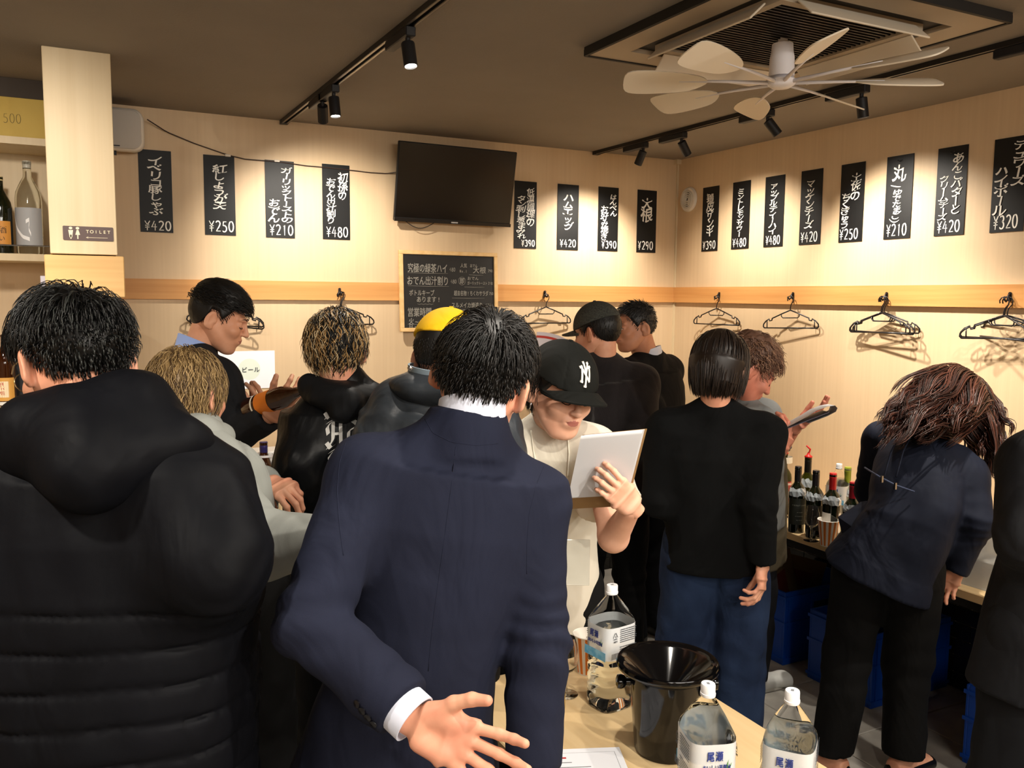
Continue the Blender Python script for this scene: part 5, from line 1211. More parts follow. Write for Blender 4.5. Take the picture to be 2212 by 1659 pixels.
        if label: o['label'] = label
        return o
    def shoes(s, m, sole=None, L=.27, dirs=None, name='shoe'):
        for i in range(2):
            f = unit(dirs[i] if dirs else s.f); r = np.array([f[1], -f[0], 0]); a = s.ank[i]*np.array([1, 1, 0]); c = a+f*.055
            V = Vol(c-.19, c+.19, .006); V.d[:] = .2; z = np.array([0, 0, 1.])
            V.put(S_loft(c-f*.11+z*.045, c+f*.13+z*.03, r, .036, .04, .045, .026, 2.6), 0); V.put(S_cap(c-f*.075+z*.05, a+z*.10, .036, .037), .03); V.put(S_ell(c+f*.115+z*.03, (.045, .045, .03)), .02)
            V.put((c-.2, c+np.array([.2, .2, .0]), lambda X, Y, Z: Z-.003+0*X+0*Y), .004, 's')
            v, fc = V.mesh(); o = mesh_obj(name, v, fc, m, s.root, None, True)
            if sole: MB().add([], []) if False else slab(MB(), [tuple((r*x+f*y)[:2]) for x, y in [(.034*math.cos(t)+.003*math.sin(t), .135*math.sin(t)) for t in np.arange(20)*PI/10]], 0, .022, .003).xf(T4(None, c+[0, 0, .001])).build('sole', sole, o, True, 50)
    def collar_band(s, m, r0, r1, z0, z1, name='shirt_collar', front=.5, tilt=0., dy=0., thick=.004, flare=0.):
        """folded band round the neck, open at the front; heights along the neck axis"""
        ax = unit(s.hc+s.HF @ np.array([0, -.03, -.07])-s.neck); ax = unit(ax*.25+s.ax*.75); r = unit(s.sr-ax*(s.sr@ax)); f = np.cross(ax, r); c = s.neck+f*dy; n = 40; v = []
        th = np.linspace(-PI/2+front*.5-2*PI+ -0, -PI/2-front*.5, n) if False else np.linspace(PI/2+front, PI/2+2*PI-front, n)
        for (R_, z) in ((r0, z0), (r1+flare, z1), (r1+flare+thick, z1), (r0+thick+.002, z0)):
            for t in th: dr = .018*math.sin(t); v.append(c+r*R_*1.08*math.cos(t)+f*R_*math.sin(t)+ax*(z-tilt*math.sin(t)-dr))
        f_ = [[k*n+i, k*n+i+1, ((k+1) % 4)*n+i+1, ((k+1) % 4)*n+i] for k in range(4) for i in range(n-1)]+[[0, n, 2*n, 3*n], [n-1, 4*n-1, 3*n-1, 2*n-1]]
        return MB().add(v, f_).build(name, m, s.root, True, 50)
def torus_band(root, c, ax, r, w, m, name, thick=.003, tw=1.):
    u = unit(ax); x = unit(np.cross(u, [0, 0, 1.]) if abs(u[2]) < .9 else np.cross(u, [1., 0, 0])); y = np.cross(u, x); n = 28; v = []
    for R_, t in ((r, 0), (r, w), (r*.93+.0, w), (r*.93, 0)): v += [c+R_*(x*math.cos(a)+y*math.sin(a))*1.+u*t for a in np.arange(n)*2*PI/n]
    return MB().add(v, [[k*n+i, k*n+(i+1) % n, ((k+1) % 4)*n+(i+1) % n, ((k+1) % 4)*n+i] for k in range(4) for i in range(n)]).build(name, m, root, True, 40)
def G(px, D): d = FH+RH*((px-1106)/FPX); q = CAM+d*D; return np.array([q[0], q[1], 0])
def cap_hat(s, m, name='cap', brim_m=None, off=(0, 0, 0), size=1., brim=True, brim_dir=0., tall=1., low=.045):
    """baseball cap on the head: crown, brim, button"""
    V = Vol((-.13, -.15, -.02), (.13, .13, .20), .0035)
    def fn(X, Y, Z):
        q = np.sqrt((X/.093)**2+((Y+.008)/.112)**2+((Z-.035)/(.108*tall))**2); d = (q-1)*.095; seam = 0.0012*np.exp(-(np.abs(np.sin(3*np.arctan2(Y+.008, X)))/.06)**2)
        return np.maximum(d+seam, low-.02*np.clip(Y/.1, -1, 1)-Z)
    V.put(((-.12, -.14, -.01), (.12, .12, .17), fn), 0); v, f = V.mesh(); Rb = rotm((0, 0, 1), brim_dir)
    Mx = T4(s.HF @ Rb*s.hs*size, s.hc+s.HF @ np.array(off)); o = mesh_obj(name, v @ Mx[:3, :3].T+Mx[:3, 3], f, m, s.root, None, True)
    MB().lathe([(.007, 0), (.006, .004), (0, .005)], 12, c=(0, -.008, .035+.108*tall-.001), cap=False).xf(Mx).build('cap_button', m, o, True)
    if brim:
        n = 21; mb = MB(); v = []
        for k, rr in enumerate((0, .33, .66, 1)):
            for i in range(n):
                t = math.radians(180*i/(n-1)); x = -math.cos(t)*(.089-.006*rr); y = .04+math.sin(t)*(.055+.078*rr) if rr else .03+math.sin(t)*.065
                z = low-.022-.01*rr-.020*(abs(x)/.085)**2-.0*rr; v.append((x, y, z+.012))
        v2 = [(a, b, c-.004) for a, b, c in v]; N = len(v)
        f = [[k*n+i, k*n+i+1, k*n+n+i+1, k*n+n+i] for k in range(3) for i in range(n-1)]; f2 = [[j+N for j in q][::-1] for q in f]
        e = [[3*n+i, 3*n+i+1, N+3*n+i+1, N+3*n+i] for i in range(n-1)]
        mb.add(v+v2, f+f2+e).xf(Mx).build('cap_brim', brim_m or m, o, True, 50)
    return o, Mx

def on_mesh(last, pix):
    v, f = last; b = BVHTree.FromPolygons(v.tolist(), f.tolist()); r = []
    for px, py in pix:
        d = unit(ray(px, py)); h, n, _, _ = b.ray_cast(Vector(CAM), Vector(d)); r.append((np.array(h), np.array(n)) if h else None)
    return r
# ================================================================ PEOPLE
def cloth(name, c, c2=None, rough=.85, sheen=.0, b=(700, .3, .0007), **k): return mat(name, c, rough, sheen=sheen, bump=b, vary=((5, 5, 5), c2 or c), spec=.18, folds=(7, .55, .02), **k)
C_navy = cloth('navy_wool', '181b2a', '1d2132'); C_black = cloth('black_wool', '0d0e11', '121317'); C_puff = mat('black_padded', '07080c', .62, spec=.12, folds=(6, .5, .02), bump=(60, .2, .002), vary=((5, 5, 5), '0a0b10'))
C_greyswt = cloth('grey_sweat', '8f928d', '9a9d98', .95); C_char = cloth('charcoal_wool', '17181b', '1d1e21'); C_white = mat('shirt_white', 'd3d9ea', .7)
C_trk = cloth('black_trouser', '0b0b0c', '101010'); C_shoe = mat('black_leather', '0c0b0b', .3)
def short_len(p): return .018+.034*np.clip((p[:, 2]-.03)/.06, 0, 1)
SHORT = lambda n, w, **k: dict(dict(n=n, length=short_len, width=w, comb=comb_back, lift=.0, gravk=.25, jit=.12, seg=6, thick=.012, fade=.06), **k)
def up(p, z): return np.array([p[0], p[1], z])
# ---- 1 the suited man in the middle, hand behind his back
def man_suit():
    p = Fig('man in a navy suit in the middle, one open hand behind his back', None, 14, 1.74, pel=up(G(868, 1.62), 0), neck=P(1015, 925, 1.62), hipz=.90, head=P(1042, 829, 1.66), hphi=16, hpitch=12, hroll=14, hs=1.0, sh=(P(795, 1030, 1.58), P(1150, 1090, 1.68)))
    p.arm(-1, P(905, 1562, 1.36), hand='open', el=P(672, 1345, 1.46), fdir=P(1090, 1655, 1.33)-P(915, 1568, 1.36), back=FH-CU*.2, hs=1.0)
    p.arm(1, P(1150, 1700, 1.62), hand='relaxed', el=P(1157, 1385, 1.66))
    p.body(neck_r=.056)
    p.top('suit_jacket', C_navy, a=(.235, .178, .152, .185, .185), b=(.15, .135, .12, .125, .10), hem=-.28, sr=(.070, .060, .053), h=.0065, fold=.007, ff=5., shw=.054, trap=.040, cuff=.86, crease=.005, collar=.070, colz=.032); jl = p.last
    p.collar_band(C_white, .056, .055, -.01, .050, front=.6)
    sh, el, wr = p.arms[-1]; d = unit(wr-el)
    torus_band(p.root, wr-d*.075, d, .041, .066, C_white, 'shirt_cuff')
    for path in (((918, 905), (935, 935), (975, 955), (1030, 962), (1075, 958)), ((985, 965), (975, 1050), (962, 1150), (948, 1250), (935, 1350), (925, 1450)), ((748, 952), (733, 1000), (728, 1060), (733, 1130), (742, 1200)), ((1178, 1000), (1158, 1050), (1143, 1110), (1138, 1180), (1138, 1240))):
        tt = np.linspace(0, len(path)-1, 24); pa = np.array(path, float); pa = np.stack([np.interp(tt, range(len(path)), pa[:, i]) for i in (0, 1)], 1); hh = [x for x in on_mesh(jl, pa) if x]
        if len(hh) > 5: MB().tube([x[0]-x[1]*.0004 for x in hh], .0011, 5).build('seam', C_navy, p.root, True)
    for hn in on_mesh(jl, ((772, 1520), (783, 1535), (795, 1549), (807, 1563))):
        if hn: MB().lathe([(0, 0), (.0065, 0), (.0065, .003), (0, .004)], 14).xf(T4(np.array(Vector(hn[1]).to_track_quat('Z', 'Y').to_matrix()), hn[0]-hn[1]*.0005)).build('sleeve_button', mat('button_dark', '0a0a10', .3), p.root)
    p.trousers(C_navy); p.shoes(C_shoe)
    hair(p.root, p.HF, p.hc, p.hs, M_hairk, [.6, .4], [SHORT(3200, .0013, length=lambda q: .014+.045*np.clip((q[:, 2]-.035)/.05, 0, 1), lift=.03, thick=.024, gravk=.3, jit=.07), SHORT(420, .0013, length=.05, comb=lambda q: np.broadcast_to(np.array([.5, -.8, -.1]), q.shape), lift=.12, jit=.25, fade=0, mask=lambda q: ((q-[.01, -.075, .1])**2).sum(1) < .0022), SHORT(160, .0008, length=.06, lift=.5, gravk=.0, jit=.3, mask=lambda q: q[:, 2] > .08)], cap_shell(.007, -.002, .003, 50, 3, top=.0, ramp=.06))
man_suit()
# ---- 2 the man in the padded coat at the left
def man_padded():
    p = Fig('man with glasses in a long black padded coat at the left edge', None, -12, 1.76, pel=up(G(238, 1.50), 0), neck=P(235, 925, 1.52), hipz=.92, head=P(160, 792, 1.56), hphi=-50, hpitch=22, hroll=0, hs=1.02, sh=(P(-20, 1040, 1.50), P(395, 1060, 1.50)), skin_c=('dd9f82', 'c98a6c'))
    p.arm(-1, P(40, 1300, 1.72), el=P(-90, 1330, 1.45)); p.arm(1, P(420, 1290, 1.72), el=P(462, 1215, 1.42))
    p.body(neck_r=.06)
    zb = .062
    q = lambda X, Y, Z: (.006*(1-np.minimum(np.abs(np.sin((Z+.012*noise(X, Y, 0*Z, 4.))*PI/zb))*3.5, 1))-.002*np.abs(np.sin(Z*PI/zb)))*np.clip((1.27-Z)/.03, 0, 1)
    p.top('padded_coat', C_puff, a=(.232, .232, .235, .24, .22), b=(.19, .19, .175, .165, .13), hem=-.5, sr=(.09, .082, .07), h=.007, fold=.009, warp=q, shw=.07, trap=.07, k_arm=.06)
    # hood folded down on the back
    c = P(255, 985, 1.44); V = Vol(c-.3, c+.3, .007); r = p.sr; f = p.sf
    hA, hB, hC, hD = P(285, 905, 1.50), P(385, 962, 1.48), P(205, 1000, 1.40), P(95, 950, 1.46)
    for a_, b_, ra, rb in ((hA, hB, .055, .034), (hA, hC, .05, .05), (hD, hC, .065, .05), (hA, hD, .05, .055), (hB, hC, .034, .045)): V.put(S_cap(a_, b_, ra, rb), .09)
    V.put(S_ell(p.neck+f*.05+[0, 0, .05], (.068, .09, .07), np.stack([r, f, [0, 0, 1.]], 1)), .02, 's')
    V.warp(lambda X, Y, Z: noise(X, Y, Z, 11., 2)*.02+noise(X, Y, Z, 25., 7)*.006); v, fc = V.mesh(); mesh_obj('folded_hood', v, fc, C_puff, p.root, None, True)
    p.collar_band(mat('inner_collar_grey', '9a958a', .8), .064, .060, .0, .040, 'inner_collar', front=.5)
    # glasses
    T = lambda q: p.hc+p.HF @ (np.array(q)*p.hs); mg = mat('gold_wire', 'b9a27a', .25, .9)
    g = MB()
    for sg in (-1, 1):
        g.tube([T((sg*.070, .088, .02)), T((sg*.079, .05, .022)), T((sg*.084, .0, .018)), T((sg*.086, -.012, .005))], .0013, 6)
        g.tube([T((sg*(.036+.026*math.cos(a)), .112-.006*abs(math.cos(a)), .008+.02*math.sin(a))) for a in np.arange(18)*2*PI/18], .0011, 5, closed=True)
    g.tube([T((-.011, .112, .012)), T((0, .116, .016)), T((.011, .112, .012))], .0012, 5); g.build('glasses', mg, p.root, True)
    p.trousers(C_trk); p.shoes(C_shoe); p.face()
    mm = [mat('hair_black_c', '0c0c0c', .36, spec=.5), mat('hair_greying', '2c2e2c', .42)]
    side = lambda q: q[:, 1] > .0
    hair(p.root, p.HF, p.hc, p.hs, mm, [.75, .25], [SHORT(2800, .0014, length=lambda q: .016+.05*np.clip((q[:, 2]-.035)/.06, 0, 1), lift=.05, thick=.028, jit=.2, gravk=.2, curl=.25), SHORT(420, .0014, length=.05, comb=lambda q: np.broadcast_to(np.array([.5, -.8, -.1]), q.shape), lift=.12, jit=.3, fade=0, mask=lambda q: ((q-[.01, -.075, .1])**2).sum(1) < .0022), SHORT(900, .0014, length=.016, mask=side, probs=[.35, .65], curl=.5, jit=.4), dict(n=120, length=.055, width=.001, comb=comb_back, lift=1.4, gravk=-.1, jit=.4, mask=lambda q: (q[:, 2] > .11))], cap_shell(.009, -.002, .005, 45, 8, top=.0, ramp=.06))
man_padded()
# ---- 3 person in the grey sweatshirt
def grey_sweat():
    p = Fig('person with short light brown hair in a pale grey hooded sweatshirt beside the padded coat', None, 28, 1.62, pel=up(G(472, 2.18), 0), neck=P(425, 925, 2.12), hipz=1.05, head=P(408, 862, 2.12), hphi=18, hpitch=8, hroll=-4, hs=.90, sh=(P(330, 1000, 2.25), P(448, 992, 2.06)))
    p.arm(1, P(700, 1165, 1.93), el=P(548, 1180, 1.96), sh=P(452, 990, 2.04)); p.arm(-1, P(578, 1046, 2.28), hand='droop', el=P(480, 1120, 2.4), fdir=P(632, 1062, 2.22)-P(578, 1046, 2.28), back=np.array([0, 0, 1.])-FH*.4)
    p.body(neck_r=.052)
    p.top('grey_sweatshirt', C_greyswt, a=(.165, .165, .155, .145, .13), b=(.15, .15, .145, .14, .11), hem=-.0, sr=(.078, .08, .062), h=.0072, fold=.011, shw=.06, trap=.055, k_arm=.05)
    f, r = p.sf, p.sr; V = Vol(p.neck-.22, p.neck+.2, .006)
    V.put(S_ell(p.neck-f*.02+[0, 0, -.02], (.115, .105, .055), np.stack([r, f, [0, 0, 1.]], 1)), 0); V.put(S_cap(p.neck-r*.08-f*.04, p.neck+r*.08-f*.04, .042, .045), .03)
    V.put(S_ell(p.neck+f*.04+[0, 0, .05], (.06, .075, .06), np.stack([r, f, [0, 0, 1.]], 1)), .02, 's'); V.warp(lambda X, Y, Z: noise(X, Y, Z, 14., 5)*.016); v, fc = V.mesh(); mesh_obj('hood', v, fc, C_greyswt, p.root, None, True)
    p.trousers(C_trk, r=(.105, .10, .105), width=.15, fold=.012, top=-.03); p.shoes(C_shoe)
    sh, el, wr = p.arms[-1]; u = unit(P(625, 1068, 2.25)-wr)
    mm = [mat('hair_lightbrown', '8a7048', .5), mat('hair_blond', 'b09364', .5), mat('hair_brown_root', '5c4732', .5)]
    hair(p.root, p.HF, p.hc, p.hs, mm, [.45, .35, .2], [dict(n=2800, length=lambda q: .055+.05*np.clip((.1-q[:, 2])/.1, 0, 1)*(q[:, 1] < .02), width=.0015, comb=comb_down, lift=.3, gravk=.25, jit=.25, thick=.022, curl=.5, cf=1.2, seg=8)], cap_shell(.012, .012, .008, 40, 4, top=.0))
grey_sweat()
# ---- 4 young man with the big brown bottle
def young_man():
    p = Fig('young man in a black suit in profile, looking down at a brown bottle', None, 45, 1.8, pel=up(G(405, 3.0), 0), neck=P(420, 762, 3.0), hipz=.97, head=P(472, 692, 3.0), hphi=80, hpitch=20, hs=.93, sw=.17, skin_c=('d9a283', 'c78b6b'))
    p.arm(1, P(585, 897, 2.76), hand='hold', el=P(512, 935, 2.86), fdir=P(622, 868, 2.72)-P(588, 893, 2.76), back=-np.array([0, 0, 1.])*.6-FH, hs=.95)
    p.arm(-1, P(535, 905, 3.0), hand='hold', el=P(490, 945, 3.2), fdir=P(560, 868, 2.9)-P(535, 905, 3.0), back=np.array([0, 0, -1.])+FH*.6, hs=.95)
    p.body(neck_r=.054)
    p.top('suit_jacket', C_char, a=(.2, .19, .17, .185, .18), b=(.14, .13, .12, .125, .10), hem=-.2, sr=(.066, .056, .05), h=.0075, fold=.004, shw=.052, trap=.04, cuff=.95, collar=.060)
    p.collar_band(mat('shirt_blue', '8ea4d8', .7), .060, .056, -.01, .045, front=.5)
    p.trousers(C_char); p.shoes(C_shoe); p.face()
    hair(p.root, p.HF, p.hc, p.hs, M_hairk, [.6, .4], [SHORT(900, .0012, length=.012, lift=.1, mask=lambda q: q[:, 2] < .05, thick=.004), dict(n=1300, length=.055, width=.0015, comb=lambda q: np.broadcast_to(np.array([.1, .9, .2]), q.shape)+unit_rows(q-[0, -.08, .1])*.5, lift=.5, gravk=.0, jit=.25, thick=.025, curl=.6, mask=lambda q: q[:, 2] > .055)], cap_shell(.006, .0, .002, 60, 5, top=.02))
    a, b = P(537, 884, 2.80), P(645, 846, 2.68); d = unit(b-a); t = thing('beer_bottle', 'large brown beer bottle with an orange label, tipped in the young man\'s hands', 'bottle', tuple(a)); R_ = np.array(Vector(d).to_track_quat('Z', 'Y').to_matrix()); M = T4(R_*1.18, a)
    MB().lathe([(0, .003), (.028, 0), (.031, .005), (.031, .13), (.029, .148), (.0145, .185), (.0128, .225), (.0148, .228), (.0148, .236), (.012, .238)], 28, cap=False).xf(M).build('bottle_glass', M_glassB, t, True, 40)
    MB().lathe([(.0316, .055), (.0316, .105)], 28, cap=False).xf(M).build('label', mat('label_orange', 'd9781e', .5), t, True); MB().lathe([(.0314, .04), (.0314, .046)], 28, cap=False).xf(M).build('label_stripe', mat('label_e9e2d0', 'e9e2d0', .5), t, True)
young_man()
# ---- 5 streaked hair, printed black jacket
BL = {'A': [[(.0, .9), (.25, 1.05), (.5, .95)], [(.05, .5), (.0, .75), (.15, .95)], [(.45, 1.0), (.5, .1), (.62, 0)], [(.2, .95), (.22, .3), (.05, .0)], [(.2, .5), (.5, .5)], [(.0, .2), (.15, 0), (.3, .12)]],
 'd': [[(.1, 1.0), (.45, .7), (.45, .15), (.25, 0), (.08, .2), (.08, .55), (.3, .65)]], 'w': [[(.0, .65), (.1, .55), (.1, .15), (.22, 0), (.35, .15), (.35, .65)], [(.35, .15), (.5, 0), (.62, .15), (.62, .5), (.5, .65)]],
 'a': [[(.08, .55), (.25, .68), (.42, .55), (.42, .1), (.52, 0)], [(.42, .35), (.15, .3), (.08, .12), (.2, 0), (.42, .12)]], 's': [[(.42, .6), (.25, .7), (.1, .55), (.4, .25), (.3, .0), (.05, .1)]]}
def printed_back(p, m):
    v, f = p.last; bvh = BVHTree.FromPolygons(v.tolist(), f.tolist()); mb = MB(); dirp = unit(-CF*[1, 1, 0]+0.); ex = RH; o0 = P(700, 905, 2.38)
    def row(x, y, s, txt, slope):
        for ch in txt:
            w = {'A': .68, 'w': .74, 'd': .58, 'a': .6, 's': .52}[ch]
            for st in BL[ch]:
                st = np.array(st); t = np.linspace(0, len(st)-1, 4*len(st)); st = np.stack([np.interp(t, range(len(st)), st[:, i]) for i in (0, 1)], 1)
                nib = np.array([math.cos(.7), math.sin(.7)])*.075; L = st+nib; R_ = st-nib; n = len(st)
                pts = np.concatenate([L, R_])*s+[x, y]; pts[:, 1] += slope*(pts[:, 0])**2; out = []
                for a, b in pts:
                    q = o0+ex*a+np.array([0, 0, 1.])*b; h, nn, _, _ = bvh.ray_cast(Vector(q-FH*.5), Vector(FH)); out.append(None if h is None else np.array(h)-FH*.0025+np.array(nn)*.0015)
                for i in range(n-1):
                    ids = (i, n+i, n+i+1, i+1)
                    if all(out[j] is not None for j in ids) and max(out[j]@FH for j in ids)-min(out[j]@FH for j in ids) < .03: mb.add([out[j] for j in ids], [[0, 1, 2, 3]])
            x += w*s
    row(0, .0, .075, 'Adwads', 1.2); row(.008, -.08, .075, 'Adwads', .9); row(.016, -.155, .07, 'Adwads', .7); row(.03, -.22, .055, 'Adwads', .5)
    mb.build('white_print', m, p.root)
def streaked():
    p = Fig('person with streaked blond hair in a black jacket with white gothic print', None, 6, 1.72, pel=up(G(745, 2.5), 0), neck=P(745, 835, 2.5), hipz=.95, head=P(727, 765, 2.5), hphi=-8, hpitch=14, hs=.88, sh=(P(704, 893, 2.5), P(812, 890, 2.52)))
    p.arm(-1, P(695, 1050, 2.72), el=P(650, 1003, 2.42)); p.arm(1, P(800, 1050, 2.75), el=P(862, 1010, 2.45))
    p.body(); C = cloth('black_nylon', '0d0e10', '131416', .38, b=(60, .3, .002))
    p.top('printed_jacket', C, a=(.185, .19, .185, .195, .18), b=(.14, .14, .14, .14, .11), hem=-.04, sr=(.066, .072, .06), h=.0072, fold=.010, shw=.06, trap=.055, k_arm=.06); printed_back(p, mat('print_white', 'd9d8d3', .6))
    f, r = p.sf, p.sr; V = Vol(p.neck-.24, p.neck+.2, .006); W3 = np.stack([r, f, [0, 0, 1.]], 1)
    V.put(S_ell(p.neck-f*.03+[0, 0, -.02], (.112, .105, .048), W3), 0); V.put(S_cap(p.neck-r*.1-f*.04+[0, 0, .01], p.neck+r*.02-f*.12-[0, 0, .03], .034, .04), .015); V.put(S_cap(p.neck+r*.085-f*.03+[0, 0, -.01], p.neck-f*.12-[0, 0, .055], .03, .034), .015)
    V.put(S_ell(p.neck+f*.04+[0, 0, .06], (.065, .08, .07), W3), .02, 's'); V.warp(lambda X, Y, Z: noise(X, Y, Z, (9, 9, 26), 5)*.022); v, fc = V.mesh(); mesh_obj('hood', v, fc, cloth('black_jersey', '121315', '17181a', .6), p.root, None, True)
    p.trousers(C_trk); p.shoes(C_shoe)
    mm = [M_hairk[0], mat('hair_streak_gold', 'a98452', .45), mat('hair_streak_pale', 'cfb890', .45), M_hairk[1]]
    hair(p.root, p.HF, p.hc, p.hs, mm, [.38, .27, .17, .18], [dict(n=2000, length=lambda q: .055+.02*np.clip((.08-q[:, 2])/.1, 0, 1), width=.0016, comb=comb_down, lift=.3, gravk=.2, jit=.3, thick=.026, curl=.4, cf=.55), dict(n=600, length=.06, width=.0016, comb=lambda q: q*np.array([1, 1, 0])+[.02, -.03, 0], lift=.35, gravk=.1, jit=.4, thick=.03, curl=.4, mask=lambda q: q[:, 2] > .09), dict(n=600, length=.085, width=.0017, comb=comb_down, lift=.4, gravk=.3, jit=.3, thick=.03, curl=.7, cf=.7, mask=lambda q: q[:, 0] < -.03, probs=[.1, .5, .35, .05])], cap_shell(.014, .004, .008, 40, 6, top=.002))
streaked()
# ---- 6 yellow cap
def yellow_cap():
    p = Fig('person in a bright yellow cap and grey shell jacket, mostly behind the suited man', None, 20, 1.72, pel=up(G(940, 2.3), 0), neck=P(942, 835, 2.3), hipz=.95, head=P(968, 778, 2.3), hphi=25, hpitch=10, hs=.98, sh=(P(868, 890, 2.3), P(1040, 900, 2.3)))
    p.arm(-1, P(830, 1080, 2.45), el=P(828, 1010, 2.25)); p.arm(1, P(1020, 1080, 2.4), el=P(1060, 1000, 2.2)); p.body()
    C = cloth('grey_shell', '25292d', '32363b', .38, b=(40, .35, .003)); p.top('shell_jacket', C, a=(.19, .19, .19, .2, .19), b=(.15, .15, .145, .15, .12), hem=-.05, sr=(.072, .08, .07), h=.0075, fold=.013, ff=9, shw=.062, trap=.055, k_arm=.06)
    f, r = p.sf, p.sr; V = Vol(p.neck-.22, p.neck+.2, .006); W3 = np.stack([r, f, [0, 0, 1.]], 1); V.put(S_ell(p.neck-f*.02+[0, 0, -.0], (.12, .105, .055), W3), 0); V.put(S_ell(p.neck+f*.05+[0, 0, .06], (.062, .08, .07), W3), .02, 's'); V.warp(lambda X, Y, Z: noise(X, Y, Z, 15., 5)*.022); v, fc = V.mesh(); mesh_obj('hood', v, fc, C, p.root, None, True)
    p.collar_band(mat('hood_lining_blue', '93a6b4', .7), .064, .070, .0, .055, 'inner_hood', front=.4); MB().lathe([(0, -.008), (.008, 0), (0, .008)], 12, c=P(886, 795, 2.1)).build('cord_toggle', mat('toggle_metal', 'a8a8aa', .2, .9), p.root, True)
    p.trousers(C_trk); p.shoes(C_shoe); hair(p.root, p.HF, p.hc, p.hs, M_hairk, [.6, .4], [SHORT(700, .0013, length=.012, lift=.1, mask=lambda q: (q[:, 2] < .05) & (q[:, 2] > hairline(q[:, 1])+.03), thick=.005)], cap_shell(.003, -.03, .001, 60, 5))
    cap_hat(p, cloth('yellow_cotton', 'e8b414', 'f0c024', .8), 'yellow_cap')
yellow_cap()
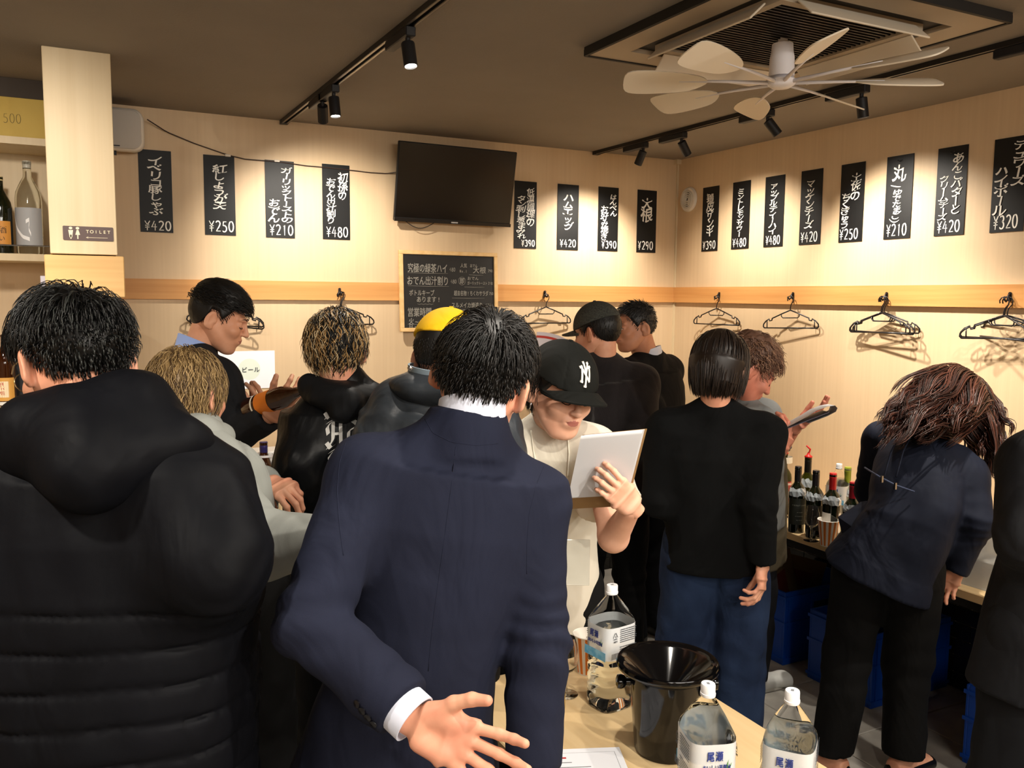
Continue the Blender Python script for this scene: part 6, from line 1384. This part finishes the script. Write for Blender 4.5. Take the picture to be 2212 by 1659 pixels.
# ---- 7 woman with the NY cap and clipboard
def ny_cap():
    p = Fig('woman in a black cap with white NY letters, cream top, reading a clipboard', None, 165, 1.62, pel=up(G(1192, 2.54), 0), neck=P(1188, 925, 2.44), hipz=.9, head=P(1208, 850, 2.34), hphi=150, hpitch=15, hroll=-6, hs=.97, sw=.165, fem=True, skin_c=('e6b398', 'd49c80'))
    wr = P(1366, 1094, 2.07)
    p.arm(-1, wr, hand='hold', el=P(1325, 1160, 2.2), fdir=P(1308, 1030, 2.02)-P(1366, 1090, 2.07), back=-FH+RH*.3, hs=.86, sh=P(1285, 975, 2.42)); p.arm(1, P(1130, 1170, 2.25), el=P(1100, 1110, 2.3), hand='hold')
    p.shL = P(1272, 968, 2.42)
    p.body(bare=(-1, 1), neck_r=.048, h=.007)
    C = cloth('cream_cotton', 'cfc9b9', 'd6d0c2', .9); p.top('cream_top', C, a=(.17, .165, .155, .165, .16), b=(.13, .13, .125, .12, .095), hem=-.16, sr=(.078, .095, .085), h=.007, fold=.010, shw=.052, trap=.045, sleeves=(-1, 1), cuff=-.35)
    p.collar_band(C, .062, .060, -.028, -.012, 'neck_rib', front=.0)
    T = lambda q: p.hc+p.HF @ (np.array(q)*p.hs); n = p.neck; ft = -FH
    for path in (((1147, 930), (1152, 970), (1160, 1020), (1160, 1075)), ((1226, 938), (1229, 980), (1226, 1030))):
        tt = np.linspace(0, len(path)-1, 16); pa = np.array(path, float); pa = np.stack([np.interp(tt, range(len(path)), pa[:, i]) for i in (0, 1)], 1); hh = [x for x in on_mesh(p.last, pa) if x]
        if len(hh) > 4: MB().tube([x[0]+unit(CAM-x[0])*.003 for x in hh], .002, 6).build('neck_cord', mat('cord_white', 'ded9c9', .8), p.root, True)
    q = P(1240, 1215, 2.2); MB().box((-.04, -.002, -.06), (.04, .002, .06), bev=.001).xf(T4(np.stack([RH, FH, [0, 0, 1.]], 1), q)).build('name_badge', mat('badge_clear', 'c9c6b8', .2, alpha=.6), p.root)
    p.face(); p.trousers(C_trk); p.shoes(C_shoe)
    MB().tube([T((.082+.004*math.cos(a), -.002+.006*math.cos(a), -.040+.009*math.sin(a))) for a in np.arange(14)*2*PI/14], .0022, 6, closed=True).build('earring', mat('silver', 'd0d0d4', .15, 1.), p.root, True)
    hair(p.root, p.HF, p.hc, p.hs, M_hairk, [.6, .4], [dict(n=900, length=lambda q: .05+.05*(q[:, 1] < 0), width=.0014, comb=comb_down, lift=.3, gravk=.3, jit=.25, thick=.016, curl=.7, mask=lambda q: q[:, 1] < .012)], cap_shell(.008, .012, .004, 45, 6))
    o, M = cap_hat(p, cloth('black_cap_twill', '10110f', '151614', .8), 'black_cap', size=1.06, low=.054)
    # NY letters on the front of the crown
    v = np.array([x.co[:] for x in o.data.vertices]); Rn = M[:3, :3]; c0 = M[:3, 3]; f = [list(q.vertices) for q in o.data.polygons]; bvh = BVHTree.FromPolygons(v.tolist(), f); fw = unit(Rn[:, 1]); rt = unit(Rn[:, 0]); upv = unit(Rn[:, 2])
    S_ = [[(-.2, .95), (-.55, .8)], [(-.62, .62), (-.34, .42), (-.2, -.75)], [(-.42, .95), (.18, -.62)], [(.22, .95), (.16, .1), (.36, -.6)], [(-.05, 1.0), (.12, .1)], [(.12, .1), (.12, -.1), (-.12, -1.0)], [(.55, .95), (.12, .0)]]
    S_ = [[(-.45, -.62), (-.38, .62)], [(-.45, .62), (.42, -.62)], [(.38, -.62), (.46, .66)], [(-.12, 1.0), (.02, .12), (.32, .95)], [(.03, .15), (-.03, -1.05)], [(-.62, .58), (-.3, .70)], [(-.58, -.6), (-.32, -.66)], [(.28, .62), (.62, .70)], [(-.16, -1.02), (.12, -1.06)], [(-.24, .96), (-.02, 1.02)], [(.2, .92), (.44, 1.0)]]
    mb = MB()
    for st in S_:
        st = np.array(st); t = np.linspace(0, len(st)-1, 7*len(st)); st = np.stack([np.interp(t, range(len(st)), st[:, i]) for i in (0, 1)], 1)*.027; d = np.gradient(st, axis=0); d /= np.linalg.norm(d, axis=1)[:, None]; nn = np.stack([-d[:, 1], d[:, 0]], 1)*.0026
        top = []
        for a, b in np.concatenate([st+nn, st-nn]):
            q = c0+fw*.3+rt*(-a)+upv*(.088+b); h, no, _, _ = bvh.ray_cast(Vector(q), Vector(-fw+upv*-.0)); top.append(np.array(h)+fw*.0035 if h else None)
        n_ = len(st)
        for i in range(n_-1):
            ids = (i, n_+i, n_+i+1, i+1)
            if all(top[j] is not None for j in ids): q4 = [top[j] for j in ids]; q5 = [x-fw*.004 for x in q4]; mb.add(q4+q5, [[0, 3, 2, 1], [0, 1, 5, 4], [2, 3, 7, 6]])
    mb.build('white_letters', mat('embroidery_white', 'e6e3d8', .7), o)
    # clipboard
    a, b, c = P(1258, 940, 2.10), P(1404, 926, 2.02), P(1222, 1100, 2.18); X_ = unit(b-a); Y_ = a-c; H_ = np.linalg.norm(Y_); Y_ = unit(Y_-X_*(Y_@X_)); Z_ = np.cross(X_, Y_); W_ = .165; H_ = .20
    if Z_@CF > 0: Z_ = -Z_
    H_ = .235; sk = (a-c); lo = c; M = T4(np.stack([X_, Y_, Z_], 1), c); t = thing('clipboard', 'brown clipboard with white pages folded over, held by the woman in the black cap', 'clipboard', tuple(c))
    sx = (a-c)@X_; sy = (a-c)@Y_; q = lambda u, v_, z=0: c+X_*(u*W_+sx*v_)+Y_*(sy*v_)+Z_*z
    sheetf = lambda u0, u1, v0, v1, z0, z1: ([q(u, v_, z) for z in (z0, z1) for u, v_ in ((u0, v0), (u1, v0), (u1, v1), (u0, v1))], [[3, 2, 1, 0], [4, 5, 6, 7], [0, 1, 5, 4], [1, 2, 6, 5], [2, 3, 7, 6], [3, 0, 4, 7]])
    MB().add(*sheetf(0, 1, 0, 1, -.0025, 0)).build('board', mat('board_brown', '96754a', .6), t)
    MB().add(*sheetf(.04, .97, .16, 1.0, .001, .004)).build('page_stack', mat('page_white', 'dcdde0', .7), t)
    mb = MB(); n_ = 14; v = []
    for i in range(n_):
        s_ = i/(n_-1); vv = 1.0+.035*math.sin(s_*PI) if s_ < .35 else 1.02-.83*((s_-.35)/.65); z = .004+.016*math.sin(min(s_*2.2, 1)*PI/2)*(1-.75*s_)+.004
        for u in (.02, .97): v.append(q(u, vv, z+.002))
    mb.add(v, [[2*i, 2*i+1, 2*i+3, 2*i+2] for i in range(n_-1)]).build('folded_page', MATS['page_white'], t, True)
ny_cap()
# ---- 8 tweed cap man, 9 man in dark suit
def tweed_man():
    p = Fig('man in a dark tweed cap and black fleece holding up a magazine', None, -12, 1.72, pel=up(G(1328, 3.85), 0), neck=P(1303, 790, 3.85), hipz=.95, head=P(1290, 722, 3.85), hphi=-52, hpitch=10, hs=1.0, sw=.165)
    p.arm(-1, P(1247, 790, 3.72), hand='hold', el=P(1248, 900, 3.7), fdir=P(1222, 745, 3.7)-P(1247, 790, 3.72), back=FH); p.arm(1, P(1385, 1010, 3.9), el=P(1380, 950, 3.75), l1=.3)
    p.body(); C = cloth('black_fleece', '221f20', '2c2829', .98, sheen=.1, b=(250, .6, .002)); p.top('fleece_jacket', C, a=(.2, .2, .2, .215, .2), b=(.15, .15, .15, .15, .12), hem=-.12, sr=(.08, .076, .062), h=.0085, fold=.010, shw=.06, trap=.06, collar=.068)
    p.trousers(C_trk); p.shoes(C_shoe); p.face(); hair(p.root, p.HF, p.hc, p.hs, M_hairk, [.6, .4], [SHORT(700, .0015, length=.018, lift=.1, mask=lambda q: q[:, 2] < .06, thick=.008)], cap_shell(.007, .004, .002, 60, 5))
    cap_hat(p, mat('tweed', '2b2d2a', .9, bump=(500, .8, .002), vary=((160, 160, 160), '4a4c46', 2)), 'tweed_cap', size=1.03)
    t = thing('magazine', 'open magazine with a red band held up by the man in the tweed cap', 'magazine', tuple(P(1200, 740, 3.6))); n = 12; v = []
    for k, (ya, yb) in enumerate(((0, 0),)):
        for i in range(n): s_ = i/(n-1); top = P(1160+95*s_, 717+38*s_**2.2, 3.62+.06*math.sin(s_*3)); bot = P(1150+90*s_, 800+20*s_, 3.56); v += [top, bot]
    v = np.array(v); f = [[2*i, 2*i+1, 2*i+3, 2*i+2] for i in range(n-1)]; d = -FH*.004
    MB().add(np.concatenate([v, v-d]), f+[[q+2*n for q in r][::-1] for r in f]).build('page', mat('magazine_page', 'c9c0c4', .5), t, True)
    r_ = []; 
    for i in range(n): r_ += [v[2*i]+(v[2*i+1]-v[2*i])*.09+d*.6, v[2*i]+(v[2*i+1]-v[2*i])*.15+d*.6]
    MB().add(r_, f).build('red_band', mat('magazine_red', 'b0392f', .5), t, True)
    MB().add([v[2*i]+(v[2*i+1]-v[2*i])*w+d*.6 for i in (8, 9, 10, 11) for w in (.3, .98)], [[2*i, 2*i+1, 2*i+3, 2*i+2] for i in range(3)]).build('dark_red_picture', mat('magazine_wine', '7b2a33', .4), t, True)
tweed_man()
def suit_left():
    p = Fig('man in a black suit with short spiky hair facing left in the far corner', None, -48, 1.74, pel=up(G(1402, 4.3), 0), neck=P(1400, 772, 4.28), hipz=.95, head=P(1370, 710, 4.22), hphi=-112, hpitch=6, hs=.98, sw=.185, skin_c=('c98f70', 'b57a5c'))
    p.arm(-1, P(1398, 1020, 4.0), el=P(1438, 930, 4.1)); p.arm(1, P(1380, 1000, 4.5), el=P(1390, 930, 4.5)); p.body(neck_r=.062)
    p.top('suit_jacket', C_black, a=(.2, .2, .19, .2, .19), b=(.17, .17, .165, .16, .12), hem=-.2, sr=(.078, .068, .056), h=.0085, fold=.005, shw=.06, trap=.05, cuff=.95, collar=.066)
    p.collar_band(C_white, .066, .062, -.01, .04, front=.5); p.trousers(C_black); p.shoes(C_shoe); p.face(open_=True)
    mm = [mat('hair_darkgrey', '1b1c1d', .5), mat('hair_salt', '4a4b4c', .5)]; hair(p.root, p.HF, p.hc, p.hs, mm, [.6, .4], [SHORT(900, .0017, length=lambda q: .014+.025*np.clip((q[:, 2]-.06)/.04, 0, 1), lift=1.6, gravk=-.1, jit=.35, thick=.012)], cap_shell(.006, .0, .003, 60, 5, top=.0))
suit_left()
# ---- 10 bob haired woman
def bob_woman():
    p = Fig('woman with a dark brown bob in a black sweater and jeans, seen from behind', None, 10, 1.66, pel=up(G(1560, 3.05), 0), neck=P(1546, 890, 3.03), hipz=.90, head=P(1555, 800, 3.02), hphi=34, hpitch=14, hs=.99, fem=True, sw=.172)
    p.arm(1, P(1648, 1222, 2.95), hand='relaxed', el=P(1636, 1085, 2.93), fdir=P(1645, 1285, 2.93)-P(1648, 1222, 2.95), back=RH*.9-FH*.4, hs=.95); p.arm(-1, P(1500, 1110, 3.3), el=P(1428, 1080, 3.08))
    p.body(neck_r=.052); p.top('black_sweater', cloth('black_knit', '08090a', '0c0d0e', .95), a=(.205, .195, .185, .19, .175), b=(.165, .16, .15, .15, .11), hem=-.10, sr=(.082, .068, .05), h=.008, fold=.008, shw=.058, trap=.05, cuff=.97)
    p.collar_band(MATS['black_knit'], .066, .064, -.03, -.008, 'neck_rib', front=.0)
    p.trousers(cloth('blue_denim', '141e34', '25344f', .9, b=(300, .5, .001)), r=(.108, .102, .092), width=.168, depth=.13, fold=.014, cut=.03, name='jeans'); p.shoes(C_shoe)
    mm = [mat('bob_dark', '1c1410', .42, spec=.45), mat('bob_brown', '2e2118', .42, spec=.45)]
    inw = lambda q: np.broadcast_to(np.array([0, 0, -1.]), q.shape)-np.c_[q[:, 0]*3, q[:, 1]*2, np.zeros(len(q))]*(q[:, 2] < -.04)[:, None]+unit_rows(np.c_[q[:, 0], q[:, 1]+.01, np.zeros(len(q))])*.6*(q[:, 2] > .07)[:, None]
    ex = [(S_loft((0, -.025, -.058), (0, -.02, .02), (1, 0, 0), .088, .092, .093, .1), .03), (S_loft((0, .075, -.1), (0, .06, .02), (1, 0, 0), .062, .07, .07, .06), .02, 's'), (S_ell((0, .02, -.12), (.06, .09, .05)), .02, 's')]
    hair(p.root, p.HF, p.hc, p.hs, mm, [.55, .45], [dict(n=2200, length=lambda q: .070+.125*np.clip((q[:, 2]+.03)/.15, 0, 1), width=.0017, comb=inw, lift=.12, gravk=.7, jit=.06, thick=.022, seg=12, mask=lambda q: (q[:, 1] < .055))], cap_shell(.018, .008, .001, 40, 6, extra=ex))
bob_woman()
# ---- 11 curly haired man reading
def curly_man():
    p = Fig('man with tousled brown hair looking down at a clipboard, grey shirt and apron', None, 75, 1.74, pel=up(G(1605, 3.55), 0), neck=P(1590, 862, 3.5), hipz=.95, head=P(1615, 802, 3.42), hphi=84, hpitch=36, hs=1.04, sw=.17, skin_c=('d38c74', 'bd7059'), feet=(G(1560, 3.8), G(1655, 3.72)))
    p.arm(1, P(1668, 985, 3.22), hand='hold', el=P(1640, 1040, 3.2), fdir=P(1705, 938, 3.2)-P(1668, 985, 3.22), back=-np.array([0, 0, 1.])-FH*.6, hs=1.05, sh=P(1608, 922, 3.32)); p.arm(-1, P(1715, 928, 3.5), hand='open', el=P(1672, 985, 3.6), fdir=P(1768, 892, 3.42)-P(1715, 928, 3.5), back=-CF*0+np.array([0, 0, -1.])+FH*.3, sh=P(1650, 900, 3.65), hs=1.05)
    p.body(bare=(-1, 1), h=.0075); C = cloth('grey_tee', '6d7070', '7a7d7d', .9); p.top('grey_shirt', C, a=(.18, .18, .175, .185, .17), b=(.17, .165, .16, .15, .11), hem=-.12, sr=(.08, .08, .07), h=.008, fold=.009, shw=.056, trap=.05, cuff=-.08)
    p.top('khaki_apron', cloth('khaki_apron', '4d4637', '585040', .9), a=(.165, .16, .16, .13, .06), b=(.19, .19, .18, .165, .05), hem=-.3, sleeves=(), h=.009, fold=.008, shw=.01, trap=.01)
    for sg in (-1, 1): MB().tube([p.neck+p.sr*sg*.06+[0, 0, .02], p.neck+p.sr*sg*.07+p.sf*.10+[0, 0, -.05], p.neck+p.sr*sg*.06+p.sf*.15+[0, 0, -.16], p.neck+p.sr*sg*.05+p.sf*.18+[0, 0, -.3]], .006, 6, flat=.4).build('apron_strap', mat('strap_beige', 'b5a98f', .8), p.root, True)
    p.trousers(cloth('grey_trouser', '1a1b1e', '212226')); p.shoes(mat('white_leather', 'c9cac6', .5), mat('sole_white', 'b9b7ae', .6), dirs=[RH+FH*.5, RH+FH*.45]); p.face()
    mm = [mat('hair_tousled', '66493a', .55), mat('hair_tousled_light', '98745c', .55)]
    hair(p.root, p.HF, p.hc, p.hs, mm, [.6, .4], [dict(n=1500, length=lambda q: .035+.035*np.clip(q[:, 2]/.1, 0, 1), width=.0017, comb=comb_back, lift=1.1, gravk=-.0, jit=.55, thick=.026, curl=1.3, cf=1.7, seg=8, whorl=None) if False else dict(n=1500, length=lambda q: .035+.035*np.clip(q[:, 2]/.1, 0, 1), width=.0017, comb=lambda q: comb_back(q)+np.array([0, .8, .1]), lift=1.0, gravk=-.0, jit=.55, thick=.026, curl=1.3, cf=1.7, seg=8)], cap_shell(.014, .0, .010, 40, 6, top=.012))
    a, b = P(1682, 932, 3.16), P(1806, 884, 3.12); X_ = unit(b-a); Y_ = unit(ray(1745, 905))+np.array([0, 0, .10]); Y_ = unit(Y_-X_*(Y_@X_)); Z_ = np.cross(X_, Y_); t = thing('clipboard', 'clipboard seen edge on in the hands of the tousled haired man', 'clipboard', tuple(a)); M = T4(np.stack([X_, Y_, Z_], 1), a)
    MB().box((0, 0, -.003), (.19, .17, 0)).xf(M).build('board', mat('board_dark_edge', '3c3440', .5), t); n = 12
    v = [(x, y, z) for y in (0, .165) for x, z in ((.0, .002), (.06, .006), (.11, .012), (.15, .02), (.19, .02), (.218, .014), (.222, .002), (.212, -.008), (.18, -.012), (.11, -.012))]
    MB().add(v, [[i, i+1, 10+i+1, 10+i] for i in range(9)]).xf(M).build('folded_pages', mat('page_white', 'dcdde0', .7), t, True)
curly_man()
# ---- 12 bending woman with long hair
def bending_woman():
    ft = (up(ZP(1795, 1668, 0), 0), up(ZP(1948, 1672, 0), 0))
    p = Fig('woman with long brown hair in a navy jacket bending over the right counter', None, 22, 1.62, pel=up(G(1945, 3.05), 0), neck=P(2005, 945, 3.28), hipz=.83, head=P(2062, 885, 3.32), hphi=48, hpitch=55, hs=1.06, fem=True, sh=(P(1905, 945, 3.38), P(2092, 1030, 3.14)), feet=ft)
    p.arm(1, P(2062, 1232, 3.12), hand='relaxed', el=P(2112, 1130, 3.05), hs=.9); p.arm(-1, P(1905, 1130, 3.6), el=P(1880, 1060, 3.5), hs=.9)
    p.waist = P(1965, 1120, 3.10); p.chest = P(1985, 1025, 3.2)
    p.body(neck_r=.046); p.top('navy_jacket', cloth('navy_crepe', '131724', '1a1f2e', .75), a=(.205, .185, .16, .165, .15), b=(.185, .17, .13, .125, .10), hem=-.10, sr=(.07, .06, .046), h=.0075, fold=.009, shw=.055, trap=.045, cuff=.97)
    m = MATS['navy_crepe']
    a, b, c, d, e = P(1862, 1085, 3.2), P(1812, 1118, 3.18), P(1828, 1185, 3.14), P(1860, 1205, 3.08), P(1898, 1150, 3.03); th = FH*.01
    v = [a, b, c, d, e, P(1900, 1080, 3.08), P(1858, 1150, 3.08)]
    MB().add(v+[q+th for q in v], [[0, 1, 6], [1, 2, 6], [2, 3, 6], [3, 4, 6], [4, 5, 6], [5, 0, 6]]+[[7, 13, 8], [8, 13, 9], [9, 13, 10], [10, 13, 11], [11, 13, 12], [12, 13, 7]]+[[i, (i+1), (i+1)+7, i+7] for i in range(5)]).build('jacket_tail', m, p.root)
    # cords with metal tips over the back
    q = [P(x, y, dd) for x, y, dd in ((1868, 1010, 3.16), (1900, 1030, 3.0), (1935, 1048, 2.98), (1975, 1062, 3.0))]; MB().tube(q, .003, 6).build('waist_cord', mat('cord_navy', '3f4a66', .7), p.root, True)
    for x, y in ((1905, 1035), (1934, 1050)): MB().box(P(x, y, 2.97)-[.004, .004, .012], P(x, y, 2.97)+[.004, .004, .012], bev=.001).build('cord_tip', mat('silver', 'd0d0d4', .15, 1.), p.root)
    for x0 in (0, 26): MB().tube([P(1950+x0, 925, 3.2), P(1925+x0, 975, 3.07), P(1910+x0, 1030, 2.99)], .003, 6).build('back_seam', m, p.root, True)
    p.trousers(C_trk, r=(.112, .092, .08), width=.178, depth=.135, cut=.085, fold=.008, top=.06)
    for i in range(2):
        f = unit(-p.r*.75+p.f*.45) if i == 0 else unit(p.r*.6+p.f*.8); r = np.array([f[1], -f[0], 0]); a = p.ank[i]*[1, 1, 0]; c = a+f*.045; z = np.array([0, 0, 1.])
        V = Vol(c-.16, c+.16, .005); V.put(S_loft(c-f*.1+z*.03, c+f*.1+z*.02, r, .030, .035, .036, .022), 0); V.put(S_cap(a+z*.04-f*.02, a+z*.16, .030, .030), .03); V.warp(lambda X, Y, Z: 0*X+0*Y+0*Z); v_, f_ = V.mesh(); mesh_obj('foot', v_, f_, p.skin, p.root, None, True)
        V = Vol(c-.17, c+.17, .005); V.put(S_loft(c-f*.105+z*.018, c+f*.11+z*.014, r, .037, .03, .042, .024), 0); V.put((c-.17, c+.17, lambda X, Y, Z: 0*X+0*Y+.046-Z), .003, 's') if False else None; V.put(S_ell(c+z*.062-f*.01, (.03, .03, .04)), .01, 's'); V.put(S_loft(c-f*.07+z*.05, c+f*.06+z*.05, r, .026, .03, .026, .03), .005, 's'); v_, f_ = V.mesh(); mesh_obj('flat_shoe', v_, f_, C_shoe, p.root, None, True)
    mm = [mat('long_brown', '3a211a', .34, spec=.5), mat('long_red_brown', '5a3428', .34, spec=.5), mat('long_dark', '21130f', .35)]
    C0 = p.HF.T; gl = C0 @ np.array([0, 0, -1.])
    bk = (lambda p0, p1, rad: (lambda q: _push(q, p0, p1, rad)))
    nk = C0 @ (p.neck-p.hc)/p.hs; ch = C0 @ (p.chest-p.hc)/p.hs
    coll = lambda q: _push(_push(q, nk*.4, nk, .065), nk-.0, ch, .125)
    TM = C0 @ (P(1995, 950, 3.08)-p.hc)/p.hs; TR = C0 @ (P(2128, 1000, 3.2)-p.hc)/p.hs; TL = C0 @ (P(1905, 930, 3.05)-p.hc)/p.hs; sL = C0 @ (p.shL-p.hc)/p.hs; bkv = C0 @ (-RH*.8-FH*.4-np.array([0, 0, .5]))
    hair(p.root, p.HF, p.hc, p.hs, mm, [.45, .3, .25], [
        dict(n=1900, tgt=TL, wave=.011, short=.45, spread=np.array([.03, .03, .03]), bulge=C0 @ (-FH*.05+np.array([0, 0, .03])), width=.0026, mask=lambda q: (q[:, 0] < .04) & (q[:, 1] < .09)),
        dict(n=1300, tgt=TR, wave=.010, spread=np.array([.03, .03, .03]), bulge=C0 @ (-FH*.03+RH*.03), width=.0026, mask=lambda q: q[:, 0] > -.02),
        dict(n=900, tgt=TM, wave=.011, spread=np.array([.035, .035, .03]), bulge=C0 @ (-FH*.05), width=.0026, mask=lambda q: q[:, 1] < .03)], cap_shell(.02, .02, .004, 30, 6))
def _push(q, a, b, r):
    ab = b-a; t = np.clip(((q-a)@ab)/(ab@ab), 0, 1); c = a+t[:, None]*ab; d = q-c; l = np.linalg.norm(d, axis=1); k = np.where(l < r, r/np.maximum(l, 1e-5), 1); return c+d*k[:, None]
bending_woman()
# ---- 13 person cut by the right edge
def edge_person():
    p = Fig('person in a charcoal suit cut by the right edge of the picture', None, -8, 1.74, pel=up(G(2350, 2.15), 0), neck=P(2390, 890, 2.2), hipz=.94, head=P(2405, 790, 2.22), hphi=0, sh=(P(2228, 1005, 2.15), P(2520, 985, 2.2)))
    p.arm(-1, P(2245, 1270, 2.35), el=P(2212, 1165, 2.05)); p.arm(1, P(2510, 1260, 2.3), el=P(2540, 1150, 2.2)); p.body(h=.012)
    p.top('suit_jacket', C_char, a=(.215, .2, .18, .19, .18), b=(.15, .14, .125, .13, .11), hem=-.20, sr=(.075, .066, .055), h=.0085, fold=.005, shw=.056, trap=.045); p.trousers(C_char, r=(.12, .1, .085), width=.19); p.shoes(C_shoe)
    hair(p.root, p.HF, p.hc, p.hs, M_hairk, [.6, .4], [SHORT(400, .002)], cap_shell(.014, .0, .006, 50, 3))
edge_person()
